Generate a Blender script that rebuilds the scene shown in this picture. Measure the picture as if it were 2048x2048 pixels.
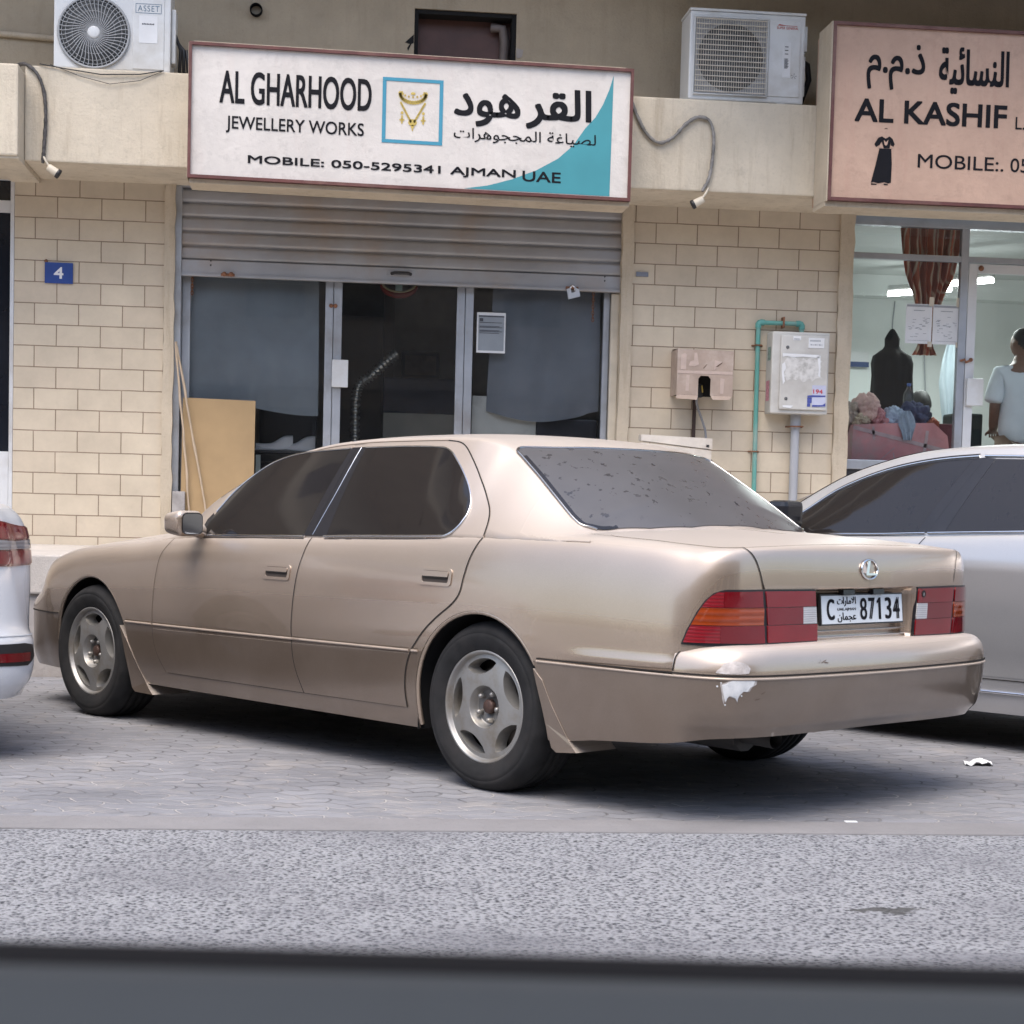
import bpy, bmesh, math, random, unicodedata
import numpy as np
from mathutils import Vector, Matrix, noise as mnoise
from mathutils.geometry import delaunay_2d_cdt
for o in list(bpy.data.objects): bpy.data.objects.remove(o, do_unlink=True)
SC=bpy.context.scene; COL=SC.collection
rng=random.Random(7)
PI=math.pi
# ------------------------------------------------------------------ camera, sky, sun, exposure
CAMZ=1.0955
cd=bpy.data.cameras.new('camera'); cam=bpy.data.objects.new('camera',cd); COL.objects.link(cam); SC.camera=cam
cd.sensor_width=36; cd.lens=36*3598.26/2048; cd.shift_y=217.4/2048; cd.clip_start=.05; cd.clip_end=500
CAM_YAW=1.46475; CAM_PITCH=-.06313; CAM_ROLL=.02633
f=Vector((math.cos(CAM_YAW)*math.cos(CAM_PITCH),math.sin(CAM_YAW)*math.cos(CAM_PITCH),math.sin(CAM_PITCH)))
r=f.cross(Vector((0,0,1))).normalized(); u=r.cross(f)
c_,s_=math.cos(CAM_ROLL),math.sin(CAM_ROLL); r2=c_*r+s_*u; u2=-s_*r+c_*u
cam.matrix_world=Matrix(((r2.x,u2.x,-f.x,0),(r2.y,u2.y,-f.y,0),(r2.z,u2.z,-f.z,CAMZ),(0,0,0,1)))
cd.dof.use_dof=True; cd.dof.focus_distance=9.0; cd.dof.aperture_fstop=11
SUN_EL=math.radians(63); SUN_AZ=math.radians(205)      # azimuth clockwise from +Y: behind the camera, a little to the left
w=bpy.data.worlds.new("World"); SC.world=w; w.use_nodes=True
nt=w.node_tree; bg=nt.nodes['Background']; sky=nt.nodes.new('ShaderNodeTexSky'); sky.sky_type='NISHITA'; sky.sun_disc=False
sky.sun_elevation=SUN_EL; sky.sun_rotation=SUN_AZ; sky.air_density=1.0; sky.dust_density=3.0; sky.ozone_density=1.0
nt.links.new(sky.outputs[0],bg.inputs[0]); bg.inputs[1].default_value=.15
sl=bpy.data.lights.new('sun','SUN'); sun=bpy.data.objects.new('sun',sl); COL.objects.link(sun)
sl.energy=1.3; sl.angle=math.radians(45); sl.color=(1,.95,.88)
sd=Vector((math.sin(SUN_AZ)*math.cos(SUN_EL),math.cos(SUN_AZ)*math.cos(SUN_EL),math.sin(SUN_EL)))
sun.rotation_euler=sd.to_track_quat('Z','Y').to_euler(); sun.location=(0,-20,30)
SC.view_settings.view_transform='Standard'; SC.view_settings.look='None'; SC.view_settings.exposure=1.12; SC.view_settings.gamma=1
TUBE_W=16
SC.render.engine='CYCLES'; SC.cycles.use_denoising=True; SC.cycles.max_bounces=8; SC.cycles.transparent_max_bounces=12
try: SC.cycles.denoiser='OPENIMAGEDENOISE'
except Exception: pass
# ------------------------------------------------------------------ object helpers
def tag(o,label=None,cat=None,group=None,kind=None):
    if label: o['label']=label
    if cat: o['category']=cat
    if group: o['group']=group
    if kind: o['kind']=kind
    return o
def empty(name,loc=(0,0,0),rz=0,label=None,cat=None,group=None):
    o=bpy.data.objects.new(name,None); COL.objects.link(o); o.location=loc; o.rotation_euler=(0,0,rz); o.empty_display_size=.1
    return tag(o,label,cat,group)
def link(name,me,parent=None,**k):
    o=bpy.data.objects.new(name,me); COL.objects.link(o)
    if parent is not None: o.parent=parent
    return tag(o,**k)
def copy_tree(o,parent=None):
    c=o.copy(); COL.objects.link(c); c.parent=parent
    for ch in list(o.children): copy_tree(ch,c)
    return c
class MB:
    """collects verts and faces, then links them as one mesh"""
    def __init__(s): s.v=[]; s.f=[]; s.m=[]; s.sm=[]; s.n={}
    def add(s,vs,fs,m=0,smooth=False):
        o=len(s.v); s.v+= [tuple(map(float,p)) for p in vs]
        for q in fs: s.f.append([o+i for i in q]); s.m.append(m); s.sm.append(smooth)
        return o
    def box(s,x0,x1,y0,y1,z0,z1,m=0,bev=0):
        if bev<=0:
            s.add([(x,y,z) for z in(z0,z1) for y in(y0,y1) for x in(x0,x1)],[(0,2,3,1),(4,5,7,6),(0,1,5,4),(2,6,7,3),(0,4,6,2),(1,3,7,5)],m); return s
        b=bmesh.new(); bmesh.ops.create_cube(b,size=1)
        for v in b.verts: v.co=Vector(((x0+x1)/2+v.co.x*(x1-x0),(y0+y1)/2+v.co.y*(y1-y0),(z0+z1)/2+v.co.z*(z1-z0)))
        bmesh.ops.bevel(b,geom=b.edges[:],offset=bev,segments=2,affect='EDGES',profile=.6)
        b.verts.index_update(); s.add([v.co for v in b.verts],[[v.index for v in q.verts] for q in b.faces],m); b.free(); return s
    def obox(s,c,ax,ay,az,m=0):
        c,ax,ay,az=map(Vector,(c,ax,ay,az))
        s.add([c+i*ax+j*ay+k*az for k in(-1,1) for j in(-1,1) for i in(-1,1)],[(0,2,3,1),(4,5,7,6),(0,1,5,4),(2,6,7,3),(0,4,6,2),(1,3,7,5)],m); return s
    def prism(s,poly,y0,y1,m=0,axis='y'):
        n=len(poly); P=(lambda a,b,c:(a,c,b)) if axis=='y' else ((lambda a,b,c:(c,a,b)) if axis=='x' else (lambda a,b,c:(a,b,c)))
        vs=[P(a,b,y0) for a,b in poly]+[P(a,b,y1) for a,b in poly]
        s.add(vs,[list(range(n)),list(range(2*n-1,n-1,-1))]+[(i,(i+1)%n,n+(i+1)%n,n+i) for i in range(n)],m); return s
    def grid(s,rows,m=0,smooth=True,close=False,flip=False):
        nr,nc=len(rows),len(rows[0]); vs=[p for q in rows for p in q]; fs=[]
        for i in range(nr-1):
            for j in range(nc if close else nc-1):
                q=(i*nc+j,i*nc+(j+1)%nc,(i+1)*nc+(j+1)%nc,(i+1)*nc+j); fs.append(q[::-1] if flip else q)
        s.add(vs,fs,m,smooth); return s
    def tube(s,pts,r,m=0,n=8,caps=True,closed=False):
        pts=[Vector(p) for p in pts]; k=len(pts); rad=r if hasattr(r,'__len__') else [r]*k
        T=[(pts[(i+1)%k]-pts[i-1]).normalized() if closed else (pts[min(i+1,k-1)]-pts[max(i-1,0)]).normalized() for i in range(k)]
        N=T[0].orthogonal().normalized(); rows=[]
        for i in range(k):
            N=(N-T[i]*N.dot(T[i])).normalized(); B=T[i].cross(N)
            rows.append([pts[i]+rad[i]*(math.cos(2*PI*j/n)*N+math.sin(2*PI*j/n)*B) for j in range(n)])
        if closed: rows.append(rows[0])
        s.grid(rows,m,True,True)
        if caps and not closed:
            o=s.add(rows[0],[list(range(n-1,-1,-1))],m); s.add(rows[-1],[list(range(n))],m)
        return s
    def lathe(s,prof,c,axis,m=0,n=32,cap=False):
        """prof: (radius, height along axis)"""
        c=Vector(c); a=Vector(axis).normalized(); e=a.orthogonal().normalized(); g=a.cross(e)
        s.grid([[c+a*h+rr*(math.cos(2*PI*j/n)*e+math.sin(2*PI*j/n)*g) for j in range(n)] for rr,h in prof],m,True,True); return s
    def build(s,name,mats,parent=None,recalc=False,**k):
        me=bpy.data.meshes.new(name); me.from_pydata(s.v,[],s.f)
        for m in (mats if isinstance(mats,(list,tuple)) else [mats]): me.materials.append(m)
        me.polygons.foreach_set('material_index',s.m); me.polygons.foreach_set('use_smooth',s.sm)
        if recalc:
            b=bmesh.new(); b.from_mesh(me); bmesh.ops.remove_doubles(b,verts=b.verts,dist=1e-5); bmesh.ops.recalc_face_normals(b,faces=b.faces); b.to_mesh(me); b.free()
        if s.n:
            me.update(); me.normals_split_custom_set_from_vertices([s.n.get(i,(0,0,0)) for i in range(len(s.v))])
        me.update(); return link(name,me,parent,**k)
# ------------------------------------------------------------------ materials
def nodes(name):
    m=bpy.data.materials.new(name); m.use_nodes=True; t=m.node_tree; return m,t,t.nodes,t.nodes['Principled BSDF']
def ramp(t,fac,stops):
    n=t.nodes.new('ShaderNodeValToRGB'); e=n.color_ramp.elements
    while len(e)<len(stops): e.new(.5)
    for q,(p,c) in zip(e,stops): q.position=p; q.color=(*c,1) if len(c)==3 else c
    t.links.new(fac,n.inputs[0]); return n.outputs[0]
def coords(t,scale=(1,1,1),kind='Object',rot=(0,0,0),loc=(0,0,0)):
    tc=t.nodes.new('ShaderNodeTexCoord'); mp=t.nodes.new('ShaderNodeMapping'); mp.inputs['Scale'].default_value=scale; mp.inputs['Rotation'].default_value=rot; mp.inputs['Location'].default_value=loc
    t.links.new(tc.outputs[kind],mp.inputs[0]); return mp.outputs[0]
def noise(t,vec,scale,detail=4,rough=.55,dist=0):
    n=t.nodes.new('ShaderNodeTexNoise'); n.inputs['Scale'].default_value=scale; n.inputs['Detail'].default_value=detail; n.inputs['Roughness'].default_value=rough; n.inputs['Distortion'].default_value=dist
    t.links.new(vec,n.inputs['Vector']); return n.outputs['Fac']
def mixc(t,fac,a,b,mode='MIX'):
    n=t.nodes.new('ShaderNodeMix'); n.data_type='RGBA'; n.blend_type=mode
    for sock,v in ((n.inputs[0],fac),(n.inputs[6],a),(n.inputs[7],b)):
        if hasattr(v,'links') or hasattr(v,'is_linked'): t.links.new(v,sock)
        else: sock.default_value=v if isinstance(v,(int,float)) else ((*v,1) if len(v)==3 else v)
    return n.outputs[2]
def math_(t,op,a,b=0,c=None):
    n=t.nodes.new('ShaderNodeMath'); n.operation=op
    for i,v in enumerate((a,b) if c is None else (a,b,c)):
        if hasattr(v,'is_linked'): t.links.new(v,n.inputs[i])
        else: n.inputs[i].default_value=v
    return n.outputs[0]
def bump(t,b,h,strength=.3,dist=.01):
    n=t.nodes.new('ShaderNodeBump'); n.inputs['Strength'].default_value=strength; n.inputs['Distance'].default_value=dist
    t.links.new(h,n.inputs['Height']); t.links.new(n.outputs[0],b.inputs['Normal']); return n
def mat(name,col,rough=.6,metal=0,var=.12,vs=6,bs=0,bd=.002,bscale=60,spec=.5,coat=0,dirt=None,ds=1.5):
    """plain surface with uneven colour, optional grain and dirt patches"""
    m,t,N,b=nodes(name); v=coords(t); n1=noise(t,v,vs,5)
    lo=tuple(c*(1-var) for c in col); hi=tuple(min(1,c*(1+var)) for c in col)
    c=ramp(t,n1,[(.3,lo),(.7,hi)])
    if dirt:
        n2=noise(t,v,ds,6,.65); f=ramp(t,n2,[(.48,(0,0,0)),(.68,(1,1,1))]); c=mixc(t,f,c,dirt)
    t.links.new(c,b.inputs['Base Color']); b.inputs['Roughness'].default_value=rough; b.inputs['Metallic'].default_value=metal
    b.inputs['Specular IOR Level'].default_value=spec; b.inputs['Coat Weight'].default_value=coat; b.inputs['Coat Roughness'].default_value=.06
    if bs: bump(t,b,noise(t,v,bscale,4,.6),bs,bd)
    return m
def paint(name,col,metal=.55,rough=.33,dust=(.60,.53,.47),amt=.35):  # dust: pale tone of settled dust and painted skylight
    m,t,N,b=nodes(name); v=coords(t); fl=noise(t,v,900,2,.5)
    c=ramp(t,fl,[(.35,tuple(k*.86 for k in col)),(.65,tuple(min(1,k*1.1) for k in col))])
    n2=noise(t,v,2.3,6,.62,.4); f=ramp(t,n2,[(.40,(0,0,0)),(.75,(1,1,1))]); f=math_(t,'MULTIPLY',f,amt*.45)
    g=N.new('ShaderNodeNewGeometry'); sx=N.new('ShaderNodeSeparateXYZ'); t.links.new(g.outputs['Normal'],sx.inputs[0])
    up=math_(t,'MULTIPLY_ADD',sx.outputs[2],.95,-.06); up=math_(t,'MAXIMUM',up,0); f=math_(t,'ADD',f,up)   # settled dust plus sky brightness painted on what faces up
    t.links.new(mixc(t,f,c,dust),b.inputs['Base Color'])
    b.inputs['Metallic'].default_value=metal
    oz=N.new('ShaderNodeSeparateXYZ'); t.links.new(v,oz.inputs[0]); lowd=math_(t,'MULTIPLY',math_(t,'MAXIMUM',math_(t,'MULTIPLY_ADD',oz.outputs[2],-2.6,1.25),0),noise(t,v,4,6,.7)); f2=math_(t,'MINIMUM',math_(t,'ADD',f,math_(t,'MULTIPLY',lowd,.45)),1)
    mt=math_(t,'MULTIPLY_ADD',f2,-metal*.8,metal); t.links.new(mt,b.inputs['Metallic'])
    ro=math_(t,'MULTIPLY_ADD',up,.25,rough+.02); t.links.new(ro,b.inputs['Roughness'])
    b.inputs['Coat Weight'].default_value=1.0
    cr=math_(t,'MULTIPLY_ADD',up,.35,.055); t.links.new(cr,b.inputs['Coat Roughness'])
    nb=noise(t,v,2.2,0,.4); bump(t,b,nb,.09,.02)
    return m
def glass(name,tint=(.8,.85,.85),opac=.12,dirt=(.25,.26,.27)):
    m,t,N,b=nodes(name); N.remove(b); out=N['Material Output']
    tr=N.new('ShaderNodeBsdfTransparent'); tr.inputs[0].default_value=(*tint,1); gl=N.new('ShaderNodeBsdfGlossy'); gl.inputs['Roughness'].default_value=.02
    df=N.new('ShaderNodeBsdfDiffuse'); df.inputs[0].default_value=(*dirt,1)
    m0=N.new('ShaderNodeMixShader'); v=coords(t); n=noise(t,v,3,5,.6); fa=math_(t,'MULTIPLY',n,opac*2); t.links.new(fa,m0.inputs[0]); t.links.new(tr.outputs[0],m0.inputs[1]); t.links.new(df.outputs[0],m0.inputs[2])
    fr=N.new('ShaderNodeFresnel'); fr.inputs[0].default_value=1.5; m1=N.new('ShaderNodeMixShader'); t.links.new(fr.outputs[0],m1.inputs[0]); t.links.new(m0.outputs[0],m1.inputs[1]); t.links.new(gl.outputs[0],m1.inputs[2])
    t.links.new(m1.outputs[0],out.inputs[0]); return m
def emis(name,col,s):
    m,t,N,b=nodes(name); b.inputs['Emission Color'].default_value=(*col,1); b.inputs['Emission Strength'].default_value=s; b.inputs['Base Color'].default_value=(*col,1); return m
def masonry(name,col,line,bw=.3125,bh=.1525,mort=.0040,off=(0,0,0)):
    """painted block wall with scored joints"""
    m,t,N,b=nodes(name); v=coords(t,loc=off); sx=N.new('ShaderNodeSeparateXYZ'); t.links.new(v,sx.inputs[0]); cb=N.new('ShaderNodeCombineXYZ')
    wob=noise(t,v,5,3); x=math_(t,'MULTIPLY_ADD',wob,.006,sx.outputs[0]); z=math_(t,'MULTIPLY_ADD',wob,.006,sx.outputs[2])
    t.links.new(x,cb.inputs[0]); t.links.new(z,cb.inputs[1])
    br=N.new('ShaderNodeTexBrick'); t.links.new(cb.outputs[0],br.inputs['Vector']); br.inputs['Scale'].default_value=1; br.inputs['Brick Width'].default_value=bw; br.inputs['Row Height'].default_value=bh
    br.inputs['Mortar Size'].default_value=mort; br.inputs['Mortar Smooth'].default_value=.25; br.offset=.5
    br.inputs['Color1'].default_value=(.45,.45,.45,1); br.inputs['Color2'].default_value=(.55,.55,.55,1)
    n1=noise(t,v,3,6,.65); n2=noise(t,v,26,5,.7)
    c=ramp(t,n1,[(.3,tuple(k*.86 for k in col)),(.7,tuple(k*1.07 for k in col))]); c=mixc(t,.42,c,br.outputs['Color'],'OVERLAY')
    c=mixc(t,math_(t,'MULTIPLY',ramp(t,n2,[(.55,(0,0,0)),(.75,(1,1,1))]),.22),c,tuple(k*.7 for k in col))
    brk=ramp(t,noise(t,v,2.2,3),[(.33,(.25,.25,.25)),(.45,(1,1,1))])   # joints painted over in places
    c=mixc(t,math_(t,'MULTIPLY',br.outputs['Fac'],math_(t,'MULTIPLY',brk,.9)),c,line)
    t.links.new(c,b.inputs['Base Color']); b.inputs['Roughness'].default_value=.85; b.inputs['Specular IOR Level'].default_value=.25
    h=math_(t,'MULTIPLY_ADD',br.outputs['Fac'],-1.2,math_(t,'MULTIPLY',n2,.5)); bump(t,b,h,.5,.004); return m
def stucco(name,col,streak=.5,stain=(.22,.15,.09),rot=.0,grain=55):
    m,t,N,b=nodes(name); v=coords(t); vv=coords(t,(7,7,.7)); n1=noise(t,v,2.2,6,.65); n2=noise(t,v,grain,4,.7); n3=noise(t,vv,1.6,6,.7)
    c=ramp(t,n1,[(.3,tuple(k*.85 for k in col)),(.72,tuple(k*1.07 for k in col))])
    c=mixc(t,math_(t,'MULTIPLY',ramp(t,n2,[(.55,(0,0,0)),(.78,(1,1,1))]),.45),c,tuple(k*.62 for k in col))
    c=mixc(t,math_(t,'MULTIPLY',ramp(t,n3,[(.52,(0,0,0)),(.72,(1,1,1))]),streak),c,stain)
    c=mixc(t,math_(t,'MULTIPLY',ramp(t,noise(t,v,9,5,.75),[(.56,(0,0,0)),(.70,(1,1,1))]),streak*.7),c,tuple(k*.55 for k in col))
    t.links.new(c,b.inputs['Base Color']); b.inputs['Roughness'].default_value=.9; b.inputs['Specular IOR Level'].default_value=.2
    bump(t,b,math_(t,'ADD',n2,noise(t,v,14,4,.6)),.7,.006); return m
MT={}
MT['block']=masonry('scored_block_paint',(.575,.495,.385),(.23,.175,.125),off=(-.091,0,-.038))
MT['stucco']=stucco('cream_render',(.62,.55,.44),.42,(.30,.23,.15))
MT['upper']=stucco('tan_render',(.45,.38,.285),.25,(.24,.19,.13))
MT['plaster']=stucco('smooth_cream_plaster',(.56,.48,.37),.3)
MT['soffit']=stucco('soffit_render',(.20,.175,.14),.15)
MT['terr']=stucco('pale_concrete',(.50,.46,.42),.25,(.3,.26,.22))
MT['terrf']=stucco('grey_concrete',(.40,.37,.35),.25,(.3,.26,.22))
MT['alu']=mat('dull_aluminium',(.42,.44,.47),.42,.55,.10,5,.15,.001,40,dirt=(.28,.27,.26))
MT['alu_w']=mat('white_aluminium',(.62,.63,.64),.45,.1,.06,5,dirt=(.45,.43,.40))
MT['shut']=mat('dusty_galvanised_steel',(.36,.36,.37),.5,.45,.10,3,.1,.001,60,dirt=(.36,.30,.25),ds=1.1)
MT['rust']=mat('rusty_steel',(.24,.11,.06),.8,.2,.35,30,.4,.002,80)
MT['black']=mat('black_plastic',(.018,.018,.02),.45,0,.15)
MT['rubber']=mat('black_rubber',(.004,.004,.005),.8,0,.15,spec=.15)
MT['dark']=mat('dark_void',(.008,.008,.009),.9,0,.1)
MT['wellm']=mat('wheel_well_black',(.006,.006,.007),.95,0,.1)
MT['white']=mat('white_enamel',(.66,.67,.67),.4,0,.05,4,dirt=(.50,.48,.44),coat=.1)
MT['cream']=mat('cream_plastic',(.58,.52,.42),.5)
MT['chrome']=mat('chrome_trim',(.75,.76,.78),.12,1,.05)
MT['wood']=mat('raw_wood',(.46,.36,.26),.8,0,.15,8,.2,.002,40)
MT['wwood']=mat('whitewashed_wood',(.60,.55,.49),.8,0,.12,9,.2,.002,40,dirt=(.36,.30,.25))
MT['paper']=mat('white_paper',(.70,.71,.72),.8,0,.05)
MT['ink']=mat('grey_ink',(.08,.085,.10),.8,0,.1)
MT['inkl']=mat('faint_ink',(.33,.35,.38),.8,0,.1)
MT['letter']=mat('black_vinyl',(.010,.010,.013),.85,0,.1,spec=.2)
MT['maroon']=mat('maroon_sign_frame',(.105,.034,.03),.6,0,.25,9,dirt=(.20,.11,.09))
import numpy as np
def pchip(xs, ys):
    xs=np.asarray(xs,float); ys=np.asarray(ys,float)
    o=np.argsort(xs); xs=xs[o]; ys=ys[o]
    h=np.diff(xs); dl=np.diff(ys)/h
    m=np.zeros_like(xs)
    for i in range(1,len(xs)-1):
        if dl[i-1]*dl[i]>0:
            w1=2*h[i]+h[i-1]; w2=h[i]+2*h[i-1]
            m[i]=(w1+w2)/(w1/dl[i-1]+w2/dl[i])
    m[0]=dl[0]; m[-1]=dl[-1]
    def f(x):
        x=np.clip(np.asarray(x,float),xs[0],xs[-1])
        i=np.clip(np.searchsorted(xs,x)-1,0,len(h)-1)
        t=(x-xs[i])/h[i]
        return ((1+2*t)*(1-t)**2*ys[i]+t*(1-t)**2*h[i]*m[i]+t*t*(3-2*t)*ys[i+1]+t*t*(t-1)*h[i]*m[i+1])
    return f
def crom(P, n=24):
    P=np.asarray(P,float); Q=np.vstack([2*P[0]-P[1],P,2*P[-1]-P[-2]]); out=[]
    for i in range(1,len(Q)-2):
        p0,p1,p2,p3=Q[i-1:i+3]
        t0=0; t1=np.linalg.norm(p1-p0)**.5; t2=t1+np.linalg.norm(p2-p1)**.5; t3=t2+np.linalg.norm(p3-p2)**.5
        for t in np.linspace(t1,t2,n,endpoint=False):
            a1=(t1-t)/t1*p0+t/t1*p1; a2=(t2-t)/(t2-t1)*p1+(t-t1)/(t2-t1)*p2; a3=(t3-t)/(t3-t2)*p2+(t-t2)/(t3-t2)*p3
            b1=(t2-t)/t2*a1+t/t2*a2; b2=(t3-t)/(t3-t1)*a2+(t-t1)/(t3-t1)*a3
            out.append((t2-t)/(t2-t1)*b1+(t-t1)/(t2-t1)*b2)
    out.append(P[-1]); return np.array(out)
def sstep(a,b,x):
    t=np.clip((np.asarray(x,float)-a)/(b-a),0,1); return t*t*(3-2*t)
class Shell:
    """a wall wrapped round half a plan curve (nose centre -> left side -> tail centre)"""
    def __init__(s, plan, zs, off_side, off_rear, off_front, zsp, tx=(-.75,3.25), zref=(.5,.95), rear=(-.95,-1.10), front=(3.35,3.65)):
        c=crom(plan); L=np.r_[0,np.cumsum(np.linalg.norm(np.diff(c,axis=0),axis=1))]
        s.L=L[-1]; s.sx=lambda q: np.interp(q,L,c[:,0]); s.sy=lambda q: np.interp(q,L,c[:,1])
        sm=np.linspace(0,s.L,1200); k=np.array([1,4,6,4,1])/16.
        X=np.interp(sm,L,c[:,0]); Y=np.interp(sm,L,c[:,1])
        s.sx=lambda q: np.interp(q,sm,X); s.sy=lambda q: np.interp(q,sm,Y)
        s.s_of_x=lambda x: np.interp(-np.asarray(x,float),-X,sm)
        i0=np.argmax(Y); s.smid=sm[i0]
        s.s_of_yrear=lambda y: np.interp(-np.asarray(y,float),-Y[900:],sm[900:])
        zk=[]
        for x,y,z in zs:
            j=np.argmin((X-x)**2+((Y-y)**2 if y is not None else 0)); zk.append((sm[j],z))
        zk.sort(); s.zs=pchip(*zip(*zk))
        s.os,s.orr,s.of=pchip(*zip(*off_side)),pchip(*zip(*off_rear)),pchip(*zip(*off_front))
        s.zsp=pchip(*zip(*zsp)); s.tx=tx; s.zr=zref; s.rr=rear; s.fr=front
    def off(s,q,z):
        x=s.sx(q); zs=s.zs(q); a,b=s.zr
        zr=np.where(z<a,z,a+(z-a)*(b-a)/(zs-a))
        wr=sstep(s.rr[0],s.rr[1],x); wf=sstep(s.fr[0],s.fr[1],x)
        return s.os(zr)*(1-wr)*(1-wf)+s.orr(zr)*wr+s.of(zr)*wf
    def inward(s,q):
        x,y=s.sx(q),s.sy(q); tx=np.clip(x,*s.tx); d=np.stack([tx-x,-y],-1); L=np.linalg.norm(d,axis=-1)+1e-9
        return d/L[...,None],L
    def pt(s,q,z):
        q=np.asarray(q,float); z=np.asarray(z,float); d,L=s.inward(q); o=np.minimum(s.off(q,z),L)
        return np.stack([s.sx(q)+d[...,0]*o, s.sy(q)+d[...,1]*o, z+0*q],-1)
    def deck(s,q,t):
        """t 0..1 from the shoulder to the spine"""
        q=np.asarray(q,float); zs=s.zs(q); d,L=s.inward(q); o0=np.minimum(s.off(q,zs),L); o=o0+(L-o0)*t
        tx=np.clip(s.sx(q),*s.tx); zc=s.zsp(tx)
        return np.stack([s.sx(q)+d[...,0]*o, s.sy(q)+d[...,1]*o, zs+(zc-zs)*(1-(1-t)**2)],-1)
    def nrm(s,f,a,b,e=2e-3):
        u=f(a+e,b)-f(a-e,b); v=f(a,b+e)-f(a,b-e); n=np.cross(u,v); n/=np.linalg.norm(n,axis=-1)[...,None]+1e-12
        return n
class House:
    """greenhouse: sides lean in from the belt to the edge curve E, the top is a crowned sheet"""
    def __init__(h, sh, edge, zc, inset=.062, drop=.02, bulge=.012, p=2.3):
        h.sh=sh; e=np.array(edge,float); h.ye=pchip(e[:,0],e[:,1]); h.ze=pchip(e[:,0],e[:,2]); h.zc=pchip(*zip(*zc)); h.inset=inset; h.drop=drop; h.bulge=bulge; h.p=p
    def side(h,x,z):
        x=np.asarray(x,float); z=np.asarray(z,float); q=h.sh.s_of_x(x); zb=h.sh.zs(q)-h.drop; yb=h.sh.sy(q)-h.inset
        ye,ze=h.ye(x),h.ze(x); t=(z-zb)/np.maximum(ze-zb,.02)
        y=yb+(ye-yb)*np.maximum(t,0)+h.bulge*4*np.maximum(t,0)*(1-t)*np.clip((ze-zb)/.35,0,1)
        return np.stack([x+0*z,y,z+0*x],-1)
    def top(h,x,y):
        x=np.asarray(x,float); y=np.asarray(y,float)
        r=np.abs(y)/np.maximum(h.ye(x),.03); z=h.zc(x)-(h.zc(x)-h.ze(x))*np.minimum(r,1.1)**h.p
        return np.stack([x+0*y,y+0*x,z],-1)
# ---- the beige sedan
PLAN=[(3.80,0),(3.79,.25),(3.76,.48),(3.70,.66),(3.60,.775),(3.38,.845),(3.1,.876),(2.8,.898),(2.3,.911),(1.6,.915),(.9,.915),(.3,.915),(0,.914),(-.35,.906),(-.7,.892),(-.9,.874),(-.985,.85),(-1.05,.80),(-1.095,.72),(-1.118,.62),(-1.13,.45),(-1.14,.2),(-1.145,0)]
ZS=[(3.80,0,.70),(3.70,.66,.70),(3.60,.775,.72),(3.31,None,.79),(3.08,None,.838),(2.82,None,.866),(2.6,None,.885),(2.42,None,.90),(2.29,None,.917),(2.1,None,.932),(1.89,None,.945),(1.38,None,.957),(1.1,None,.965),(.47,None,.985),(.2,None,.997),(-.1,None,1.0),(-.45,None,1.0),(-.72,None,.99),(-.93,None,.978),(-1.05,.80,.972),(-1.118,.62,.978),(-1.135,.3,.986),(-1.145,0,.989)]
OS=[(.15,.065),(.20,.05),(.25,.034),(.32,.021),(.42,.010),(.50,.004),(.58,0),(.66,.002),(.74,.009),(.80,.017),(.85,.027),(.89,.040),(.92,.057),(.937,.078),(.945,.10),(.95,.135)]
OR=[(.15,.1),(.5,.02),(.6,0),(.7,0),(.8,.001),(.86,.004),(.895,.009),(.918,.015),(.933,.023),(.943,.036),(.948,.055),(.95,.085)]
OF=[(.15,.06),(.2,.03),(.3,0),(.5,0),(.6,.02),(.7,.075),(.8,.12),(.87,.155),(.92,.195),(.942,.235),(.95,.30)]
ZSP=[(-.75,1.018),(-.5,1.03),(-.3,1.03),(0,1.0),(2.2,.97),(2.35,.985),(2.6,.965),(2.9,.925),(3.25,.86)]
EDGE=[(2.32,.80,.90),(2.2,.772,.95),(2.125,.752,1.005),(2.01,.735,1.085),(1.728,.695,1.22),(1.459,.66,1.312),(1.2,.64,1.355),(.9,.63,1.372),(.5,.622,1.376),(.34,.616,1.370),(.22,.606,1.350),(.149,.600,1.322),(0,.628,1.233),(-.15,.657,1.138),(-.325,.692,1.020),(-.37,.62,1.00),(-.42,.5,1.0),(-.47,.32,1.0),(-.505,.05,1.0)]
ZC=[(2.52,.93),(2.4,.985),(2.2,1.075),(2.0,1.165),(1.75,1.272),(1.5,1.352),(1.36,1.382),(1.2,1.397),(.9,1.409),(.7,1.411),(.4,1.402),(.17,1.382),(.05,1.362),(-.1,1.292),(-.25,1.20),(-.4,1.095),(-.505,1.02)]
PLANB=[(.3,.908),(-.2,.908),(-.35,.907),(-.7,.899),(-.88,.889),(-1.0,.874),(-1.095,.843),(-1.158,.797),(-1.20,.71),(-1.226,.585),(-1.246,.35),(-1.255,.15),(-1.257,0)]
ZSB=[(.3,None,.637),(-.9,None,.637),(-1.257,0,.645)]
OB=[(.15,.16),(.22,.135),(.26,.115),(.30,.088),(.325,.066),(.345,.046),(.357,.032),(.375,.024),(.41,.012),(.45,.005),(.49,.001),(.527,0),(.545,0),(.57,.004),(.595,.013),(.615,.028),(.627,.045),(.634,.065),(.637,.10)]
sh=Shell(PLAN,ZS,OS,OR,OF,ZSP)
gh=House(sh,EDGE,ZC)
OBS=[(.15,.075),(.2,.05),(.25,.032),(.30,.020),(.36,.011),(.42,.005),(.49,.001)]+OB[11:]
bm_=Shell(PLANB,ZSB,OBS,OB,OBS,[(-.9,.64),(0,.64)],tx=(-.75,.0),zref=(.10,.637))
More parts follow.
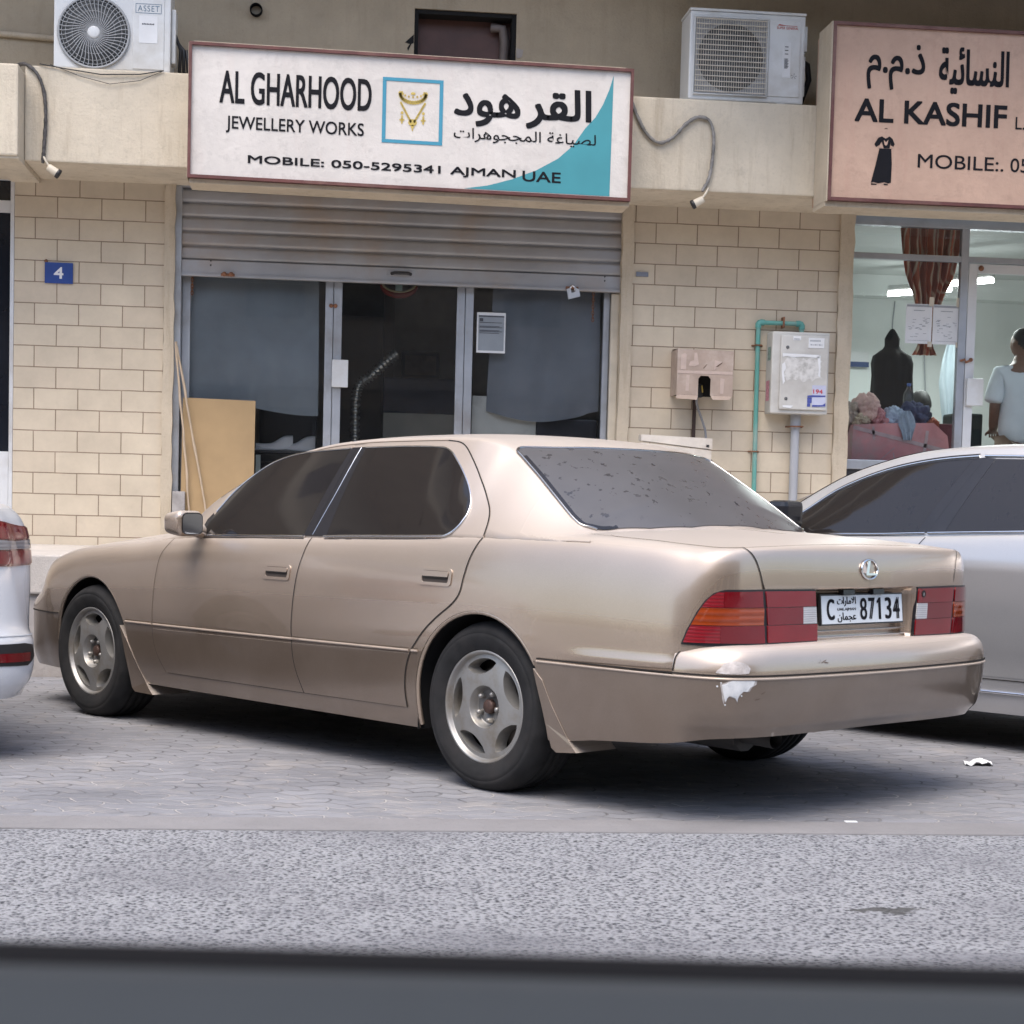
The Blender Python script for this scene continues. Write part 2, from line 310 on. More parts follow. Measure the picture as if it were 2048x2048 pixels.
# ------------------------------------------------------------------ ground
def ground_mats():
    # worn asphalt: pale stones in dark binder
    m,t,N,b=nodes('worn_asphalt'); v=coords(t)
    vo=N.new('ShaderNodeTexVoronoi'); vo.feature='DISTANCE_TO_EDGE'; vo.inputs['Scale'].default_value=62; vo.inputs['Randomness'].default_value=1
    nz=N.new('ShaderNodeTexNoise'); nz.inputs['Scale'].default_value=70; t.links.new(v,nz.inputs['Vector'])
    mx=N.new('ShaderNodeMix'); mx.data_type='VECTOR'; mx.inputs[0].default_value=.018; t.links.new(v,mx.inputs[4]); t.links.new(nz.outputs['Color'],mx.inputs[5]); t.links.new(mx.outputs[1],vo.inputs['Vector'])
    vc=N.new('ShaderNodeTexVoronoi'); vc.inputs['Scale'].default_value=64; t.links.new(mx.outputs[1],vc.inputs['Vector'])
    sep=N.new('ShaderNodeSeparateColor'); t.links.new(vc.outputs['Color'],sep.inputs[0])
    big=noise(t,v,1.3,5,.6); mid=noise(t,v,34,3,.6); fine=noise(t,v,110,3,.7)
    edge=math_(t,'MULTIPLY',vo.outputs['Distance'],30); edge=math_(t,'MINIMUM',edge,1)
    a=math_(t,'MULTIPLY_ADD',fine,.55,math_(t,'MULTIPLY_ADD',vc.outputs['Distance'],1.15,-.30)); a=math_(t,'MULTIPLY_ADD',sep.outputs[0],.22,a)
    c=ramp(t,a,[(.22,(.013,.014,.02)),(.36,(.074,.076,.088)),(.50,(.172,.176,.190)),(.78,(.31,.314,.328))])
    smooth=ramp(t,big,[(.50,(0,0,0)),(.66,(1,1,1))]); c=mixc(t,math_(t,'MULTIPLY',smooth,.45),c,(.15,.15,.165))
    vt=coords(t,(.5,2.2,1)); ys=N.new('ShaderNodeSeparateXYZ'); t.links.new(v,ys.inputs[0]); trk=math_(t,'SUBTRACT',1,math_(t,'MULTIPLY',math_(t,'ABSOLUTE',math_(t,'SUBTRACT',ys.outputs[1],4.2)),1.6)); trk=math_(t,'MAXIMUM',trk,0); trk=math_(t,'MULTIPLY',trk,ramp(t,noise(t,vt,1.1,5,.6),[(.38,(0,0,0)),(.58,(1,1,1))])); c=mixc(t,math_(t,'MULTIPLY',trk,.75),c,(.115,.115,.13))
    # oily patch and clogged strips of fine dust
    vp=coords(t,(1,1,1),loc=(-1.60,-4.82,0)); sp=N.new('ShaderNodeSeparateXYZ'); t.links.new(vp,sp.inputs[0])
    ex=math_(t,'MULTIPLY',sp.outputs[0],sp.outputs[0]); ey=math_(t,'MULTIPLY',sp.outputs[1],sp.outputs[1])
    e=math_(t,'MULTIPLY_ADD',ex,22,math_(t,'MULTIPLY',ey,90)); e=math_(t,'ADD',e,math_(t,'MULTIPLY',noise(t,v,14,4),1.6))
    c=mixc(t,math_(t,'MULTIPLY',ramp(t,e,[(.9,(1,1,1)),(1.35,(0,0,0))]),.85),c,(.055,.054,.052))
    t.links.new(c,b.inputs['Base Color']); b.inputs['Roughness'].default_value=.8; b.inputs['Specular IOR Level'].default_value=.3
    bump(t,b,math_(t,'ADD',math_(t,'MULTIPLY',vc.outputs['Distance'],1.5),fine),.8,.006); MT['asphalt']=m
    # interlocking concrete pavers with wavy joints
    m,t,N,b=nodes('wavy_pavers'); v=coords(t,rot=(0,0,math.radians(4))); sx=N.new('ShaderNodeSeparateXYZ'); t.links.new(v,sx.inputs[0]); X,Y=sx.outputs[0],sx.outputs[1]
    wx=math_(t,'SINE',math_(t,'MULTIPLY',X,2*PI/.2)); wyv=math_(t,'SINE',math_(t,'MULTIPLY',Y,2*PI/.19))
    wob=noise(t,v,4,3); y2=math_(t,'ADD',Y,math_(t,'MULTIPLY_ADD',wx,.024,math_(t,'MULTIPLY',wob,.05))); x2=math_(t,'ADD',X,math_(t,'MULTIPLY_ADD',wyv,.018,math_(t,'MULTIPLY',wob,.05)))
    cb=N.new('ShaderNodeCombineXYZ'); t.links.new(x2,cb.inputs[0]); t.links.new(y2,cb.inputs[1])
    br=N.new('ShaderNodeTexBrick'); t.links.new(cb.outputs[0],br.inputs['Vector']); br.inputs['Scale'].default_value=1; br.inputs['Brick Width'].default_value=.2; br.inputs['Row Height'].default_value=.19*.5; br.inputs['Mortar Size'].default_value=.0052; br.inputs['Mortar Smooth'].default_value=.5
    br.inputs['Color1'].default_value=(.3,.3,.3,1); br.inputs['Color2'].default_value=(.7,.7,.7,1)
    n1=noise(t,v,1.1,6,.65); n2=noise(t,v,90,4,.7); n3=math_(t,'ADD',noise(t,v,2.4,5,.6,.6),math_(t,'MULTIPLY',math_(t,'SUBTRACT',7.0,Y),.07))
    c=ramp(t,n1,[(.3,(.185,.187,.203)),(.7,(.275,.277,.295))]); c=mixc(t,.3,c,br.outputs['Color'],'OVERLAY'); c=mixc(t,math_(t,'MULTIPLY',n2,.35),c,(.15,.15,.16))
    c=mixc(t,math_(t,'MULTIPLY',ramp(t,noise(t,v,3.3,6,.7),[(.52,(0,0,0)),(.72,(1,1,1))]),.5),c,(.36,.325,.29))
    jc=mixc(t,ramp(t,n3,[(.44,(0,0,0)),(.56,(1,1,1))]),(.10,.097,.10),(.50,.47,.45))
    jm=math_(t,'MULTIPLY',br.outputs['Fac'],ramp(t,noise(t,v,7,3),[(.35,(.15,.15,.15)),(.6,(1,1,1))]))
    c=mixc(t,math_(t,'MULTIPLY',jm,.75),c,jc); t.links.new(c,b.inputs['Base Color']); b.inputs['Roughness'].default_value=.82; b.inputs['Specular IOR Level'].default_value=.3
    bump(t,b,math_(t,'MULTIPLY_ADD',br.outputs['Fac'],-1,math_(t,'ADD',math_(t,'MULTIPLY',n2,.3),math_(t,'MULTIPLY',noise(t,coords(t,(3,9,1)),1.6,4,.6),2.6))),.8,.010); MT['paver']=m
ground_mats()
MT['strip']=stucco('kerb_concrete',(.235,.228,.232),.0,(.2,.19,.18),grain=70)
def sheet(name,x0,x1,y0,y1,z,m,nx=1,ny=1,jit=0):
    b=MB(); rows=[]
    for j in range(ny+1): rows.append([(x0+(x1-x0)*i/nx,y0+(y1-y0)*j/ny,z+(jit*(math.sin(i*1.7+j*2.3)+math.sin(i*.6-j*1.1)) if 0<i<nx and 0<j<ny else 0)) for i in range(nx+1)])
    b.grid(rows); return b.build(name,m,kind='structure')
sheet('ground',-120,120,-120,140,-.03,MT['terrf'])
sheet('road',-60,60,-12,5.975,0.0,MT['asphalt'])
b=MB(); b.box(-60,60,5.975,6.20,-.02,.006,bev=.004); b.build('kerb_strip',MT['strip'],kind='structure')
b=MB()
sheet('parking_bay',-60,60,6.202,11.0,.001,MT['paver'],120,10,.003)
b=MB(); b.box(-60,60,11.0,13.5,.5,.735,0,.012); b.box(-60,60,11.03,13.4,-.02,.51,1); b.build('raised_walkway',[MT['terr'],MT['terrf']],kind='structure')
sheet('far_pavement',-60,60,-13.5,-12.02,.05,MT['strip'])
# ------------------------------------------------------------------ the shop building
BY=13.40
bld=empty('shop_building',(0,BY,0),0,'cream shop row with scored block walls, a projecting ledge and a tan upper wall','building')
def part(b,name,mats,parent=bld,**k):
    o=b.build(name,mats,None,**k); o.parent=parent; M=Matrix.Identity(4)
    p=parent; off=Vector((0,0,0))
    while p is not None: off+=p.location; p=p.parent
    for vtx in o.data.vertices: vtx.co-=off
    if off.length:      # keep object-space textures where they were in the world
        o.data.update()
    return o
FL=.86; TOP=3.36
b=MB(); b.box(-2.245,-1.182,BY,BY+.3,.70,TOP+.1); part(b,'block_wall',MT['block'],label='left pier of scored cream blocks')
b=MB(); b.box(2.262,3.835,BY,BY+.3,.70,TOP+.1); part(b,'block_wall',MT['block'],label='right pier of scored cream blocks')
def col(x0,x1,y0,z0,z1,seed):
    b=MB(); R=random.Random(seed); n=26; rows=[]
    for k in range(n+1):
        z=z0+(z1-z0)*k/n; j=lambda:R.uniform(-.006,.006)
        rows.append([(x0+j()*.6,BY+.25,z),(x0+j(),y0,z),(x1+j(),y0,z),(x1,BY+.25,z)])
    b.grid(rows,smooth=False,flip=False); return b
part(col(-1.182,-1.105,BY-.025,.72,TOP,1),'plaster_jamb',MT['plaster'])
part(col(2.178,2.262,BY-.02,.72,TOP,2),'plaster_jamb',MT['plaster'])
part(col(3.835,3.945,BY-.03,.72,TOP,3),'plaster_jamb',MT['plaster'])
b=MB(); b.box(-2.068,30,12.70,BY+.02,TOP,4.0,0,.012); part(b,'ledge_beam',MT['stucco'])
b=MB(); b.box(-30,-2.07,12.45,BY+.02,3.345,3.95,0,.015); b.box(-2.27,-2.07,12.47,BY,3.33,3.346,0); part(b,'ledge_beam',MT['stucco'],label='deeper ledge block at the left edge')
b=MB(); b.box(-30,2.6,BY,BY+.3,3.98,7.5); b.box(2.6,30,BY,BY+.3,3.98,7.5)
# upper wall with a vent opening: four boxes round the hole
b=MB(); hx0,hx1,hz0,hz1=.595,1.345,4.30,4.71
b.box(-40,hx0,BY,BY+.3,3.98,16); b.box(hx1,30,BY,BY+.3,3.98,16); b.box(hx0,hx1,BY,BY+.3,3.98,hz0); b.box(hx0,hx1,BY,BY+.3,hz1,16)
part(b,'upper_wall',MT['upper'])
b=MB(); b.box(-40,30,12.05,BY,5.55,5.85,0,.02); b.box(-40,30,12.4,BY,9.0,9.25); b.box(-40,30,12.4,BY,12.4,12.65); part(b,'overhang',MT['upper'])
for k in range(14):
    x=-38+k*4.6
    for zz in (6.7,10.1,13.3):
        b=MB(); b.box(x,x+1.7,BY-.03,BY+.02,zz,zz+1.5); part(b,'window',MT['black'],label='unseen upper floor windows added for reflections')  # black panels out of view, added as reflection detail
for k in range(6):
    x=-9.4-k*4.7; b=MB(); b.box(x,x+3.3,BY-.01,BY+.02,.95,3.2); part(b,'added_window_panel',MT['black'],label='unseen dark shop window panel added for reflections in the car')  # unseen dark panels, added so the car side reflects a varied facade
b=MB(); b.box(2.2,30,11.5,BY,5.15,5.5,0,.02); part(b,'overhang',MT['upper'])
# rough vent window with broken plaster edges
vm=mat('old_brown_board',(.10,.045,.035),.5,0,.3,4)
b=MB(); b.box(hx0,hx1,BY+.17,BY+.2,hz0,hz1); vw=part(b,'window',vm,label='dark brown boarded vent opening')
b=MB(); b.box(hx0-.0,hx0+.03,BY+.02,BY+.168,hz0,hz1); b.box(hx1-.03,hx1,BY+.02,BY+.168,hz0,hz1); b.box(hx0+.032,hx1-.032,BY+.02,BY+.168,hz1-.03,hz1); part(b,'frame',MT['dark'],vw)
b=MB(); b.tube([(1.17,BY+.12,4.63),(1.25,BY+.10,4.62),(1.27,BY+.12,4.52),(1.265,BY+.14,4.35)],.035,n=12); part(b,'duct_pipe',mat('grey_pvc',(.16,.13,.12),.5),vw)
def chip(pts,y=BY-.004,m=None,name='broken_plaster',par=bld):
    b=MB(); b.prism([(a,c) for a,c in pts],y,y+.012); return part(b,name,m or MT['dark'],par)
chip([(.56,4.49),(.592,4.52),(.592,4.46),(.575,4.45),(.553,4.40),(.545,4.42),(.565,4.45),(.53,4.46)]); chip([(1.348,4.46),(1.40,4.45),(1.39,4.40),(1.36,4.385),(1.348,4.40)],m=MT['terrf'])
b=MB(); b.tube([(-2.9,BY-.02,4.385),(-1.85,BY-.02,4.345)],.022,n=10); part(b,'wall_pipe',MT['plaster'])
b=MB(); b.lathe([(.045,.0),(.045,-.05),(.038,-.05),(.036,.1)],(-.55,BY-.01,4.625),(0,1,0),n=20); part(b,'pipe_stub',MT['rubber'])
# ---- roller shutter over the jewellery shop
sx0,sx1=-1.105,2.192; sy=BY+.06
b=MB(); prof=[]; z=3.45; h=.1035
while z>2.86:
    for k in range(9):
        a=k/8; prof.append((sy-(.004*math.sin(PI*a)+(.010 if .06<a<.94 else .0)),z-h*a*.90))
    prof.append((sy+.008,z-h*.93)); prof.append((sy+.008,z-h*.985)); z-=h
rows=[]
for x in np.linspace(sx0,sx1,23): rows.append([(x,y+.003*math.sin(x*5+zz*9),zz) for y,zz in prof])
b.grid(rows,0,True,flip=True); rs=part(b,'roller_shutter',MT['shut'])
zb=prof[-1][1]
b=MB(); b.box(sx0+.005,sx1-.005,sy-.02,sy+.012,2.735,zb+.004,0,.004); b.box(sx0,sx1,sy-.034,sy+.012,2.715,2.737,0,.004)
for x in (-.85,2.06): 
    for zz in (2.80,2.83): b.lathe([(.0,.004),(.006,.003),(.006,0)],(x,sy-.02,zz),(0,-1,0),1,8)
part(b,'bottom_rail',[MT['shut'],MT['black']],rs)
b=MB(); b.tube([(.47,sy-.03,2.79),(.49,sy-.06,2.793),(.59,sy-.06,2.793),(.61,sy-.03,2.79)],.012,1,10); b.box(.44,.64,sy-.028,sy-.021,2.775,2.812,0,.003); part(b,'handle',[MT['shut'],MT['black']],rs)
b=MB(); b.box(-.775,-.675,sy-.05,sy-.035,2.722,2.742,0,.003); b.lathe([(.0,.012),(.016,.01),(.018,0)],(-.75,sy-.05,2.735),(0,-1,0),0,12); b.lathe([(.0,.012),(.016,.01),(.018,0)],(-.70,sy-.05,2.735),(0,-1,0),0,12); part(b,'lock_hasp',MT['rust'],rs)
b=MB(); b.box(1.765,1.86,sy-.05,sy-.035,2.722,2.745,0,.003); b.lathe([(.0,.012),(.016,.01),(.018,0)],(1.815,sy-.05,2.74),(0,-1,0),0,12); part(b,'lock_hasp',MT['rust'],rs)
b=MB(); b.box(sx0-.02,sx0+.045,BY+.02,BY+.12,.86,3.42,0,.004); part(b,'guide_rail',MT['alu'],bld); b=MB(); b.box(sx1-.07,sx1-.012,BY+.07,BY+.12,.86,2.71,0,.004); part(b,'guide_rail',MT['cream'],bld)
# ---- aluminium shop front behind the shutter
FY=BY+.17
def mull(x0,x1,z0,z1,name,m=None,par=bld,y0=FY-.03,y1=FY+.03):
    b=MB(); b.box(x0,x1,y0,y1,z0,z1,0,.004); return part(b,name,m or MT['alu'],par)
gl=glass('shop_glass_dusty',(.955,.965,.97),.025); glc=glass('shop_glass_clear',(.98,.985,.985),.012)
sfw=mull(-1.06,-1.0,FL,3.4,'window_frame'); mull(-.012,.046,FL,3.4,'window_frame'); mull(1.03,1.09,FL,3.4,'window_frame'); mull(2.075,2.122,FL,2.9,'window_frame')
b=MB(); b.box(-1.0,-.014,FY-.004,FY+.004,FL+.05,3.4); part(b,'window_pane',gl); b=MB(); b.box(1.092,2.073,FY-.004,FY+.004,FL+.05,3.4); part(b,'window_pane',gl)
b=MB(); b.box(.05,.112,FY-.025,FY+.025,FL,3.35,0,.004); b.box(.966,1.026,FY-.025,FY+.025,FL,3.35,0,.004); b.box(.113,.965,FY-.025,FY+.025,FL,FL+.12,0,.004); b.box(.113,.965,FY-.025,FY+.025,3.25,3.35,0,.004); dr=part(b,'door',MT['alu'])
b=MB(); b.box(.113,.965,FY-.004,FY+.004,FL+.12,3.25); part(b,'pane',gl,dr)
b=MB(); b.box(.045,.165,FY-.06,FY-.03,1.95,2.152,0,.005); part(b,'lock_cover',MT['white'],dr)
b=MB(); b.lathe([(.0,.014),(.013,.012),(.016,0)],(.03,FY-.03,2.55),(0,-1,0),0,10); b.lathe([(.0,.014),(.013,.012),(.016,0)],(.062,FY-.03,2.55),(0,-1,0),0,10); b.box(.025,.07,FY-.036,FY-.03,2.545,2.555); part(b,'lock_hasp',MT['rust'],dr)
# dim room behind it
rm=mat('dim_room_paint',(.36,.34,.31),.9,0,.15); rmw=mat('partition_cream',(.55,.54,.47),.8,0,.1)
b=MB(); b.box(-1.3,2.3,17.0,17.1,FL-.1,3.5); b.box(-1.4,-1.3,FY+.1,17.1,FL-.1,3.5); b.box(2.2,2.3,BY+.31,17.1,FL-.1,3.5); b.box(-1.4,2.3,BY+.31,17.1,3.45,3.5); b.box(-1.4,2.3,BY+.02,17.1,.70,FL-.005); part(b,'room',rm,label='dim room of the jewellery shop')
# ---- left neighbour: dark window with a white frame
b=MB(); b.box(-2.275,-2.247,BY+.0,BY+.08,.76,3.34,0,.003); b.box(-4,-2.277,BY+.02,BY+.08,3.345,3.40,0,.003); b.box(-4,-2.277,BY+.02,BY+.08,3.115,3.20,0,.003); b.box(-4,-2.277,BY+.01,BY+.08,.76,1.40,0,.003); wn=part(b,'window',MT['alu_w'],label='white framed dark window at the left edge')
b=MB(); b.box(-4,-2.277,BY+.05,BY+.06,1.40,3.345); part(b,'pane',mat('black_film_glass',(.012,.014,.02),.08),wn)
# ---- tailor shop front at the right
RX=3.945
b=MB(); b.box(RX,7.38,FY-.04,FY+.04,3.315,3.40,0,.004); b.box(RX,4.84,FY-.03,FY+.03,3.062,3.108,0,.004); b.box(4.90,7.38,FY-.03,FY+.03,3.062,3.108,0,.004); b.box(RX,4.83,FY-.04,FY+.03,1.455,1.53,0,.006); b.box(RX,RX+.012,FY-.03,FY+.03,1.53,3.315,0); fw=part(b,'window_frame',MT['alu'],label='grey aluminium frame of the lit tailor shop')
mull(4.84,4.90,FL,3.315,'window_frame')
b=MB(); b.box(RX+.012,4.84,FY-.004,FY+.004,1.53,3.062); part(b,'window_pane',glc); b=MB(); b.box(RX+.012,4.84,FY-.004,FY+.004,3.108,3.315); part(b,'window_pane',gl); b=MB(); b.box(4.90,7.37,FY-.004,FY+.004,3.108,3.315); part(b,'window_pane',gl)
b=MB(); b.box(RX,4.84,FY-.02,FY+.02,.80,1.454); part(b,'stall_riser',mat('dark_riser',(.03,.03,.035),.5))
b=MB(); b.box(4.905,4.975,FY-.028,FY+.028,FL,3.055,0,.004); b.box(5.75,5.82,FY-.028,FY+.028,FL,3.055,0,.004); b.box(4.976,5.749,FY-.028,FY+.028,2.985,3.055,0,.004); b.box(4.976,5.749,FY-.028,FY+.028,FL,FL+.1,0,.004); dr=part(b,'door',MT['alu_w'])
b=MB(); b.box(4.976,5.749,FY-.004,FY+.004,FL+.1,2.985); part(b,'pane',glc,dr)
b=MB(); b.box(4.915,5.045,FY-.065,FY-.03,1.968,2.178,0,.005); part(b,'lock_cover',MT['white'],dr)
b=MB(); b.lathe([(.0,.006),(.020,.005),(.022,0)],(5.0,FY-.029,3.022),(0,-1,0),0,16); part(b,'door_stud',MT['rust'],dr)
b=MB(); b.tube([(4.86,FY-.04,2.31),(4.89,FY-.055,2.32),(4.90,FY-.05,2.30),(4.94,FY-.055,2.315)],.009,n=8); b.lathe([(.0,.02),(.014,.016),(.016,0)],(4.945,FY-.03,2.32),(0,-1,0),0,10); part(b,'lock_hasp',MT['rust'],dr)
b=MB(); b.box(5.825,7.30,FY-.004,FY+.004,FL+.1,3.062); part(b,'window_pane',glc); b=MB(); b.box(5.825,7.30,FY-.03,FY+.03,FL-.06,FL+.1,0,.004); b.box(7.30,7.38,FY-.03,FY+.03,FL-.06,3.315,0,.004); part(b,'window_frame',MT['alu'])
b=MB(); b.box(7.385,30,BY,BY+.3,.70,TOP+.1); part(b,'block_wall',MT['block'],label='block wall beyond the right edge')
rw=mat('pale_green_wall',(.70,.735,.725),.8,0,.05,2); rc=mat('white_ceiling',(.58,.61,.60),.85,0,.05,2)
b=MB(); b.box(3.8,9,17.3,17.4,FL-.1,3.6,0); b.box(3.84,3.94,BY+.31,17.3,FL-.1,3.6,0); b.box(8.9,9,BY+.31,17.3,FL-.1,3.6,0); b.box(3.8,9,BY+.31,17.4,3.42,3.5,1); b.box(3.8,9,BY+.02,17.4,.70,FL-.005,2)
b.box(3.95,8.9,17.05,17.3,3.22,3.42,0)
part(b,'room',[rw,rc,MT['terrf']],label='bright pale green room of the tailor shop')
b=MB(); b.box(3.82,3.84,BY+.02,BY+.31,.8,3.4); b.box(-30,-4,BY+.03,BY+.3,.7,3.4); part(b,'return_wall',MT['plaster'])
# ------------------------------------------------------------------ lettering
_F={}
for _c in range(0xFE70,0xFEFD):
    q=unicodedata.decomposition(chr(_c)).split()
    if len(q)>=2 and q[0][1:-1] in('isolated','initial','medial','final'): _F.setdefault(''.join(chr(int(k,16)) for k in q[1:]),{})[q[0][1:-1]]=chr(_c)
def arabic(s):
    tk=[]; i=0
    while i<len(s):
        if s[i]=='\u0644' and i+1<len(s) and s[i+1] in '\u0627\u0623\u0625\u0622': tk.append(s[i:i+2]); i+=2
        else: tk.append(s[i]); i+=1
    dual=lambda c: 'initial' in _F.get(c,{}); join=lambda c: 'final' in _F.get(c,{})
    out=[]
    for j,c in enumerate(tk):
        if c not in _F: out.append(c); continue
        p=j>0 and dual(tk[j-1]) and join(c); n=dual(c) and j+1<len(tk) and join(tk[j+1])
        k='medial' if p and n else 'final' if p else 'initial' if n else 'isolated'; out.append(_F[c].get(k,_F[c].get('isolated')))
    return ''.join(reversed(out))
def glyphs(s,bold=0,res=5,spacing=1):
    cu=bpy.data.curves.new('t','FONT'); cu.body=s; cu.offset=bold; cu.resolution_u=res; cu.space_character=spacing; cu.fill_mode='FRONT'
    o=bpy.data.objects.new('t',cu); COL.objects.link(o); dg=bpy.context.evaluated_depsgraph_get(); dg.update()
    me=bpy.data.meshes.new_from_object(o.evaluated_get(dg)); bpy.data.objects.remove(o,do_unlink=True); bpy.data.curves.remove(cu)
    V=np.array([v.co[:2] for v in me.vertices]); Fc=[list(p.vertices) for p in me.polygons]; bpy.data.meshes.remove(me)
    lo=V.min(0); sp=V.max(0)-lo; return (V-lo)/sp,Fc
def write(mb,s,x0,z0,x1,z1,y,m=0,bold=.012,warp=None,fr=None,spacing=1):
    """letters filling a box on a plane facing -Y (or on the frame fr: origin, right, up); heavier type is struck several times, slightly shifted"""
    V0,Fc=glyphs(s,0,spacing=spacing)
    g=bold*(z1-z0)*.9; hx,hz=min(.4,g/(x1-x0)),min(.4,g/(z1-z0)); SH=[(0,0),(1,0),(0,1),(1,1),(.5,.5),(.5,0),(0,.5),(1,.5),(.5,1)] if bold>.03 else ([(0,0),(1,0),(0,1),(1,1)] if bold>0 else [(.5,.5)])
    for k,(i,j) in enumerate(SH): strike(mb,np.c_[V0[:,0]*(1-hx)+hx*i,V0[:,1]*(1-hz)+hz*j],Fc,x0,z0,x1,z1,y,m,warp,fr,k)
def strike(mb,V,Fc,x0,z0,x1,z1,y,m,warp,fr,k):
    y=y-.00008*k
    if fr is None: P=[(x0+(x1-x0)*a,y,z0+(z1-z0)*b_) for a,b_ in V]
    else:
        o,rr,uu=fr; o=o+rr.cross(uu).normalized()*.00006*k; P=[o+rr*(x0+(x1-x0)*a)+uu*(z0+(z1-z0)*b_) for a,b_ in V]
    if warp: P=[warp(q) for q in P]
    mb.add(P,Fc,m)
def flat(mb,poly,y,m=0): mb.add([(a,y,c) for a,c in poly],[list(range(len(poly)))],m)
# ------------------------------------------------------------------ jewellery sign
tl=lambda x,z: z-.0098*(x-.55)                                   # the box hangs a touch lower at its right end
sg=empty('shop_sign',(.55,12.5,3.66),0,'long white jewellery works sign box in a maroon frame with a teal swoosh','sign')
MT['sign']=stucco('sign_face_white',(.63,.59,.55),.16,(.55,.43,.38),grain=9); MT['teal']=mat('teal_print',(.05,.26,.30),.5,0,.08,3); MT['blue']=mat('blue_print',(.045,.25,.36),.5,0,.06,3); MT['gold']=mat('gold_print',(.50,.37,.09),.5,0,.25,40)
def spart(b,name,m,root,**k): return part(b,name,m,root,**k)
def tbox(b,x0,x1,y0,y1,z0,z1,m=0):
    b.add([(x,y,tl(x,z)) for z in(z0,z1) for y in(y0,y1) for x in(x0,x1)],[(0,2,3,1),(4,5,7,6),(0,1,5,4),(2,6,7,3),(0,4,6,2),(1,3,7,5)],m)
X0,X1,Z0,Z1=-.947,2.055,3.225,4.117
b=MB(); tbox(b,X0+.012,X1-.012,12.375,12.69,Z0+.012,Z1-.012); spart(b,'sign_face',MT['sign'],sg)
b=MB(); e=.020
tbox(b,X0,X1,12.352,12.40,Z0,Z0+e); tbox(b,X0,X1,12.352,12.40,Z1-e,Z1); tbox(b,X0,X0+e,12.353,12.40,Z0+e,Z1-e); tbox(b,X1-e,X1,12.353,12.40,Z0+e,Z1-e)
spart(b,'frame',MT['maroon'],sg)
b=MB(); tbox(b,X0+.01,X1+.0,12.402,12.695,Z0-.028,Z0-.001); tbox(b,X0-.006,X0-.001,12.402,12.695,Z0,Z1); tbox(b,X1+.001,X1+.006,12.402,12.695,Z0,Z1); tbox(b,X0+.03,X1-.05,12.402,12.66,Z1+.001,Z1+.016); spart(b,'casing',MT['plaster'],sg)
wp=lambda q:(q[0],q[1],tl(q[0],q[2])+.0)
yy=12.372
sw=[]
for x,z in [(.911,3.253),(1.07,3.28),(1.242,3.333),(1.40,3.40),(1.549,3.487),(1.65,3.58),(1.73,3.70),(1.80,3.78),(1.85,3.87),(1.89,3.97),(1.918,4.07)]: sw.append((x,z))
b=MB(); flat(b,[(x,tl(x,z)) for x,z in sw+[(1.912,3.253)]],12.3735); spart(b,'swoosh',MT['teal'],sg)
b=MB()
for (x0,z0,x1,z1) in ((.345,3.53,.755,3.553),(.345,3.942,.755,3.965),(.345,3.554,.370,3.941),(.730,3.554,.755,3.941)): flat(b,[(x,tl(x,z)) for x,z in((x0,z0),(x1,z0),(x1,z1),(x0,z1))],yy)
spart(b,'picture_border',MT['blue'],sg)
b=MB()
def blob(cx,cz,rx,rz,n=14): flat(b,[(cx+rx*math.cos(2*PI*k/n),cz+rz*math.sin(2*PI*k/n)) for k in range(n)],yy)
for k in range(17):                         # collar, chain and pendant of the printed necklace
    a=PI+PI*k/16; blob(.551+.088*math.cos(a),3.865+.060*math.sin(a),.012,.014)
    if k%2==0: blob(.551+.075*math.cos(a),3.872+.030*math.sin(a),.007,.008)
for k in range(12): 
    t=k/11; blob(.470+.068*t,3.80-.12*t,.0075,.009); blob(.632-.068*t,3.80-.12*t,.0075,.009)
blob(.551,3.672,.030,.024); blob(.551,3.645,.012,.012); blob(.551,3.865,.016,.010); blob(.551,3.625,.005,.01)
for sx in (.479,.623):
    blob(sx,3.735,.010,.010); blob(sx,3.705,.007,.016); blob(sx,3.688,.018,.008); blob(sx,3.672,.006,.012)
spart(b,'necklace_print',MT['gold'],sg)
b=MB()
write(b,'AL GHARHOOD',-.742,3.728,.272,3.945,yy,0,.032,wp); write(b,'JEWELLERY WORKS',-.697,3.536,.224,3.648,yy,0,.022,wp)
write(b,'MOBILE: 050-5295341 AJMAN',-.548,3.326,1.262,3.395,yy,0,.06,wp); write(b,'UAE',1.308,3.322,1.572,3.394,yy,0,.05,wp)
write(b,arabic('\u0627\u0644\u0642\u0631'),1.322,3.678,1.772,3.955,yy,0,.05,wp); write(b,arabic('\u0647\u0648\u062f'),.830,3.672,1.283,3.900,yy,0,.05,wp)
write(b,arabic('\u0644\u0635\u064a\u0627\u063a\u0629 \u0627\u0644\u0645\u062c\u062c\u0648\u0647\u0631\u0627\u062a'),.832,3.566,1.808,3.662,yy,0,.012,wp)
spart(b,'lettering',MT['letter'],sg)
# ------------------------------------------------------------------ tailor sign
sg=empty('shop_sign',(5.4,12.5,3.9),0,'faded pink tailor sign box with a printed black gown at the right','sign')
MT['pink']=stucco('sign_face_pink',(.545,.37,.28),.30,(.45,.26,.20),grain=7)
b=MB(); b.box(3.452,7.4,12.375,12.80,3.295,4.485); spart(b,'sign_face',MT['pink'],sg)
b=MB(); e=.022
b.box(3.44,7.41,12.352,12.40,3.28,3.28+e); b.box(3.44,7.41,12.352,12.40,4.478,4.50); b.box(3.44,3.44+e,12.353,12.40,3.28+e,4.477); spart(b,'frame',MT['maroon'],sg)
b=MB(); b.box(3.43,3.439,12.36,12.69,3.275,4.50); b.box(3.43,7.41,12.402,12.69,3.245,3.279); spart(b,'casing',MT['plaster'],sg)
b=MB(); st='\u0627\u0644\u0646\u0633\u0627\u0626\u064a\u0629'
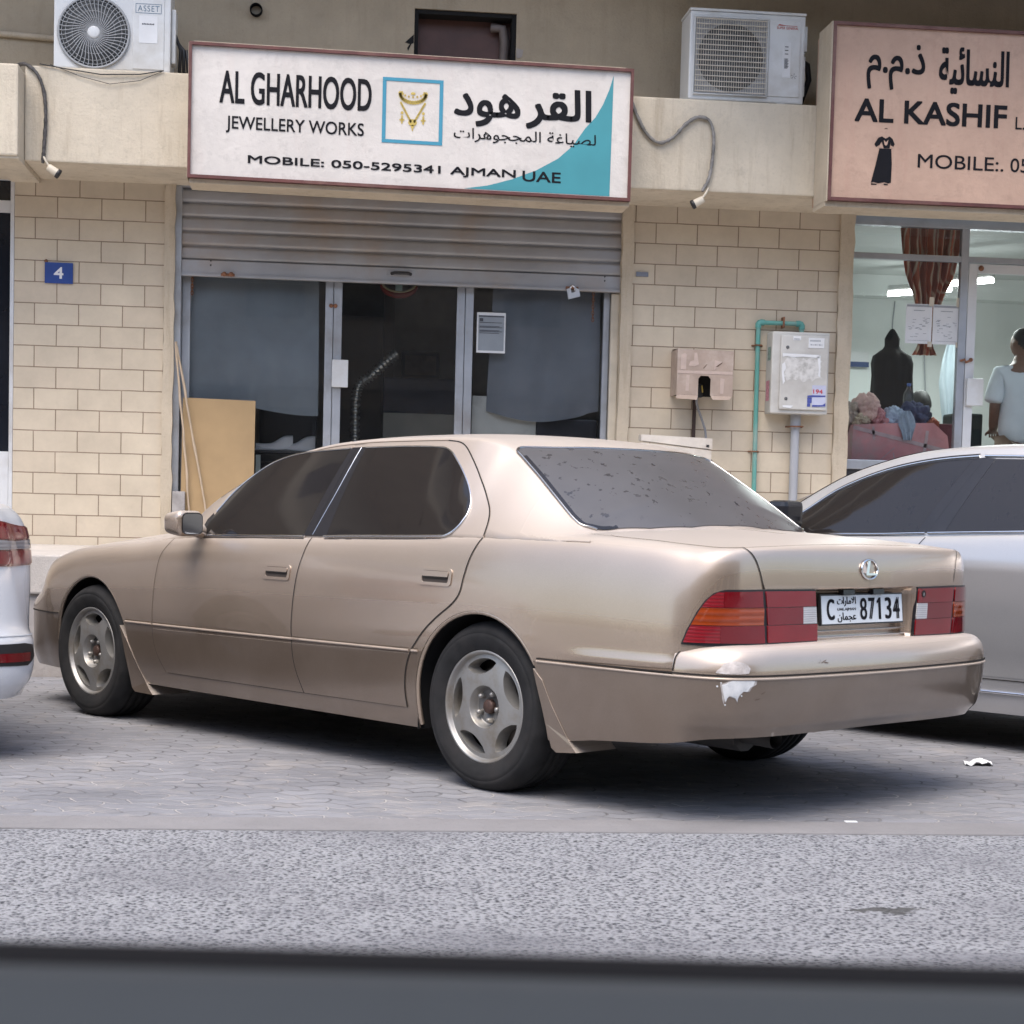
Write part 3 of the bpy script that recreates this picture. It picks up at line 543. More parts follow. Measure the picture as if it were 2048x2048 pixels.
write(b,arabic(st),4.205,4.05,4.712,4.372,yy,0,.035); write(b,'\u0645.\u0645.\u0630' if False else arabic('\u0630.\u0645.\u0645'),3.688,4.055,4.105,4.372,yy,0,.026)
write(b,'AL KASHIF',3.615,3.828,4.708,3.990,yy,0,.06); write(b,'MOBILE:.',4.078,3.532,4.698,3.628,yy,0,.014); write(b,'05',4.748,3.532,4.880,3.628,yy,0,.014); write(b,'L.L.C',4.772,3.828,5.00,3.915,yy,0,.012)
spart(b,'lettering',MT['letter'],sg)
b=MB()
flat(b,[(3.800,3.652),(3.885,3.652),(3.893,3.55),(3.892,3.42),(3.87,3.414),(3.845,3.422),(3.80,3.412),(3.765,3.42),(3.748,3.414),(3.775,3.53)],yy)
flat(b,[(3.815,3.735),(3.842,3.720),(3.870,3.737),(3.892,3.72),(3.908,3.685),(3.898,3.665),(3.880,3.678),(3.880,3.70),(3.872,3.655),(3.83,3.655),(3.815,3.70),(3.80,3.675),(3.775,3.66),(3.763,3.68),(3.79,3.725)],yy)
flat(b,[(3.828,3.785),(3.838,3.793),(3.85,3.793),(3.858,3.785),(3.85,3.789),(3.838,3.789)],yy); flat(b,[(3.75,3.410),(3.79,3.408),(3.79,3.402),(3.75,3.40)],yy); flat(b,[(3.84,3.412),(3.87,3.409),(3.87,3.402),(3.84,3.402)],yy)
spart(b,'gown_print',MT['letter'],sg)
b=MB(); flat(b,[(3.828,3.712),(3.845,3.695),(3.862,3.713),(3.855,3.68),(3.845,3.672),(3.835,3.68)],yy-.001); flat(b,[(3.79,3.668),(3.80,3.655),(3.812,3.660),(3.80,3.672)],yy-.001); flat(b,[(3.878,3.665),(3.89,3.656),(3.9,3.664),(3.888,3.672)],yy-.001); spart(b,'gown_trim_print',MT['pink'],sg)
# tube lamp under the tailor sign
t=empty('tube_lamp',(4.9,13.0,3.36),0,'unlit cream tube lamp batten below the pink sign','lamp')
b=MB(); b.box(4.86,6.2,12.98,13.04,3.365,3.405,0,.004); spart(b,'batten',MT['cream'],t); b=MB(); b.tube([(4.80,13.0,3.345),(6.2,13.0,3.345)],.014,n=10); b.box(4.80,4.835,12.985,13.02,3.325,3.365,0,.004); spart(b,'tube',MT['white'],t)
b=MB(); b.tube([(3.9,12.95,3.352),(4.85,12.95,3.34)],.006,n=6); spart(b,'cable',MT['black'],t)
# ------------------------------------------------------------------ outdoor air conditioners
MT['grey_dark']=mat('fan_dark',(.10,.105,.11),.6,0,.15); MT['grille']=mat('grille_grey',(.34,.35,.36),.5,0,.08); MT['gwire']=mat('old_grille_wire',(.58,.53,.45),.6,.0,.15,12)
ac=empty('air_conditioner',(-1.5,13.0,4.0),0,'white outdoor air conditioner with a round swirl fan guard above the ledge','air conditioner')
Y0=12.78
b=MB(); x0,x1,z0,z1=-1.892,-1.105,4.012,4.60; b.box(x0,x1,Y0,Y0+.30,z0,z1,0,.012); cx,cz,R_=-1.622,4.258,.238
b.box(x0+.08,x0+.16,Y0+.02,Y0+.28,4.0,4.012,0); b.box(x1-.16,x1-.08,Y0+.02,Y0+.28,4.0,4.012,0)
spart(b,'casing',MT['white'],ac)
b=MB(); b.lathe([(0,.004),(R_,.004),(R_,0)],(cx,Y0,cz),(0,-1,0),0,48); spart(b,'fan',MT['grey_dark'],ac)
b=MB()
b.tube([(cx+R_*math.cos(2*PI*k/48),Y0-.012,cz+R_*math.sin(2*PI*k/48)) for k in range(48)],.009,n=8,closed=True)
for rr in (.10,.145,.19,.216): b.tube([(cx+rr*math.cos(2*PI*k/48),Y0-.016,cz+rr*math.sin(2*PI*k/48)) for k in range(48)],.0022,n=5,closed=True)
for k in range(44):
    a=2*PI*k/44; pts=[]
    for j in range(7):
        q=j/6; rr=.045+(R_-.045)*q; aa=a+.42*math.sin(PI*q*.6); pts.append((cx+rr*math.cos(aa),Y0-.016-.010*math.sin(PI*q),cz+rr*math.sin(aa)))
    b.tube(pts,.0034,n=5,caps=False)
spart(b,'fan_guard',MT['grille'],ac)
b=MB(); b.lathe([(0,.026),(.03,.026),(.042,.022),(.045,.008)],(cx,Y0,cz),(0,-1,0),0,28); spart(b,'hub',MT['white'],ac)
b=MB(); b.box(-1.36,-1.148,Y0-.006,Y0+.005,4.028,4.52,0,.004); pn=spart(b,'side_panel',MT['white'],ac)
b=MB(); yq=Y0-.0075
for (a,c,e2,g) in ((-1.343,4.405,-1.167,4.409),(-1.343,4.466,-1.167,4.470),(-1.343,4.4095,-1.339,4.4655),(-1.171,4.4095,-1.167,4.4655)): flat(b,[(a,c),(e2,c),(e2,g),(a,g)],yq)
write(b,'ASSET',-1.328,4.418,-1.182,4.458,yq,0,.004,spacing=1.15); spart(b,'badge',mat('steel_blue_print',(.13,.20,.27),.5),pn)
b=MB(); b.box(-1.318,-1.193,Y0-.0085,Y0-.006,4.205,4.389); spart(b,'sticker',MT['paper'],pn)
b=MB()
for k in range(8): flat(b,[(-1.298+k*.0105,4.328),(-1.2905+k*.0105,4.328),(-1.2905+k*.0105,4.337+.002*(k%2)),(-1.298+k*.0105,4.337)],Y0-.0095)
spart(b,'print',MT['ink'],pn)
b=MB(); b.box(x1+.001,x1+.03,Y0+.06,Y0+.20,4.09,4.46,0,.008); spart(b,'valve_cover',MT['white'],ac)
b=MB()
for k in range(3): b.tube([(x1+.02+.02*k,Y0+.12+.03*k,4.30-.05*k),(x1+.06+.02*k,Y0+.13,4.2),(x1+.05+.03*k,Y0+.16,4.06),(x1+.10+.03*k,Y0+.3,4.02)],.012,n=8)
b.tube([(x1-.02,Y0+.05,4.018),(x1+.2,Y0+.1,4.016)],.006,n=6); spart(b,'pipes',MT['black'],ac)
b=MB(); b.tube([(-1.97,12.69,4.01),(-1.8,12.685,3.985),(-1.56,12.684,3.958),(-1.3,12.685,3.972),(-1.14,12.69,4.006)],.004,n=6); b.tube([(-1.9,12.69,4.01),(-1.7,12.685,3.94),(-1.5,12.684,3.897),(-1.3,12.685,3.93),(-1.15,12.69,4.0)],.0022,n=5); spart(b,'drooping_cables',MT['black'],ac)
ac=empty('air_conditioner',(2.95,13.0,4.0),0,'older white outdoor air conditioner with a rusty square wire grille, nearest the pink sign','air conditioner')
x0,x1,z0,z1=2.517,3.352,4.018,4.655
b=MB(); b.box(x0,x1,Y0,Y0+.32,z0,z1-.02,0,.012); b.box(x0-.004,x1+.004,Y0-.005,Y0+.325,z1-.019,z1,0,.006); b.box(x0+.02,x0+.1,Y0+.02,Y0+.3,4.0,4.017); b.box(3.16,3.22,Y0-.01,Y0+.3,4.0,4.017)
spart(b,'casing',MT['white'],ac)
gx0,gx1,gz0,gz1=2.556,3.07,4.064,4.585
b=MB(); b.box(gx0,gx1,Y0-.004,Y0+.004,gz0,gz1,0); b.lathe([(0,.006),(.235,.006),(.24,.0)],(2.812,Y0,4.318),(0,-1,0),1,40); spart(b,'fan',[MT['grille'],MT['grey_dark']],ac)
b=MB()
for k in range(30): 
    x=gx0+.006+(gx1-gx0-.012)*k/29; b.tube([(x,Y0-.022,gz0),(x,Y0-.022,gz1)],.0024,n=4,caps=False)
for k in range(15):
    z=gz0+.008+(gz1-gz0-.016)*k/14; b.tube([(gx0,Y0-.026,z),(gx1,Y0-.026,z)],.0040,n=5,caps=False)
spart(b,'wire_grille',MT['gwire'],ac)
b=MB(); fr_=[(gx0-.008,gz0-.008),(gx1+.008,gz0-.008),(gx1+.008,gz1+.008),(gx0-.008,gz1+.008)]; b.tube([(a,Y0-.016,c) for a,c in fr_],.007,n=8,closed=True); spart(b,'grille_frame',MT['white'],ac)
b=MB(); b.box(3.088,3.318,Y0-.007,Y0+.004,4.062,4.598,0,.005); pn=spart(b,'side_panel',MT['white'],ac)
b=MB(); yq=Y0-.0085; write(b,'SUPER GENERAL',3.142,4.535,3.298,4.553,yq,0,.02); flat(b,[(3.145,4.560),(3.29,4.558),(3.29,4.561),(3.20,4.563),(3.16,4.570)],yq); spart(b,'badge',mat('red_print',(.45,.07,.05),.5),pn)
b=MB(); b.box(3.19,3.248,Y0-.0095,Y0-.007,4.197,4.445); spart(b,'sticker',MT['paper'],pn)
b=MB()
for k in range(11): flat(b,[(3.203,4.262+k*.0065),(3.226+(k%3)*.004,4.262+k*.0065),(3.226+(k%3)*.004,4.266+k*.0065),(3.203,4.266+k*.0065)],Y0-.0105)
for k in range(3): flat(b,[(3.205,4.36+k*.025),(3.23,4.36+k*.025),(3.23,4.366+k*.025),(3.205,4.366+k*.025)],Y0-.0105)
for k in range(5): a=k*1.3; flat(b,[(3.275,4.21),(3.275+.022*math.cos(a),4.21+.02*math.sin(a)),(3.275+.022*math.cos(a+.22),4.21+.02*math.sin(a+.22))],Y0-.0085)
spart(b,'print',MT['ink'],pn)
b=MB(); b.box(x1+.001,x1+.03,Y0+.05,Y0+.2,4.40,4.58,0,.008); b.box(x1+.001,x1+.012,Y0+.02,Y0+.24,4.08,4.36,0,.004); spart(b,'valve_cover',MT['white'],ac)
b=MB(); b.tube([(x1+.01,Y0+.2,4.38),(x1+.08,Y0+.22,4.35),(x1+.10,Y0+.24,4.25),(x1+.06,Y0+.26,4.12),(x1+.04,Y0+.3,4.05)],.022,n=10); spart(b,'pipes',MT['black'],ac)
# ------------------------------------------------------------------ spotlights hung under the ledge, each with its taped cable
def spot(loc,aim,cable,label,m):
    t=empty('spotlight',loc,0,label,'spotlight'); c=Vector(loc); a=Vector(aim).normalized()
    b=MB(); b.lathe([(0,0),(.020,0),(.026,.008),(.029,.075),(.030,.082),(.026,.082),(.024,.07),(0,.066)],c,a,0,20); spart(b,'lamp_head',MT['cream'],t)
    b=MB(); b.lathe([(.031,.070),(.033,.072),(.033,.092),(.028,.094),(.024,.075)],c,a,0,20); spart(b,'black_rim',MT['black'],t)
    b=MB(); b.tube([c+a*.02,c+Vector((-a.x*.02,.0,.045)),c+Vector((-a.x*.04,.02,.075)),c+Vector((-a.x*.045,.05,.10))],.008,n=8); spart(b,'bracket',MT['cream'],t)
    b=MB(); pts=crom(cable,6); R=random.Random(5); b.tube(pts,[.012+R.uniform(-.002,.003) for _ in pts],n=8); spart(b,'cable',m,t)
cbm=mat('taped_cable',(.07,.065,.065),.6,0,.7,30); cbl=mat('taped_grey_cable',(.22,.21,.20),.6,0,.5,14)
spot((-1.905,12.66,3.318),(.80,.10,-.50),[(-2.15,12.83,4.02),(-2.06,12.70,4.003),(-1.99,12.685,3.948),(-1.945,12.683,3.85),(-1.926,12.682,3.70),(-1.928,12.682,3.56),(-1.936,12.682,3.42),(-1.940,12.68,3.345)],'cream spotlight under the ledge above the left block pier',cbm)
spot((2.628,12.66,3.30),(-.80,.15,-.45),[(2.08,12.69,4.0),(2.13,12.683,3.88),(2.214,12.68,3.736),(2.30,12.68,3.68),(2.40,12.68,3.722),(2.482,12.68,3.812),(2.571,12.68,3.870),(2.65,12.68,3.855),(2.684,12.68,3.784),(2.688,12.68,3.60),(2.663,12.68,3.442),(2.618,12.67,3.355)],'cream spotlight under the ledge between the two shop signs',cbl)
# ------------------------------------------------------------------ plates, boxes and pipes on the block piers
t=empty('number_plate',(-1.93,BY,2.69),0,'blue house number plate with a white 4 on the left block pier','number plate')
b=MB(); b.box(-2.028,-1.828,BY-.018,BY-.003,2.618,2.768,0,.004); spart(b,'plate',mat('enamel_blue',(.022,.06,.25),.3,coat=.4),t)
b=MB(); write(b,'4',-1.963,2.652,-1.895,2.735,BY-.0195,0,.055); spart(b,'lettering',MT['paper'],t)
b=MB(); b.lathe([(0,.008),(.012,.006),(.014,0)],(-2.02,BY-.004,2.776),(0,-1,0),0,10); spart(b,'fixing',MT['rust'],t)
b=MB(); b.box(2.288,2.38,BY-.012,BY-.002,2.836,2.870,0,.002); tag(part(b,'name_plate',mat('grey_blank_plate',(.19,.21,.26),.5),None),'small blank grey plate on the wall right of the shutter','plate')
def strap(b,x,z,r,y): b.tube([(x-r-.02,BY-.004,z),(x-r,BY-.01,z),(x-r,y-r,z),(x+r,y-r,z),(x+r,BY-.01,z),(x+r+.02,BY-.004,z)],.006,0,6)
t=empty('water_pipe',(3.226,BY,1.7),0,'thin teal water pipe that bends over into the meter cabinet','pipe')
py=BY-.045; b=MB(); r_=.0175
b.tube([(3.235,py,.74),(3.228,py,1.6),(3.222,py,2.50)],r_,n=12); b.tube([(3.248,py,2.526),(3.53,py,2.526)],r_,n=12); b.tube([(3.556,py,2.50),(3.556,py,2.40)],r_,n=12); spart(b,'pipe',mat('teal_ppr',(.115,.34,.30),.4,0,.08,8,dirt=(.30,.34,.30)),t)
for (ex,sx) in ((3.222,1),(3.556,-1)):
    b=MB(); b.tube([(ex,py,2.485),(ex,py,2.512),(ex+sx*.008,py,2.523),(ex+sx*.018,py,2.527),(ex+sx*.045,py,2.526)],.0235,n=14); spart(b,'elbow',mat('teal_fitting',(.10,.31,.28),.4),t)
for z in (2.355,1.56): b=MB(); strap(b,3.226,z,.022,py); spart(b,'clip',MT['rust'],t)
b=MB(); b.box(3.405,3.418,py-.03,BY,2.49,2.572,0,.003); spart(b,'clip',MT['rust'],t)
t=empty('conduit_pipe',(3.53,BY,1.5),0,'grey plastic conduit running down below the meter cabinet','pipe')
b=MB(); b.tube([(3.532,py-.01,.74),(3.53,py-.01,1.80)],.033,n=16); b.lathe([(.040,0),(.040,.12),(.033,.125)],(3.53,py-.01,1.74),(0,0,1),0,16); spart(b,'pipe',mat('grey_conduit',(.36,.37,.40),.45,0,.06,6),t)
b=MB(); strap(b,3.53,1.755,.045,py-.02); spart(b,'clip',MT['rust'],t)
t=empty('meter_cabinet',(3.52,BY,2.15),0,'white wall meter cabinet covered in torn paper and stickers','cabinet')
mx0,mx1,mz0,mz1=3.30,3.738,1.845,2.452; my=BY-.20
MT['cab']=mat('old_white_cabinet',(.56,.55,.52),.5,0,.07,5,dirt=(.42,.40,.37))
b=MB(); b.box(mx0,mx1,my+.02,BY-.001,mz0,mz1,0,.012); spart(b,'case',MT['cab'],t)
b=MB(); b.box(mx0+.062,mx1-.012,my,my+.019,mz0+.03,mz1-.025,0,.01); dr=spart(b,'door',MT['cab'],t)
for z in (2.335,1.955): b=MB(); b.lathe([(0,.006),(.010,.006),(.013,0)],(3.413,my,z),(0,-1,0),0,14); spart(b,'lock',MT['grey_dark'],dr)
tp=mat('torn_paper',(.60,.59,.57),.9,0,.1,25,.3,.001,60,dirt=(.36,.35,.33),ds=18)
b=MB(); R=random.Random(3); n=44; flat(b,[(3.535+(.140+R.uniform(-.016,.012))*(max(-1,min(1,1.25*math.cos(2*PI*k/n)))),2.175+(.085+R.uniform(-.02,.012))*(max(-1,min(1,1.25*math.sin(2*PI*k/n))))) for k in range(n)],my-.002); spart(b,'torn_paper',tp,dr)
b=MB()
for poly in ([(3.375,2.29),(3.655,2.285),(3.65,2.262),(3.53,2.268),(3.45,2.262),(3.41,2.27),(3.378,2.262)],[(3.375,2.21),(3.395,2.225),(3.405,2.18),(3.39,2.15),(3.40,2.08),(3.385,2.06),(3.375,2.13)],[(3.64,2.27),(3.665,2.28),(3.668,2.12),(3.65,2.13),(3.655,2.18)],[(3.452,2.420),(3.512,2.420),(3.512,2.388),(3.452,2.386)],[(3.388,1.905),(3.47,1.905),(3.45,1.885),(3.39,1.89)]): flat(b,poly,my-.0035)
b.box(3.570,3.690,my-.004,my-.001,2.335,2.410); spart(b,'sticker',MT['paper'],dr)
b=MB()
for k in range(9):
    for (xx,zz,ww,hh) in ((3.582+k*.009,2.383,.006,.011),(3.585+k*.0105,2.354,.004 if k%3 else .008,.010),(3.459+k*.005,2.393,.0035,.008)): flat(b,[(xx,zz),(xx+ww,zz),(xx+ww,zz+hh),(xx,zz+hh)],my-.0055)
spart(b,'print',MT['inkl'],dr)
b=MB(); b.box(3.610,3.715,my-.004,my-.001,1.90,2.060); spart(b,'sticker',mat('sticker_lilac',(.50,.52,.66),.6),dr,label='lilac sticker with a red number')
b=MB(); flat(b,[(3.575,1.982),(3.612,1.986),(3.712,1.986),(3.712,1.975),(3.575,1.97)],my-.0055); flat(b,[(3.575,1.90),(3.60,1.90),(3.60,1.925),(3.575,1.925)],my-.003); flat(b,[(3.612,1.90),(3.715,1.905),(3.715,1.93),(3.69,1.915),(3.612,1.913)],my-.0055); flat(b,[(3.575,1.927),(3.609,1.927),(3.609,1.968),(3.575,1.968)],my-.002); spart(b,'sticker_band',mat('sticker_blue',(.06,.08,.30),.6),dr)
b=MB(); write(b,'194',3.618,1.998,3.690,2.030,my-.0055,0,.05); spart(b,'print',mat('sticker_red',(.55,.05,.06),.6),dr)
b=MB(); b.add([(mx0-.002,my+.06,1.94),(mx0-.002,my+.16,1.94),(mx0-.002,my+.16,2.09),(mx0-.002,my+.06,2.09)],[(0,1,2,3)]); spart(b,'sticker',mat('sticker_pink',(.50,.22,.28),.6,0,.4,50),t)
b=MB(); b.add([(mx0-.002,my+.05,2.24),(mx0-.002,my+.14,2.24),(mx0-.002,my+.14,2.34),(mx0-.002,my+.05,2.34)],[(0,1,2,3)]); spart(b,'sticker',mat('sticker_green',(.22,.30,.27),.6,0,.5,60),t)
# cardboard box with a hole, taped on the wall
t=empty('cardboard_box',(2.78,BY,2.12),0,'cardboard box taped to the block wall with a cut-out hole','box')
cm=mat('taped_cardboard',(.37,.29,.24),.85,0,.14,9,.1,.001,50,dirt=(.46,.38,.33),ds=6); cmt=mat('packing_tape',(.47,.37,.32),.45,0,.1,20)
cy=BY-.25
b=MB(); poly=[(2.575,1.955),(2.735,1.955),(2.735,2.075),(2.752,2.098),(2.81,2.098),(2.828,2.075),(2.828,1.955),(2.995,1.955),(2.995,2.285),(2.575,2.29)]
b.prism(poly,cy,cy+.006); b.box(2.575,2.581,cy+.007,BY-.001,1.955,2.288); b.box(2.99,2.996,cy+.007,BY-.001,1.955,2.285); b.add([(2.575,cy,2.29),(2.995,cy,2.286),(2.99,BY,2.30),(2.58,BY,2.305)],[(0,1,2,3)]); b.box(2.581,2.99,BY-.012,BY-.002,1.96,2.28,1)
b.add([(2.565,cy-.035,1.925),(2.72,cy-.045,1.918),(2.735,cy,1.954),(2.575,cy,1.954)],[(0,1,2,3)]); b.add([(2.83,cy,1.954),(2.99,cy,1.954),(2.965,cy-.03,1.925),(2.84,cy-.04,1.922)],[(0,1,2,3)])
spart(b,'carton',[cm,MT['dark']],t)
b=MB(); b.box(2.577,2.992,cy-.0025,cy-.0005,2.112,2.134); flat(b,[(2.60,2.14),(2.64,2.14),(2.642,2.25),(2.63,2.26),(2.602,2.25)],cy-.002); flat(b,[(2.66,2.17),(2.70,2.165),(2.735,2.18),(2.73,2.21),(2.72,2.265),(2.70,2.265),(2.698,2.21),(2.67,2.20)],cy-.002); flat(b,[(2.90,1.97),(2.925,1.97),(2.932,2.08),(2.90,2.085)],cy-.002); flat(b,[(2.64,1.985),(2.665,1.985),(2.668,2.10),(2.645,2.10)],cy-.002); flat(b,[(2.85,2.14),(2.91,2.205),(2.855,2.215)],cy-.002); spart(b,'tape',cmt,t)
b=MB(); flat(b,[(2.765,2.15),(2.79,2.18),(2.80,2.185),(2.775,2.155)],cy-.003); flat(b,[(2.86,2.165),(2.90,2.195),(2.915,2.20),(2.88,2.17)],cy-.003); spart(b,'tear',mat('dark_cardboard',(.12,.075,.05),.9),t)
b=MB(); b.box(2.765,2.805,BY-.09,BY-.013,1.95,2.05,0,.005); spart(b,'socket',MT['black'],t)
b=MB(); b.tube([(2.793,BY-.11,2.035),(2.797,BY-.12,1.985)],.005,n=6); spart(b,'indicator',mat('yellow_wire',(.55,.42,.10),.5),t)
b=MB(); b.tube(crom([(2.76,BY-.10,1.96),(2.762,BY-.09,1.90),(2.80,BY-.07,1.81),(2.838,BY-.07,1.70),(2.842,BY-.09,1.60),(2.835,BY-.12,1.55)],6),.009,n=8); spart(b,'grey_wire',mat('grey_flex',(.22,.22,.23),.5),t)
b=MB(); b.box(2.748,2.772,BY-.03,BY-.005,1.60,1.945,0,.003); tag(part(b,'wall_batten',mat('dark_wood',(.045,.025,.02),.7),None),'thin dark batten below the cardboard box','batten')
# whitewashed boards of a small stand in front of the pier
t=empty('wooden_crate',(2.6,13.1,.735),0,'low whitewashed plank stand behind the beige car roof','stand')
b=MB(); b.add([(x,y,z) for y in(13.05,13.16) for x,z in((2.305,1.605),(2.835,1.555),(2.835,1.635),(2.305,1.650))],[(0,1,2,3),(7,6,5,4),(0,4,5,1),(1,5,6,2),(2,6,7,3),(3,7,4,0)]); spart(b,'plank',MT['wwood'],t)
b=MB(); b.add([(x,y,z) for y in(13.03,13.15) for x,z in((2.30,1.36),(2.825,1.36),(2.825,1.545),(2.30,1.59))],[(0,1,2,3),(7,6,5,4),(0,4,5,1),(1,5,6,2),(2,6,7,3),(3,7,4,0)]); spart(b,'plank',MT['wwood'],t)
b=MB(); b.box(2.32,2.38,13.04,13.14,.735,1.36); b.box(2.76,2.82,13.04,13.14,.735,1.36); spart(b,'leg',MT['wwood'],t)
b=MB(); b.prism([(2.827,1.49),(2.85,1.455),(2.83,1.45)],13.05,13.10); b.box(2.79,2.81,13.045,13.049,1.572,1.588); spart(b,'rag',MT['black'],t)
# ------------------------------------------------------------------ things at the jewellery shop front
t=empty('padlock',(1.815,sy-.05,2.70),0,'square steel padlock hanging from the shutter','padlock')
b=MB(); b.tube([(1.795,sy-.055,2.70),(1.797,sy-.06,2.735),(1.815,sy-.06,2.752),(1.833,sy-.06,2.735),(1.835,sy-.055,2.70)],.008,n=8); spart(b,'shackle',MT['chrome'],t)
b=MB(); b.prism([(1.770,2.722),(1.798,2.732),(1.806,2.695),(1.836,2.704),(1.836,2.735),(1.862,2.722),(1.872,2.672),(1.785,2.648)],sy-.07,sy-.045); spart(b,'body',mat('brushed_steel',(.62,.63,.65),.35,.6,.05),t)
def chain(x,z0,z1,label):
    b=MB(); z=z0; k=0
    while z>z1:
        pts=[]
        for j in range(10):
            a=2*PI*j/10; pts.append((x+(.008*math.cos(a) if k%2 else 0),BY+.09+(0 if k%2 else .008*math.cos(a)),z+.016*math.sin(a)))
        b.tube(pts,.0032,n=5,closed=True); z-=.024; k+=1
    tag(part(b,'hanging_chain',MT['rust'],None),label,'chain')
chain(1.985,2.73,2.51,'rusty chain hanging at the right end of the shutter'); chain(-.985,2.72,2.58,'short rusty chain hanging at the left end of the shutter')
def drape(name,outline_top,outline_bot,y,m,label,cat,amp=.02,n=60,rows=24,folds=5,seed=1,diag=.6):
    b=MB(); R=random.Random(seed); ph=[R.uniform(0,6.28) for _ in range(4)]; g=[]
    for j in range(rows+1):
        v=j/rows; row=[]
        for i in range(n+1):
            u_=i/n; xt,zt=outline_top(u_); xb,zb=outline_bot(u_); x=xt+(xb-xt)*v; z=zt+(zb-zt)*v
            d=math.sin(folds*2*PI*u_+ph[0]+diag*4*v)+.6*math.sin(folds*3.7*u_+ph[1]-diag*5*v)+.35*math.sin(folds*11*u_+ph[2]+2*v)
            row.append((x,y+amp*d*(.25+.75*v)+.01*math.sin(9*v+4*u_),z))
        g.append(row)
    b.grid(g,0,True,flip=True); return tag(part(b,name,m,None),label,cat)
cl=mat('blue_grey_cloth',(.34,.375,.395),.95,0,.12,3,.2,.001,200); cd2=mat('dark_grey_cloth',(.285,.305,.335),.95,0,.12,3,.2,.001,200)
drape('curtain',lambda u_:(-1.05+u_*.985,3.1),lambda u_:(-1.05+u_*1.0,1.765+.03*math.sin(5*u_)),FY+.07,cl,'blue grey cloth hung behind the left shop window','curtain',.020,folds=2.3,seed=4)
drape('curtain',lambda u_:(1.255+u_*.80,3.1),lambda u_:(1.215+u_*.86,1.815-.07*math.sin(PI*min(1,u_*1.1))+.18*max(0,u_-.86)),FY+.07,cd2,'dark grey cloth sagging behind the right shop window','curtain',.026,folds=2.0,seed=9,diag=1.5)
t=empty('notice',(1.23,FY,2.4),0,'framed grey printed notice taped inside the right shop window','notice')
b=MB(); b.box(1.120,1.336,FY-.012,FY-.005,2.245,2.545); spart(b,'sheet',MT['paper'],t)
b=MB(); b.box(1.132,1.325,FY-.0145,FY-.0125,2.262,2.522); spart(b,'printed_area',mat('notice_grey',(.26,.29,.32),.5,0,.1),t)
b=MB(); b.box(1.14,1.166,FY-.017,FY-.015,2.478,2.502)
for k,z in enumerate((2.468,2.44,2.432,2.41,2.402,2.39)): b.box(1.14,1.31-.02*(k%2),FY-.017,FY-.015,z,z+.004)
b.box(1.132,1.325,FY-.017,FY-.015,2.512,2.522); spart(b,'print',MT['ink'],t)
t=empty('cardboard_sheet',(-.77,13.3,.735),0,'tan board leaning in the shop front behind the car','board')
b=MB(); b.add([(-1.035,13.30,.735),(-.51,13.30,.735),(-.508,13.40,1.822),(-1.033,13.40,1.83),(-1.035,13.315,.735),(-.51,13.315,.735),(-.508,13.415,1.822),(-1.033,13.415,1.83)],[(0,1,2,3),(7,6,5,4),(0,4,5,1),(1,5,6,2),(2,6,7,3),(3,7,4,0)]); spart(b,'panel',mat('tan_hardboard',(.36,.245,.125),.75,0,.08,4,.1,.001,60,dirt=(.31,.21,.11)),t)
for (xa,za,xb,zb,lab) in ((-1.088,2.23,-.94,.74,'bare thin stick leaning left of the other stick on the board'),(-1.08,2.20,-.80,.74,'long thin stick leaning across the tan board')):
    b=MB(); R=random.Random(int(xb*100)); b.tube([(xa+(xb-xa)*k/14+R.uniform(-.004,.004),13.37-.09*k/14,za+(zb-za)*k/14) for k in range(15)],[.009+R.uniform(-.002,.002) for _ in range(15)],n=7); tag(part(b,'wooden_stick',MT['wood'],None),lab,'stick',group='sticks leaning on the board')
b=MB(); b.box(-1.09,-1.0,13.27,13.37,.735,1.145,0,.006); tag(part(b,'concrete_block',mat('weathered_block',(.33,.31,.30),.9,0,.25,14,.5,.004,40),None),'weathered concrete block at the foot of the shutter rail','block')
# inside the dim room
t=empty('shoe_shelf',(-.4,14.0,FL),0,'low black shelf inside the window with a white front strip','shelf')
b=MB(); b.box(-.62,-.05,13.85,14.25,1.46,1.475,0); b.box(-.62,-.60,13.85,14.25,FL,1.459); b.box(-.07,-.05,13.85,14.25,FL,1.459); b.box(-.62,-.05,14.235,14.25,FL,1.459); spart(b,'carcass',MT['black'],t)
b=MB(); b.box(-.515,-.48,13.835,13.849,1.0,1.44); spart(b,'edge_strip',mat('pale_green_strip',(.62,.7,.65),.6),t)
wh=mat('white_sneaker',(.8,.8,.8),.7,0,.06)
for k,(sx,lab) in enumerate(((-.36,'white sneaker on the shelf nearer the tan board'),(-.19,'white sneaker on the shelf nearer the door'))):
    t=empty('sneaker',(sx,13.95,1.477),0,lab,'shoe',group='white sneakers on the shelf'); b=MB(); rows=[]
    for j in range(13):
        v=j/12; wdt=.042+.012*math.sin(PI*v); h=.045+.065*sstep(.35,.85,v)-.0*v; rows.append([(sx-.16+.28*v,13.95+wdt*math.cos(a)*(1 if 0<j<12 else .5),1.487+max(0,h*math.sin(a))) for a in [PI*q/8 for q in range(9)]])
    b.grid(rows,0,True); spart(b,'upper',wh,t); b=MB(); b.box(sx-.165,sx+.125,13.90,14.0,1.477,1.495,0,.006); spart(b,'sole',MT['paper'],t)
t=empty('office_chair',(-.3,14.6,FL),0,'black chair back seen under the blue grey cloth','chair')
b=MB(); b.box(-.52,-.06,14.55,14.62,1.52,1.86,0,.04); spart(b,'backrest',mat('black_leather',(.015,.016,.022),.45),t); b=MB(); b.box(-.50,-.08,14.1,14.55,1.32,1.40,0,.03); spart(b,'seat',MT['black'],t)
b=MB(); b.tube([(-.29,14.35,FL),(-.29,14.35,1.32)],.03,n=10); spart(b,'post',MT['black'],t)
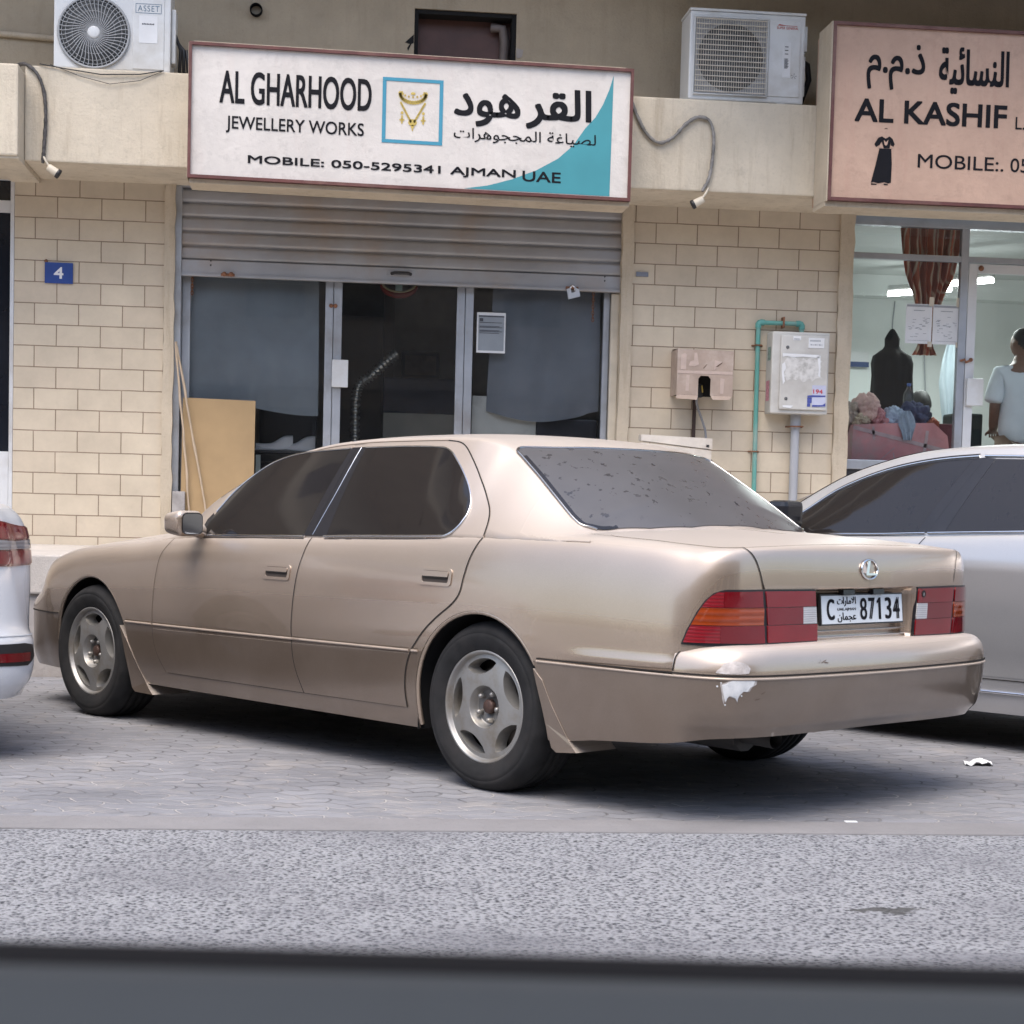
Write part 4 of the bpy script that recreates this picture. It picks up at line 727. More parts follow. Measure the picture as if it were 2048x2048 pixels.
b=MB(); b.box(1.11,1.60,FY+.125,FY+.14,FL,1.93,0); spart(b,'panel',mat('ivory_panel',(.70,.70,.64),.6,0,.08,4,dirt=(.34,.33,.30)),empty('cabinet_panel',(1.4,13.78,FL),0,'ivory cabinet side below the dark grey cloth','cabinet'))
b=MB(); b.box(1.605,2.07,FY+.125,FY+.3,FL,1.775,0,.01); spart(b,'body',mat('black_fridge',(.02,.022,.03),.25),empty('black_cabinet',(1.9,14.3,FL),0,'black glossy cabinet at the right end of the dim shop','cabinet'))
t=empty('flexible_duct',(.35,14.5,1.7),0,'ribbed silver duct hose hanging inside the glass door','duct')
b=MB(); P=crom([(.56,14.6,2.30),(.47,14.55,2.22),(.36,14.5,2.11),(.27,14.5,2.04),(.245,14.5,1.94),(.24,14.5,1.75),(.242,14.5,1.55),(.24,14.5,1.3)],16); b.tube(P,[.034+.010*math.sin(k*1.55) for k in range(len(P))],n=14); spart(b,'hose',mat('silver_foil',(.50,.50,.46),.3,.9,.3,30),t)
t=empty('workbench',(.8,15.4,FL),0,'work counter with a cream front and a dark blue sheet behind the door','counter')
b=MB(); b.box(.49,1.12,15.3,15.9,FL,1.862); spart(b,'front',MT['paper'] if False else rmw,t); b=MB(); b.box(.485,1.12,15.34,15.40,1.863,2.165,0,.02); spart(b,'blue_sheet',mat('dark_blue_sheet',(.045,.055,.085),.6,0,.3,5),t)
t=empty('picture_frame',(.82,16.9,2.4),0,'framed brown picture on the back wall of the dim shop','picture'); b=MB(); b.box(.70,1.06,16.94,16.99,2.27,2.52,0,.008); spart(b,'frame',MT['black'],t); b=MB(); b.box(.735,1.025,16.93,16.939,2.305,2.485); spart(b,'print',mat('brown_print',(.11,.07,.05),.6,0,.4,14),t)
b=MB(); b.box(.10,.50,16.2,16.25,FL,2.75); b.box(.51,.60,16.18,16.27,FL,3.3); spart(b,'leaf',mat('old_door_brown',(.16,.14,.125),.7,0,.12,3),empty('inner_door',(.35,16.2,FL),0,'brown inner door with a dark post at the back of the shop','door'))
t=empty('hanging_ornament',(.535,FY+.1,2.72),0,'red and gold ornament hanging behind the shutter rail','ornament')
b=MB(); P=[(.535+.13*math.cos(PI+PI*k/12),FY+.10,2.735+.075*math.sin(PI+PI*k/12)) for k in range(13)]; b.tube(P,[.012+.012*math.sin(PI*k/12) for k in range(13)],n=8); spart(b,'red_band',mat('red_lacquer',(.28,.045,.03),.4),t); b=MB(); b.tube([(p[0],p[1]-.012,p[2]+.022) for p in P],.008,n=6); spart(b,'gold_band',mat('pale_gold',(.55,.48,.28),.4,.3),t)
b=MB(); b.box(.51,.56,FY+.09,FY+.11,2.69,2.76); spart(b,'green_tag',mat('green_white_tag',(.45,.58,.52),.5),t)
# ------------------------------------------------------------------ cars
def inpoly(P,poly):
    x,y=P[:,0],P[:,1]; c=np.zeros(len(P),bool); n=len(poly)
    for i in range(n):
        x1,y1=poly[i]; x2,y2=poly[(i+1)%n]
        if y1==y2: continue
        k=(y1>y)!=(y2>y); c^=k&(x<(x2-x1)*(y-y1)/(y2-y1)+x1)
    return c
def dense(poly,step,closed=True):
    out=[]; n=len(poly)
    for i in range(n if closed else n-1):
        a=np.array(poly[i]); b_=np.array(poly[(i+1)%n]); k=max(1,int(np.linalg.norm(b_-a)/step))
        out+=[tuple(a+(b_-a)*j/k) for j in range(k)]
    if not closed: out.append(tuple(poly[-1]))
    return out
def roundpoly(pts,n=5,closed=True):
    P=[np.array(p,float) for p in pts]
    if not closed: return [tuple(p) for p in crom(P,n)]
    Q=P[-2:]+P+P[:3]; c=crom(Q,n); return [tuple(p) for p in c[2*n:(len(P)+2)*n]]
def normal(fn,a,b_,flip,e=3e-3):
    u_=fn(a+e,b_)-fn(a-e,b_); v=fn(a,b_+e)-fn(a,b_-e); n=np.cross(u_,v); n/=np.linalg.norm(n,axis=-1)[...,None]+1e-12
    return -n if flip else n
def patch(mb,fn,poly,step=.02,off=.002,thick=.004,m=0,flip=False,holes=(),mirror=False,ostep=None,offn=None):
    """sheet cut to an outline, lying on the surface fn(a,b); its rim is turned down into the body"""
    loops=[dense(list(poly),ostep or step)]+[dense(list(h),ostep or step) for h in holes]
    V=[];E=[]
    for lp in loops:
        o=len(V); V+=lp; E+=[(o+i,o+(i+1)%len(lp)) for i in range(len(lp))]
    A=np.array(loops[0]); lo,hi=A.min(0),A.max(0)
    gx,gy=np.meshgrid(np.arange(lo[0]+step*.5,hi[0],step),np.arange(lo[1]+step*.5,hi[1],step)); G=np.c_[gx.ravel(),gy.ravel()]
    if len(G):
        k=inpoly(G,loops[0])
        for h in loops[1:]: k&=~inpoly(G,h)
        G=G[k]; B=np.array(V)
        if len(G): G=G[[np.min((B[:,0]-g[0])**2+(B[:,1]-g[1])**2)>(step*.42)**2 for g in G]]
    vin=[Vector(p) for p in V]+[Vector(p) for p in G]
    vo,eo,fo,_,_,_=delaunay_2d_cdt(vin,E,[],0,1e-7)
    Q=np.array([tuple(p) for p in vo]); T=[list(t) for t in fo]
    C=np.array([Q[t].mean(0) for t in T]); k=inpoly(C,loops[0])
    for h in loops[1:]: k&=~inpoly(C,h)
    T=[t for t,q in zip(T,k) if q]
    nn=normal(fn,Q[:,0],Q[:,1],flip); P3=fn(Q[:,0],Q[:,1])+nn*(off if offn is None else offn(Q)[:,None])
    a,b_,c=P3[T[0]]
    T2=[]
    for t in T:
        a,b_,c=P3[t]; T2.append(t if np.dot(np.cross(b_-a,c-a),nn[t[0]])>0 else t[::-1])
    s=np.array([1,-1,1]) if mirror else np.array([1,1,1])
    if mirror: T2=[t[::-1] for t in T2]
    o=mb.add(P3*s,T2,m,True)
    for i in range(len(P3)): mb.n[o+i]=tuple(nn[i]*s)
    if thick>0:
        for lp in loops:
            L=np.array(lp); n2=normal(fn,L[:,0],L[:,1],flip); top=fn(L[:,0],L[:,1])+n2*(off if offn is None else offn(L)[:,None]); bot=top-n2*thick; k=len(L)
            o=mb.add(np.vstack([top*s,bot*s]),[],m); 
            for i in range(k):
                j=(i+1)%k; q=[o+i,o+j,o+k+j,o+k+i]; mb.f.append(q); mb.m.append(m); mb.sm.append(False)
    return mb
def on(fn,pts,off=.003,flip=False,mirror=False,smooth=6):
    P=np.array(pts,float); 
    if smooth: P=crom(P,smooth)
    X=fn(P[:,0],P[:,1])+normal(fn,P[:,0],P[:,1],flip)*off
    if mirror: X=X*[1,-1,1]
    return X
def seam(mb,fn,pts,w=.0048,off=.0028,m=0,flip=False,mirror=False,smooth=6):
    P=np.array(pts,float)
    if smooth: P=crom(P,smooth)
    X=fn(P[:,0],P[:,1]); N=normal(fn,P[:,0],P[:,1],flip); T=np.gradient(X,axis=0); T/=np.linalg.norm(T,axis=1)[:,None]+1e-9; S=np.cross(N,T)
    a=X+N*off+S*w/2; c=X+N*off-S*w/2
    if mirror: a=a*[1,-1,1]; c=c*[1,-1,1]
    mb.grid([list(a),list(c)],m,True,flip=mirror)
ARCH=[(.01,.335,.36),(2.845,.335,.37)]
def arch_d(x,z,arches):
    d=np.full(np.shape(x),9.)
    for cx,cz,R in arches:
        k=np.where(z>cz,np.hypot(x-cx,z-cz)-R,np.abs(x-cx)-R); d=np.minimum(d,k)
    return d
def arch_snap(x,z,arches):
    for cx,cz,R in arches:
        if z>cz:
            h=math.hypot(x-cx,z-cz)
            if h<R: return cx+(x-cx)/max(h,1e-6)*R, cz+(z-cz)/max(h,1e-6)*R
        elif abs(x-cx)<R: return cx+math.copysign(R,x-cx), z
    return x,z
def hull(S,zb,zm,arches,keep,qs=None,nl=12,nu=30,nd=12,recess=None,deckskip=None):
    """left half of the body wall and its deck as one grid; returns (verts, faces, tag) with tag 0 upper, 1 lower, 2 deck"""
    qs=np.linspace(0,S.L,300) if qs is None else qs
    ZB=zb(S.sx(qs)); ZM=zm(S.sx(qs)); ZT=S.zs(qs); rows=[]; RZ=[]
    for j in range(nl): RZ.append(ZB+(ZM-ZB)*j/nl)
    for j in range(nu+1):
        t=j/nu; t=1-(1-t)**1.35; RZ.append(ZM+(ZT-ZM)*t)
    nw=len(RZ); QQ=np.tile(qs,(nw,1)); ZZ=np.array(RZ); XX=S.sx(QQ)
    D=arch_d(XX,ZZ,arches); ins=D<0
    fs=[];tg=[]; nc=len(qs)
    for i in range(nw-1):
        for j in range(nc-1):
            if ins[i,j] and ins[i,j+1] and ins[i+1,j] and ins[i+1,j+1]: continue
            t=1 if i<nl else 0
            if not keep(XX[i,j:j+2].mean(),ZZ[i:i+2,j].mean(),t): continue
            fs.append((i*nc+j,i*nc+j+1,(i+1)*nc+j+1,(i+1)*nc+j)); tg.append(t)
    for i,j in zip(*np.nonzero(ins)):
        x,z=arch_snap(XX[i,j],ZZ[i,j],arches); QQ[i,j]=S.s_of_x(x); ZZ[i,j]=z
    P=S.pt(QQ,ZZ)
    if recess is not None: P=P+recess(QQ,ZZ,P)
    P=P.reshape(-1,3); V=[P]
    for k in range(1,nd+1): V.append(S.deck(qs,np.full_like(qs,k/nd)))
    base=(nw-1)*nc
    for k in range(nd):
        for j in range(nc-1):
            if deckskip is not None and deckskip(S.sx(qs[j])): continue
            a=base+k*nc+j; fs.append((a,a+1,a+nc+1,a+nc)); tg.append(2)
    return np.vstack(V),fs,tg
def both(mb,V,fs,tg,mm):
    """adds the half grid and its mirror image; mm maps tag -> material (None: skip)"""
    for s in (1,-1):
        W=V*np.array([1,s,1]); used={}; vs=[]; o=len(mb.v); ff=[]
        for f_,t in zip(fs,tg):
            if mm.get(t) is None: continue
            q=[]
            for i in f_:
                if i not in used: used[i]=len(vs); vs.append(W[i])
                q.append(used[i])
            ff.append((q if s>0 else q[::-1],mm[t]))
        mb.v+=[tuple(map(float,p)) for p in vs]
        for q,t in ff: mb.f.append([o+i for i in q]); mb.m.append(t); mb.sm.append(True)
def cabin(mb,H,xs,m=0,nside=14,ntop=18,lowcut=None):
    rows=[]
    for x in xs:
        q=H.sh.s_of_x(x); zb=float(H.sh.zs(q))-.06; ye,ze=float(H.ye(x)),float(H.ze(x)); zb=min(zb,ze-.02)
        r_=min(.03,.35*ye); sec=[]
        for z in np.linspace(zb,ze-.018,nside): sec.append(H.side(x,z))
        a=np.array(H.side(x,ze-.018)); c=np.array(H.top(x,max(ye-.035,.01))); e=np.array([x,ye+.003,ze+.001])
        for t in (.2,.4,.6,.8): sec.append((1-t)**2*a+2*t*(1-t)*e+t*t*c)
        for y in np.linspace(max(ye-.035,.01),-max(ye-.035,.01),ntop): sec.append(H.top(x,y))
        for t in (.8,.6,.4,.2): sec.append(((1-t)**2*a+2*t*(1-t)*e+t*t*c)*[1,-1,1])
        for z in np.linspace(ze-.018,zb,nside): sec.append(H.side(x,z)*[1,-1,1])
        rows.append(sec)
    mb.grid(rows,m,True,flip=True)
# ---- wheel: tyre, five-hole alloy rim, centre cap, nuts; axis along +Y, outer face at y=0
MT['tyre']=mat('dusty_tyre',(.018,.018,.019),.8,0,.3,14,.25,.002,90,dirt=(.028,.026,.026),ds=5,spec=.25)
MT['rim']=mat('dull_silver_alloy',(.33,.322,.31),.45,.7,.10,9,dirt=(.27,.24,.20),ds=7)
MT['caprust']=mat('brown_cap',(.085,.05,.04),.5,.4,.3,40)
MT['rimd']=mat('dark_alloy',(.17,.165,.16),.55,.5,.15,20)
MT['brake']=mat('rusty_brake',(.10,.085,.075),.6,.6,.3,20)
def wheel(name,root,loc,mirror=False,spin=0,axis_rot=0):
    wl=empty(name,loc); wl.parent=root; wl.rotation_euler=(0,0,(PI if mirror else 0)+axis_rot)
    b=MB(); T_=.3315
    prof=[(.214,-.012),(.219,.001),(.226,.004),(.245,.013),(.268,.018),(.283,.0172),(.2855,.0148),(.288,.0165),(.302,.010),(.315,-.003),(.324,-.018),(.3295,-.034),(.3315,-.05)]
    prof+=[(.3315,-.07),(.325,-.072),(.325,-.078),(.3318,-.08),(.332,-.11),(.325,-.112),(.325,-.118),(.332,-.12),(.3315,-.15),(.325,-.152),(.325,-.158),(.3315,-.16),(.331,-.18),(.326,-.20),(.31,-.225),(.27,-.24),(.20,-.235),(.0,-.215)]
    b.lathe(prof,(0,0,0),(0,1,0),0,72)
    cz=.325; b.v=[(x,y,max(z,-cz+.001)) for x,y,z in b.v]
    tagp=lambda o: o
    b.build('tyre',MT['tyre'],wl)
    # face with holes
    b=MB(); R0=.2035; zf=lambda rr: -.016+.014*np.cos(np.clip((rr-.085)/(.115),0,1)*PI/2)
    holes=[]
    for k in range(5):
        a0=math.radians(80+72*k+spin); dl=math.radians(27); o_=[]; i_=[]
        for j in range(15):
            th=-dl+2*dl*j/14; ri=.180-.053*max(0,math.cos(th/dl*PI/2))**.52; ro=.180+.008*max(0,math.cos(th/dl*PI/2))**.5; o_.append((ro*math.cos(a0+th),ro*math.sin(a0+th))); i_.append((ri*math.cos(a0+th),ri*math.sin(a0+th)))
        holes.append(o_+i_[-2:0:-1])
    fn=lambda x,z: np.stack([x+0*z,zf(np.hypot(x,z)),z+0*x],-1)
    ring=[(R0*math.cos(2*PI*k/72),R0*math.sin(2*PI*k/72)) for k in range(72)]; hub=[(.083*math.cos(2*PI*k/40),.083*math.sin(2*PI*k/40)) for k in range(40)]
    patch(b,fn,ring,.014,0,.02,0,True,holes+[hub],ostep=.02)
    for h in holes:      # walls of the openings
        H=np.array(h); top=fn(H[:,0],H[:,1]); c=H.mean(0); bot=np.c_[c[0]+(H[:,0]-c[0])*.82,np.full(len(H),-.062),c[1]+(H[:,1]-c[1])*.82]
        b.grid([list(top),list(bot)],0,True,True)
    b.lathe([(.083,-.0015),(.079,-.007),(.075,-.036),(.070,-.040)],(0,0,0),(0,1,0),0,40); b.lathe([(.070,-.040),(.028,-.040),(.028,-.046)],(0,0,0),(0,1,0),3,40)
    b.lathe([(.2005,-.017),(.2055,-.011),(.2085,.000),(.2130,.003),(.2185,.002),(.2205,-.004),(.2205,-.02)],(0,0,0),(0,1,0),0,72)
    b.lathe([(.2,-.02),(.195,-.06),(.19,-.2)],(0,0,0),(0,1,0),1,48); b.lathe([(.0,-.075),(.15,-.075),(.155,-.085),(.16,-.1),(.19,-.11)],(0,0,0),(0,1,0),2,40)
    b.build('rim',[MT['rim'],MT['dark'],MT['brake'],MT['rimd']],wl)
    b=MB(); b.lathe([(0,-.020),(.022,-.020),(.027,-.024),(.028,-.042)],(0,0,0),(0,1,0),0,24); b.build('centre_cap',MT['caprust'],wl)
    for k in range(5):
        a=math.radians(44+72*k+spin); b=MB(); b.lathe([(0,-.010),(.006,-.012),(.0105,-.016),(.0115,-.041)],(.054*math.cos(a),0,.054*math.sin(a)),(0,1,0),0,6); b.build('lug_nut',MT['rim'],wl)
    return wl
MT['recess']=mat('handle_recess',(.045,.034,.027),.7)
MT['strip_l']=mat('beige_rub_strip',(.47,.385,.315),.35,.3,.06)
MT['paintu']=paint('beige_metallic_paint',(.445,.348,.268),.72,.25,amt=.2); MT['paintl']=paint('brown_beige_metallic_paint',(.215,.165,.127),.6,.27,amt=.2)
MT['gap']=mat('panel_gap',(.012,.010,.009),.9,0,.1); MT['gapl']=mat('door_seam',(.10,.075,.055),.8,0,.1)
def carglass(name,col,rough,dust,dcol=(.30,.29,.28)):
    m,t,N,b=nodes(name); v=coords(t); n=noise(t,v,2.2,5,.6); f=math_(t,'MULTIPLY_ADD',n,dust,dust*.6)
    sp=noise(t,coords(t,(20,14,9)),1.6,4,.6); spots=ramp(t,sp,[(.61,(0,0,0)),(.66,(1,1,1))]); spots=math_(t,'MULTIPLY',spots,ramp(t,noise(t,v,2.7,3),[(.45,(0,0,0)),(.55,(1,1,1))])); f=math_(t,'SUBTRACT',f,math_(t,'MULTIPLY',spots,dust*.75)); f=math_(t,'MAXIMUM',f,.0)
    t.links.new(mixc(t,f,col,dcol),b.inputs['Base Color']); t.links.new(math_(t,'MULTIPLY_ADD',f,.8,rough),b.inputs['Roughness']); b.inputs['IOR'].default_value=1.52; b.inputs['Coat Weight'].default_value=.0
    return m
MT['tint']=carglass('tinted_glass',(.012,.011,.012),.008,.05,(.16,.14,.125)); MT['rearglass']=carglass('dusty_rear_glass',(.02,.02,.024),.03,.36,(.21,.205,.21))
MT['bpost']=mat('gloss_black_trim',(.02,.02,.024),.25,0,.1); MT['trim']=mat('satin_trim',(.42,.41,.40),.25,1,.06)
def lensmat(name,col,rib=0):
    m,t,N,b=nodes(name); v=coords(t); n=noise(t,v,5,3); c=ramp(t,n,[(.35,tuple(k*.78 for k in col)),(.65,col)])
    if rib:
        wv=N.new('ShaderNodeTexWave'); wv.bands_direction='Z'; wv.inputs['Scale'].default_value=rib; t.links.new(v,wv.inputs['Vector']); c=mixc(t,math_(t,'MULTIPLY',wv.outputs['Fac'],.3),c,tuple(min(1,k*1.9+.015) for k in col)); bump(t,b,wv.outputs['Fac'],.3,.003)
    if not rib: bump(t,b,noise(t,v,150,2),.10,.002)
    t.links.new(c,b.inputs['Base Color']); b.inputs['Roughness'].default_value=.10; b.inputs['Coat Weight'].default_value=1; b.inputs['Coat Roughness'].default_value=.04; return m
MT['red']=lensmat('red_lens',(.20,.003,.008)); MT['redd']=lensmat('deep_red_lens',(.165,.003,.008)); MT['redb']=lensmat('ribbed_red_lens',(.185,.004,.010),26); MT['redp']=lensmat('pale_red_lens',(.195,.006,.011))
MT['amber']=lensmat('amber_lens',(.24,.034,.005),14); MT['clear']=lensmat('clear_lens',(.42,.42,.43),40)
SX=lambda S:(lambda x,z: S.pt(S.s_of_x(x),z))
def underside(root,S,y0=.60,arches=ARCH):
    b=MB()
    b.box(-.55,3.4,-.62,.62,.235,.25); 
    for cx,cz,R in arches:
        for s in (1,-1):
            a=[PI*k/16 for k in range(17)]; pr=[(cx+R+.004,.20)]+[(cx+(R+.004)*math.cos(q),cz+(R+.004)*math.sin(q)) for q in a]+[(cx-R-.004,.20)]
            yo=[min(.885,float(S.pt(S.s_of_x(x),max(z,.3))[1])-.012) for x,z in pr]; b.grid([[(x,s*y_,z) for (x,z),y_ in zip(pr,yo)],[(x,s*y0,z) for x,z in pr]]); b.add([(x,s*y0,z) for x,z in pr],[list(range(len(pr)))])
    return b.build('wheel_well',MT['wellm'],root)
def arch_lip(mb,S,m=0,arches=ARCH,zlow=.22):
    for cx,cz,R in arches:
        for s in (1,-1):
            pts=[(cx+R-.004,z) for z in np.linspace(zlow,cz,5)[:-1]]+[(cx+(R-.004)*math.cos(PI*k/30),cz+(R-.004)*math.sin(PI*k/30)) for k in range(31)]+[(cx-R+.004,z) for z in np.linspace(cz,zlow,5)[1:]]
            P=np.array(pts); 
            if cx<1 and S is sh: P=P[~((P[:,0]<-.2)&(P[:,1]<.50))]
            X=S.pt(S.s_of_x(P[:,0]),P[:,1]); X[:,1]-=.010; X=X*[1,s,1]; mb.tube(list(X),.010,m,8)
# ================= the beige sedan
HEAD=2.23698
def car_root(name,loc,head,label,cat='car',group=None):
    return empty(name,loc,head,label,cat,group)
def c2w(T,h,p): c,s=math.cos(h),math.sin(h); return (T[0]+c*p[0]-s*p[1],T[1]+s*p[0]+c*p[1],p[2])
car=car_root('parked_car',(1.316,7.401,0),HEAD,'beige older sedan in the middle with chipped white paint on its rear bumper')
S=sh; G=gh; zm=pchip([3.8,3.6,2.5,1.1,-.34,-1.02,-1.2],[.495,.492,.497,.508,.525,.538,.54]); zb0=lambda x:.205+0*x
q_rec=S.L-.312
def recess(Q,Z,P):
    X_=S.sx(Q); bel=np.exp(-((Z-.562)/.018)**2)*(1-sstep(-.62,-.40,X_))*sstep(-1.02,-.9,X_)
    k=sstep(q_rec-.012,q_rec+.012,Q)*sstep(.632,.640,Z)*(1-sstep(.818,.829,Z)); r_=np.zeros(P.shape); r_[...,0]=.050*k; r_[...,1]=.009*bel; return r_
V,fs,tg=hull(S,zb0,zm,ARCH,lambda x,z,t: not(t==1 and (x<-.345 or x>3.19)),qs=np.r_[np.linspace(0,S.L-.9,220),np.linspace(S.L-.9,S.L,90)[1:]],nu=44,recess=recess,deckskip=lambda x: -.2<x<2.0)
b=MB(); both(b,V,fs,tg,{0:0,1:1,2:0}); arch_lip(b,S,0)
FGAP=[(2.161,.904),(2.185,.875),(2.221,.827),(2.238,.741),(2.243,.655),(2.254,.496),(2.248,.414),(2.225,.356),(2.164,.277)]
BGAP=[(1.115,.941),(1.128,.88),(1.150,.789),(1.163,.649),(1.168,.512),(1.157,.4),(1.104,.279)]
RGAP=[(.048,.978),(.070,.928),(.086,.885),(.102,.822),(.117,.758),(.150,.718),(.242,.655),(.303,.607),(.350,.559),(.389,.513),(.415,.46),(.430,.4),(.433,.341),(.427,.283)]
CG=[(.046,.981),(.062,1.034),(.086,1.076),(.148,1.139),(.216,1.203),(.301,1.276),(.382,1.334),(.428,1.352),(.50,1.360)]
fx=SX(S)
for mir in (False,True):
    seam(b,fx,FGAP,m=3,flip=True,mirror=mir,w=.004); seam(b,fx,BGAP,m=2,flip=True,mirror=mir); seam(b,fx,RGAP,m=2,flip=True,mirror=mir,w=.0055)
    seam(b,fx,[(2.15,.277),(1.9,.2775),(1.5,.278),(1.1,.279),(.8,.281),(.427,.284)],m=2,flip=True,mirror=mir,w=.004)
    # fender / bonnet gap, boot lid gap
    dk=lambda q,t: S.deck(q,t)
    lidp=[(4.86,.03),(5.0,.0),(5.2,-.0),(5.4,.0),(5.60,.0)]
    seam(b,dk,[(float(S.s_of_x(x)),.012) for x in (3.45,3.2,2.9,2.6,2.35,2.2)],m=3,mirror=mir,w=.004)
    seam(b,dk,lidp,m=3,mirror=mir,w=.004,off=.002)
    seam(b,S.pt,[(5.60,.9745),(5.626,.970),(5.655,.957),(5.68,.934),(5.702,.896),(5.716,.86),(5.724,.832)],m=2,mirror=mir,w=.0045)
for mir in (False,True):
    for xa,xb in ((2.495,2.262),(.384,.348)):
        line=[(x,float(zm(x))) for x in np.linspace(xa,xb,8)]; b.tube(list(on(fx,line,.002,True,mir,0)),.0050,4,8); seam(b,fx,[(x,z+.0085) for x,z in line],m=3,flip=True,mirror=mir,w=.004,smooth=0)
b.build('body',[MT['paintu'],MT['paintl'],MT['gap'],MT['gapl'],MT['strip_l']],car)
# front bumper
V2,f2,t2=hull(S,zb0,zm,ARCH,lambda x,z,t: t==1 and x>3.19,nl=14,nu=4,nd=1,deckskip=lambda x: True)
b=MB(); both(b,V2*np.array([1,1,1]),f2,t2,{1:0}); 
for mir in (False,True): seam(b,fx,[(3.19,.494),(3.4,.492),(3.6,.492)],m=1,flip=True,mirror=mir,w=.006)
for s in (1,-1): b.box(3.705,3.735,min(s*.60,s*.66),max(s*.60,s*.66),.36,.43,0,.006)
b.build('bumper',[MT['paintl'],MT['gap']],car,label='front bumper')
# rear bumper
B=bm_; zbb=pchip([.3,-.34,-.6,-.9,-1.08,-1.2,-1.26],[.235,.235,.262,.285,.310,.320,.322]); zmb=lambda x: .527+0*x
qs=np.r_[np.linspace(float(B.s_of_x(-.24)),B.L-.7,60),np.linspace(B.L-.7,B.L,90)[1:]]
V,fs,tg=hull(B,zbb,zmb,[ARCH[0]],lambda x,z,t: t==1 or x<-.958,qs=qs,nl=24,nu=22,nd=3,deckskip=lambda x: x>-.958)
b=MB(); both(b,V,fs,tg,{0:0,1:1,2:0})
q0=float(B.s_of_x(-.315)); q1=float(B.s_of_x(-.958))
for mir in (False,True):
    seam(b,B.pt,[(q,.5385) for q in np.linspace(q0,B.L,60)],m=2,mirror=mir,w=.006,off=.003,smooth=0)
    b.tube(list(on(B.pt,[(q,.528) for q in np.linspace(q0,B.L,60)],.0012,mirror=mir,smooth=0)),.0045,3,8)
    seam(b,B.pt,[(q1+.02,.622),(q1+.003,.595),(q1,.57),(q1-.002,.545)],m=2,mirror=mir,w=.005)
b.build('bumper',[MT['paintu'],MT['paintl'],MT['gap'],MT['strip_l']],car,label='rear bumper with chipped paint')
bump_r=[o for o in car.children if o.get('label','').startswith('rear bumper')][0]
b=MB(); wp_=mat('bare_white_filler',(.62,.63,.64),.6,0,.12,60,.3,.001,90,dirt=(.40,.42,.45),ds=30); R=random.Random(4)
pl=[(1.440,.508),(1.452,.512),(1.475,.5245),(1.500,.5255),(1.530,.5255),(1.558,.5235),(1.552,.506),(1.540,.500),(1.530,.486),(1.514,.487),(1.500,.474),(1.494,.462),(1.493,.452),(1.486,.464),(1.476,.468),(1.466,.472),(1.458,.462),(1.453,.448),(1.449,.462),(1.445,.48)]
patch(b,B.pt,pl,.012,.0026,.0015,0)
for (q,z,r_) in ((1.424,.503,.0035),(1.451,.440,.003),(1.508,.472,.003),(1.437,.515,.0028)): patch(b,B.pt,[(q+r_*math.cos(k),z+r_*math.sin(k)) for k in np.linspace(0,2*PI,9)[:-1]],.01,.0026,.001,0)
b.build('paint_chip',wp_,bump_r)
b=MB(); cpl=np.array(pl).mean(0); pl2=[tuple(cpl+(np.array(p)-cpl)*(1.10+.10*R.random())) for p in pl]; pl2=[(a,min(c,.5258)) for a,c in pl2]; patch(b,B.pt,pl2,.012,.0016,.0008,0); b.build('primer_edge',mat('grey_primer',(.36,.335,.32),.6,0,.25,50),bump_r)
b=MB(); pl=[(1.417,.548),(1.421,.556),(1.432,.565),(1.443,.580),(1.462,.588),(1.485,.589),(1.508,.584),(1.528,.575),(1.539,.564),(1.533,.548),(1.50,.5455),(1.45,.5455)]
patch(b,B.pt,pl,.010,.0022,.001,0); b.build('scuff',mat('scuffed_lacquer',(.46,.42,.40),.45,.1,.30,36,.4,.002,50,dirt=(.62,.60,.60),ds=26),bump_r)
b=MB()
for (q,z,a,l_) in ((1.585,.475,.6,.02),(1.56,.455,.3,.02),(1.86,.572,1.0,.02),(1.875,.573,.5,.03),(1.892,.575,-.2,.02)): patch(b,B.pt,[(q,z),(q+l_*math.cos(a),z+l_*.7*math.sin(a)),(q+l_*math.cos(a)+.002,z+l_*.7*math.sin(a)+.003),(q+.002,z+.004)],.02,.002,0,0)
b.build('scratch',mat('dark_scratch',(.13,.09,.07),.7),bump_r)
# doors
def door(pts_low,frame,hole,mir,handle,lab=None):
    b=MB()
    low=[p for p in pts_low if p[1]>0]; patch(b,fx,pts_low,.022,.0013,.002,0,True,mirror=mir,ostep=.02)
    zmx=lambda x: float(zm(x))
    patch(b,G.side,frame,.02,.0025,.003,0,True,[hole],mirror=mir,ostep=.02)
    xs=[p[0] for p in pts_low]; 
    d=b.build('door',[MT['paintu']],car)
    # lower cladding below the rub strip
    return d
def lowdoor(front,rear,x0=None):
    """outline of the door skin above the rub strip and of the cladding below it"""
    f_=crom(front,5); r_=crom(rear,5); zf=float(zm(2.25 if x0 is None else x0))
    up=lambda c:[tuple(p) for p in c if p[1]>zm(p[0])+.004]; dn=lambda c:[tuple(p) for p in c if p[1]<zm(p[0])-.004]
    return up(f_)+up(r_)[::-1], dn(f_)+dn(r_)[::-1]
FG=[(1.932,.934),(1.926,.985),(1.905,1.035),(1.841,1.128),(1.752,1.202),(1.649,1.258),(1.53,1.293),(1.403,1.311),(1.213,1.322),(1.10,1.328),(1.177,.948)]
RG=[(1.0,1.331),(.731,1.335),(.55,1.332),(.490,1.327),(.445,1.311),(.395,1.280),(.324,1.230),(.256,1.172),(.213,1.123),(.194,1.088),(.192,1.050),(.205,1.018),(.230,.992),(.262,.978),(.487,.969),(.80,.960),(1.014,.953)]
ed=lambda x:(x,float(G.ze(x))-.016)
FFR=[(1.978,.905)]+[(1.972,.99),(1.950,1.06)]+[ed(x) for x in (1.90,1.80,1.728,1.6,1.459,1.3,1.2,1.11)]+[(1.093,1.35)]+[(1.127,1.142),(1.166,.93)]
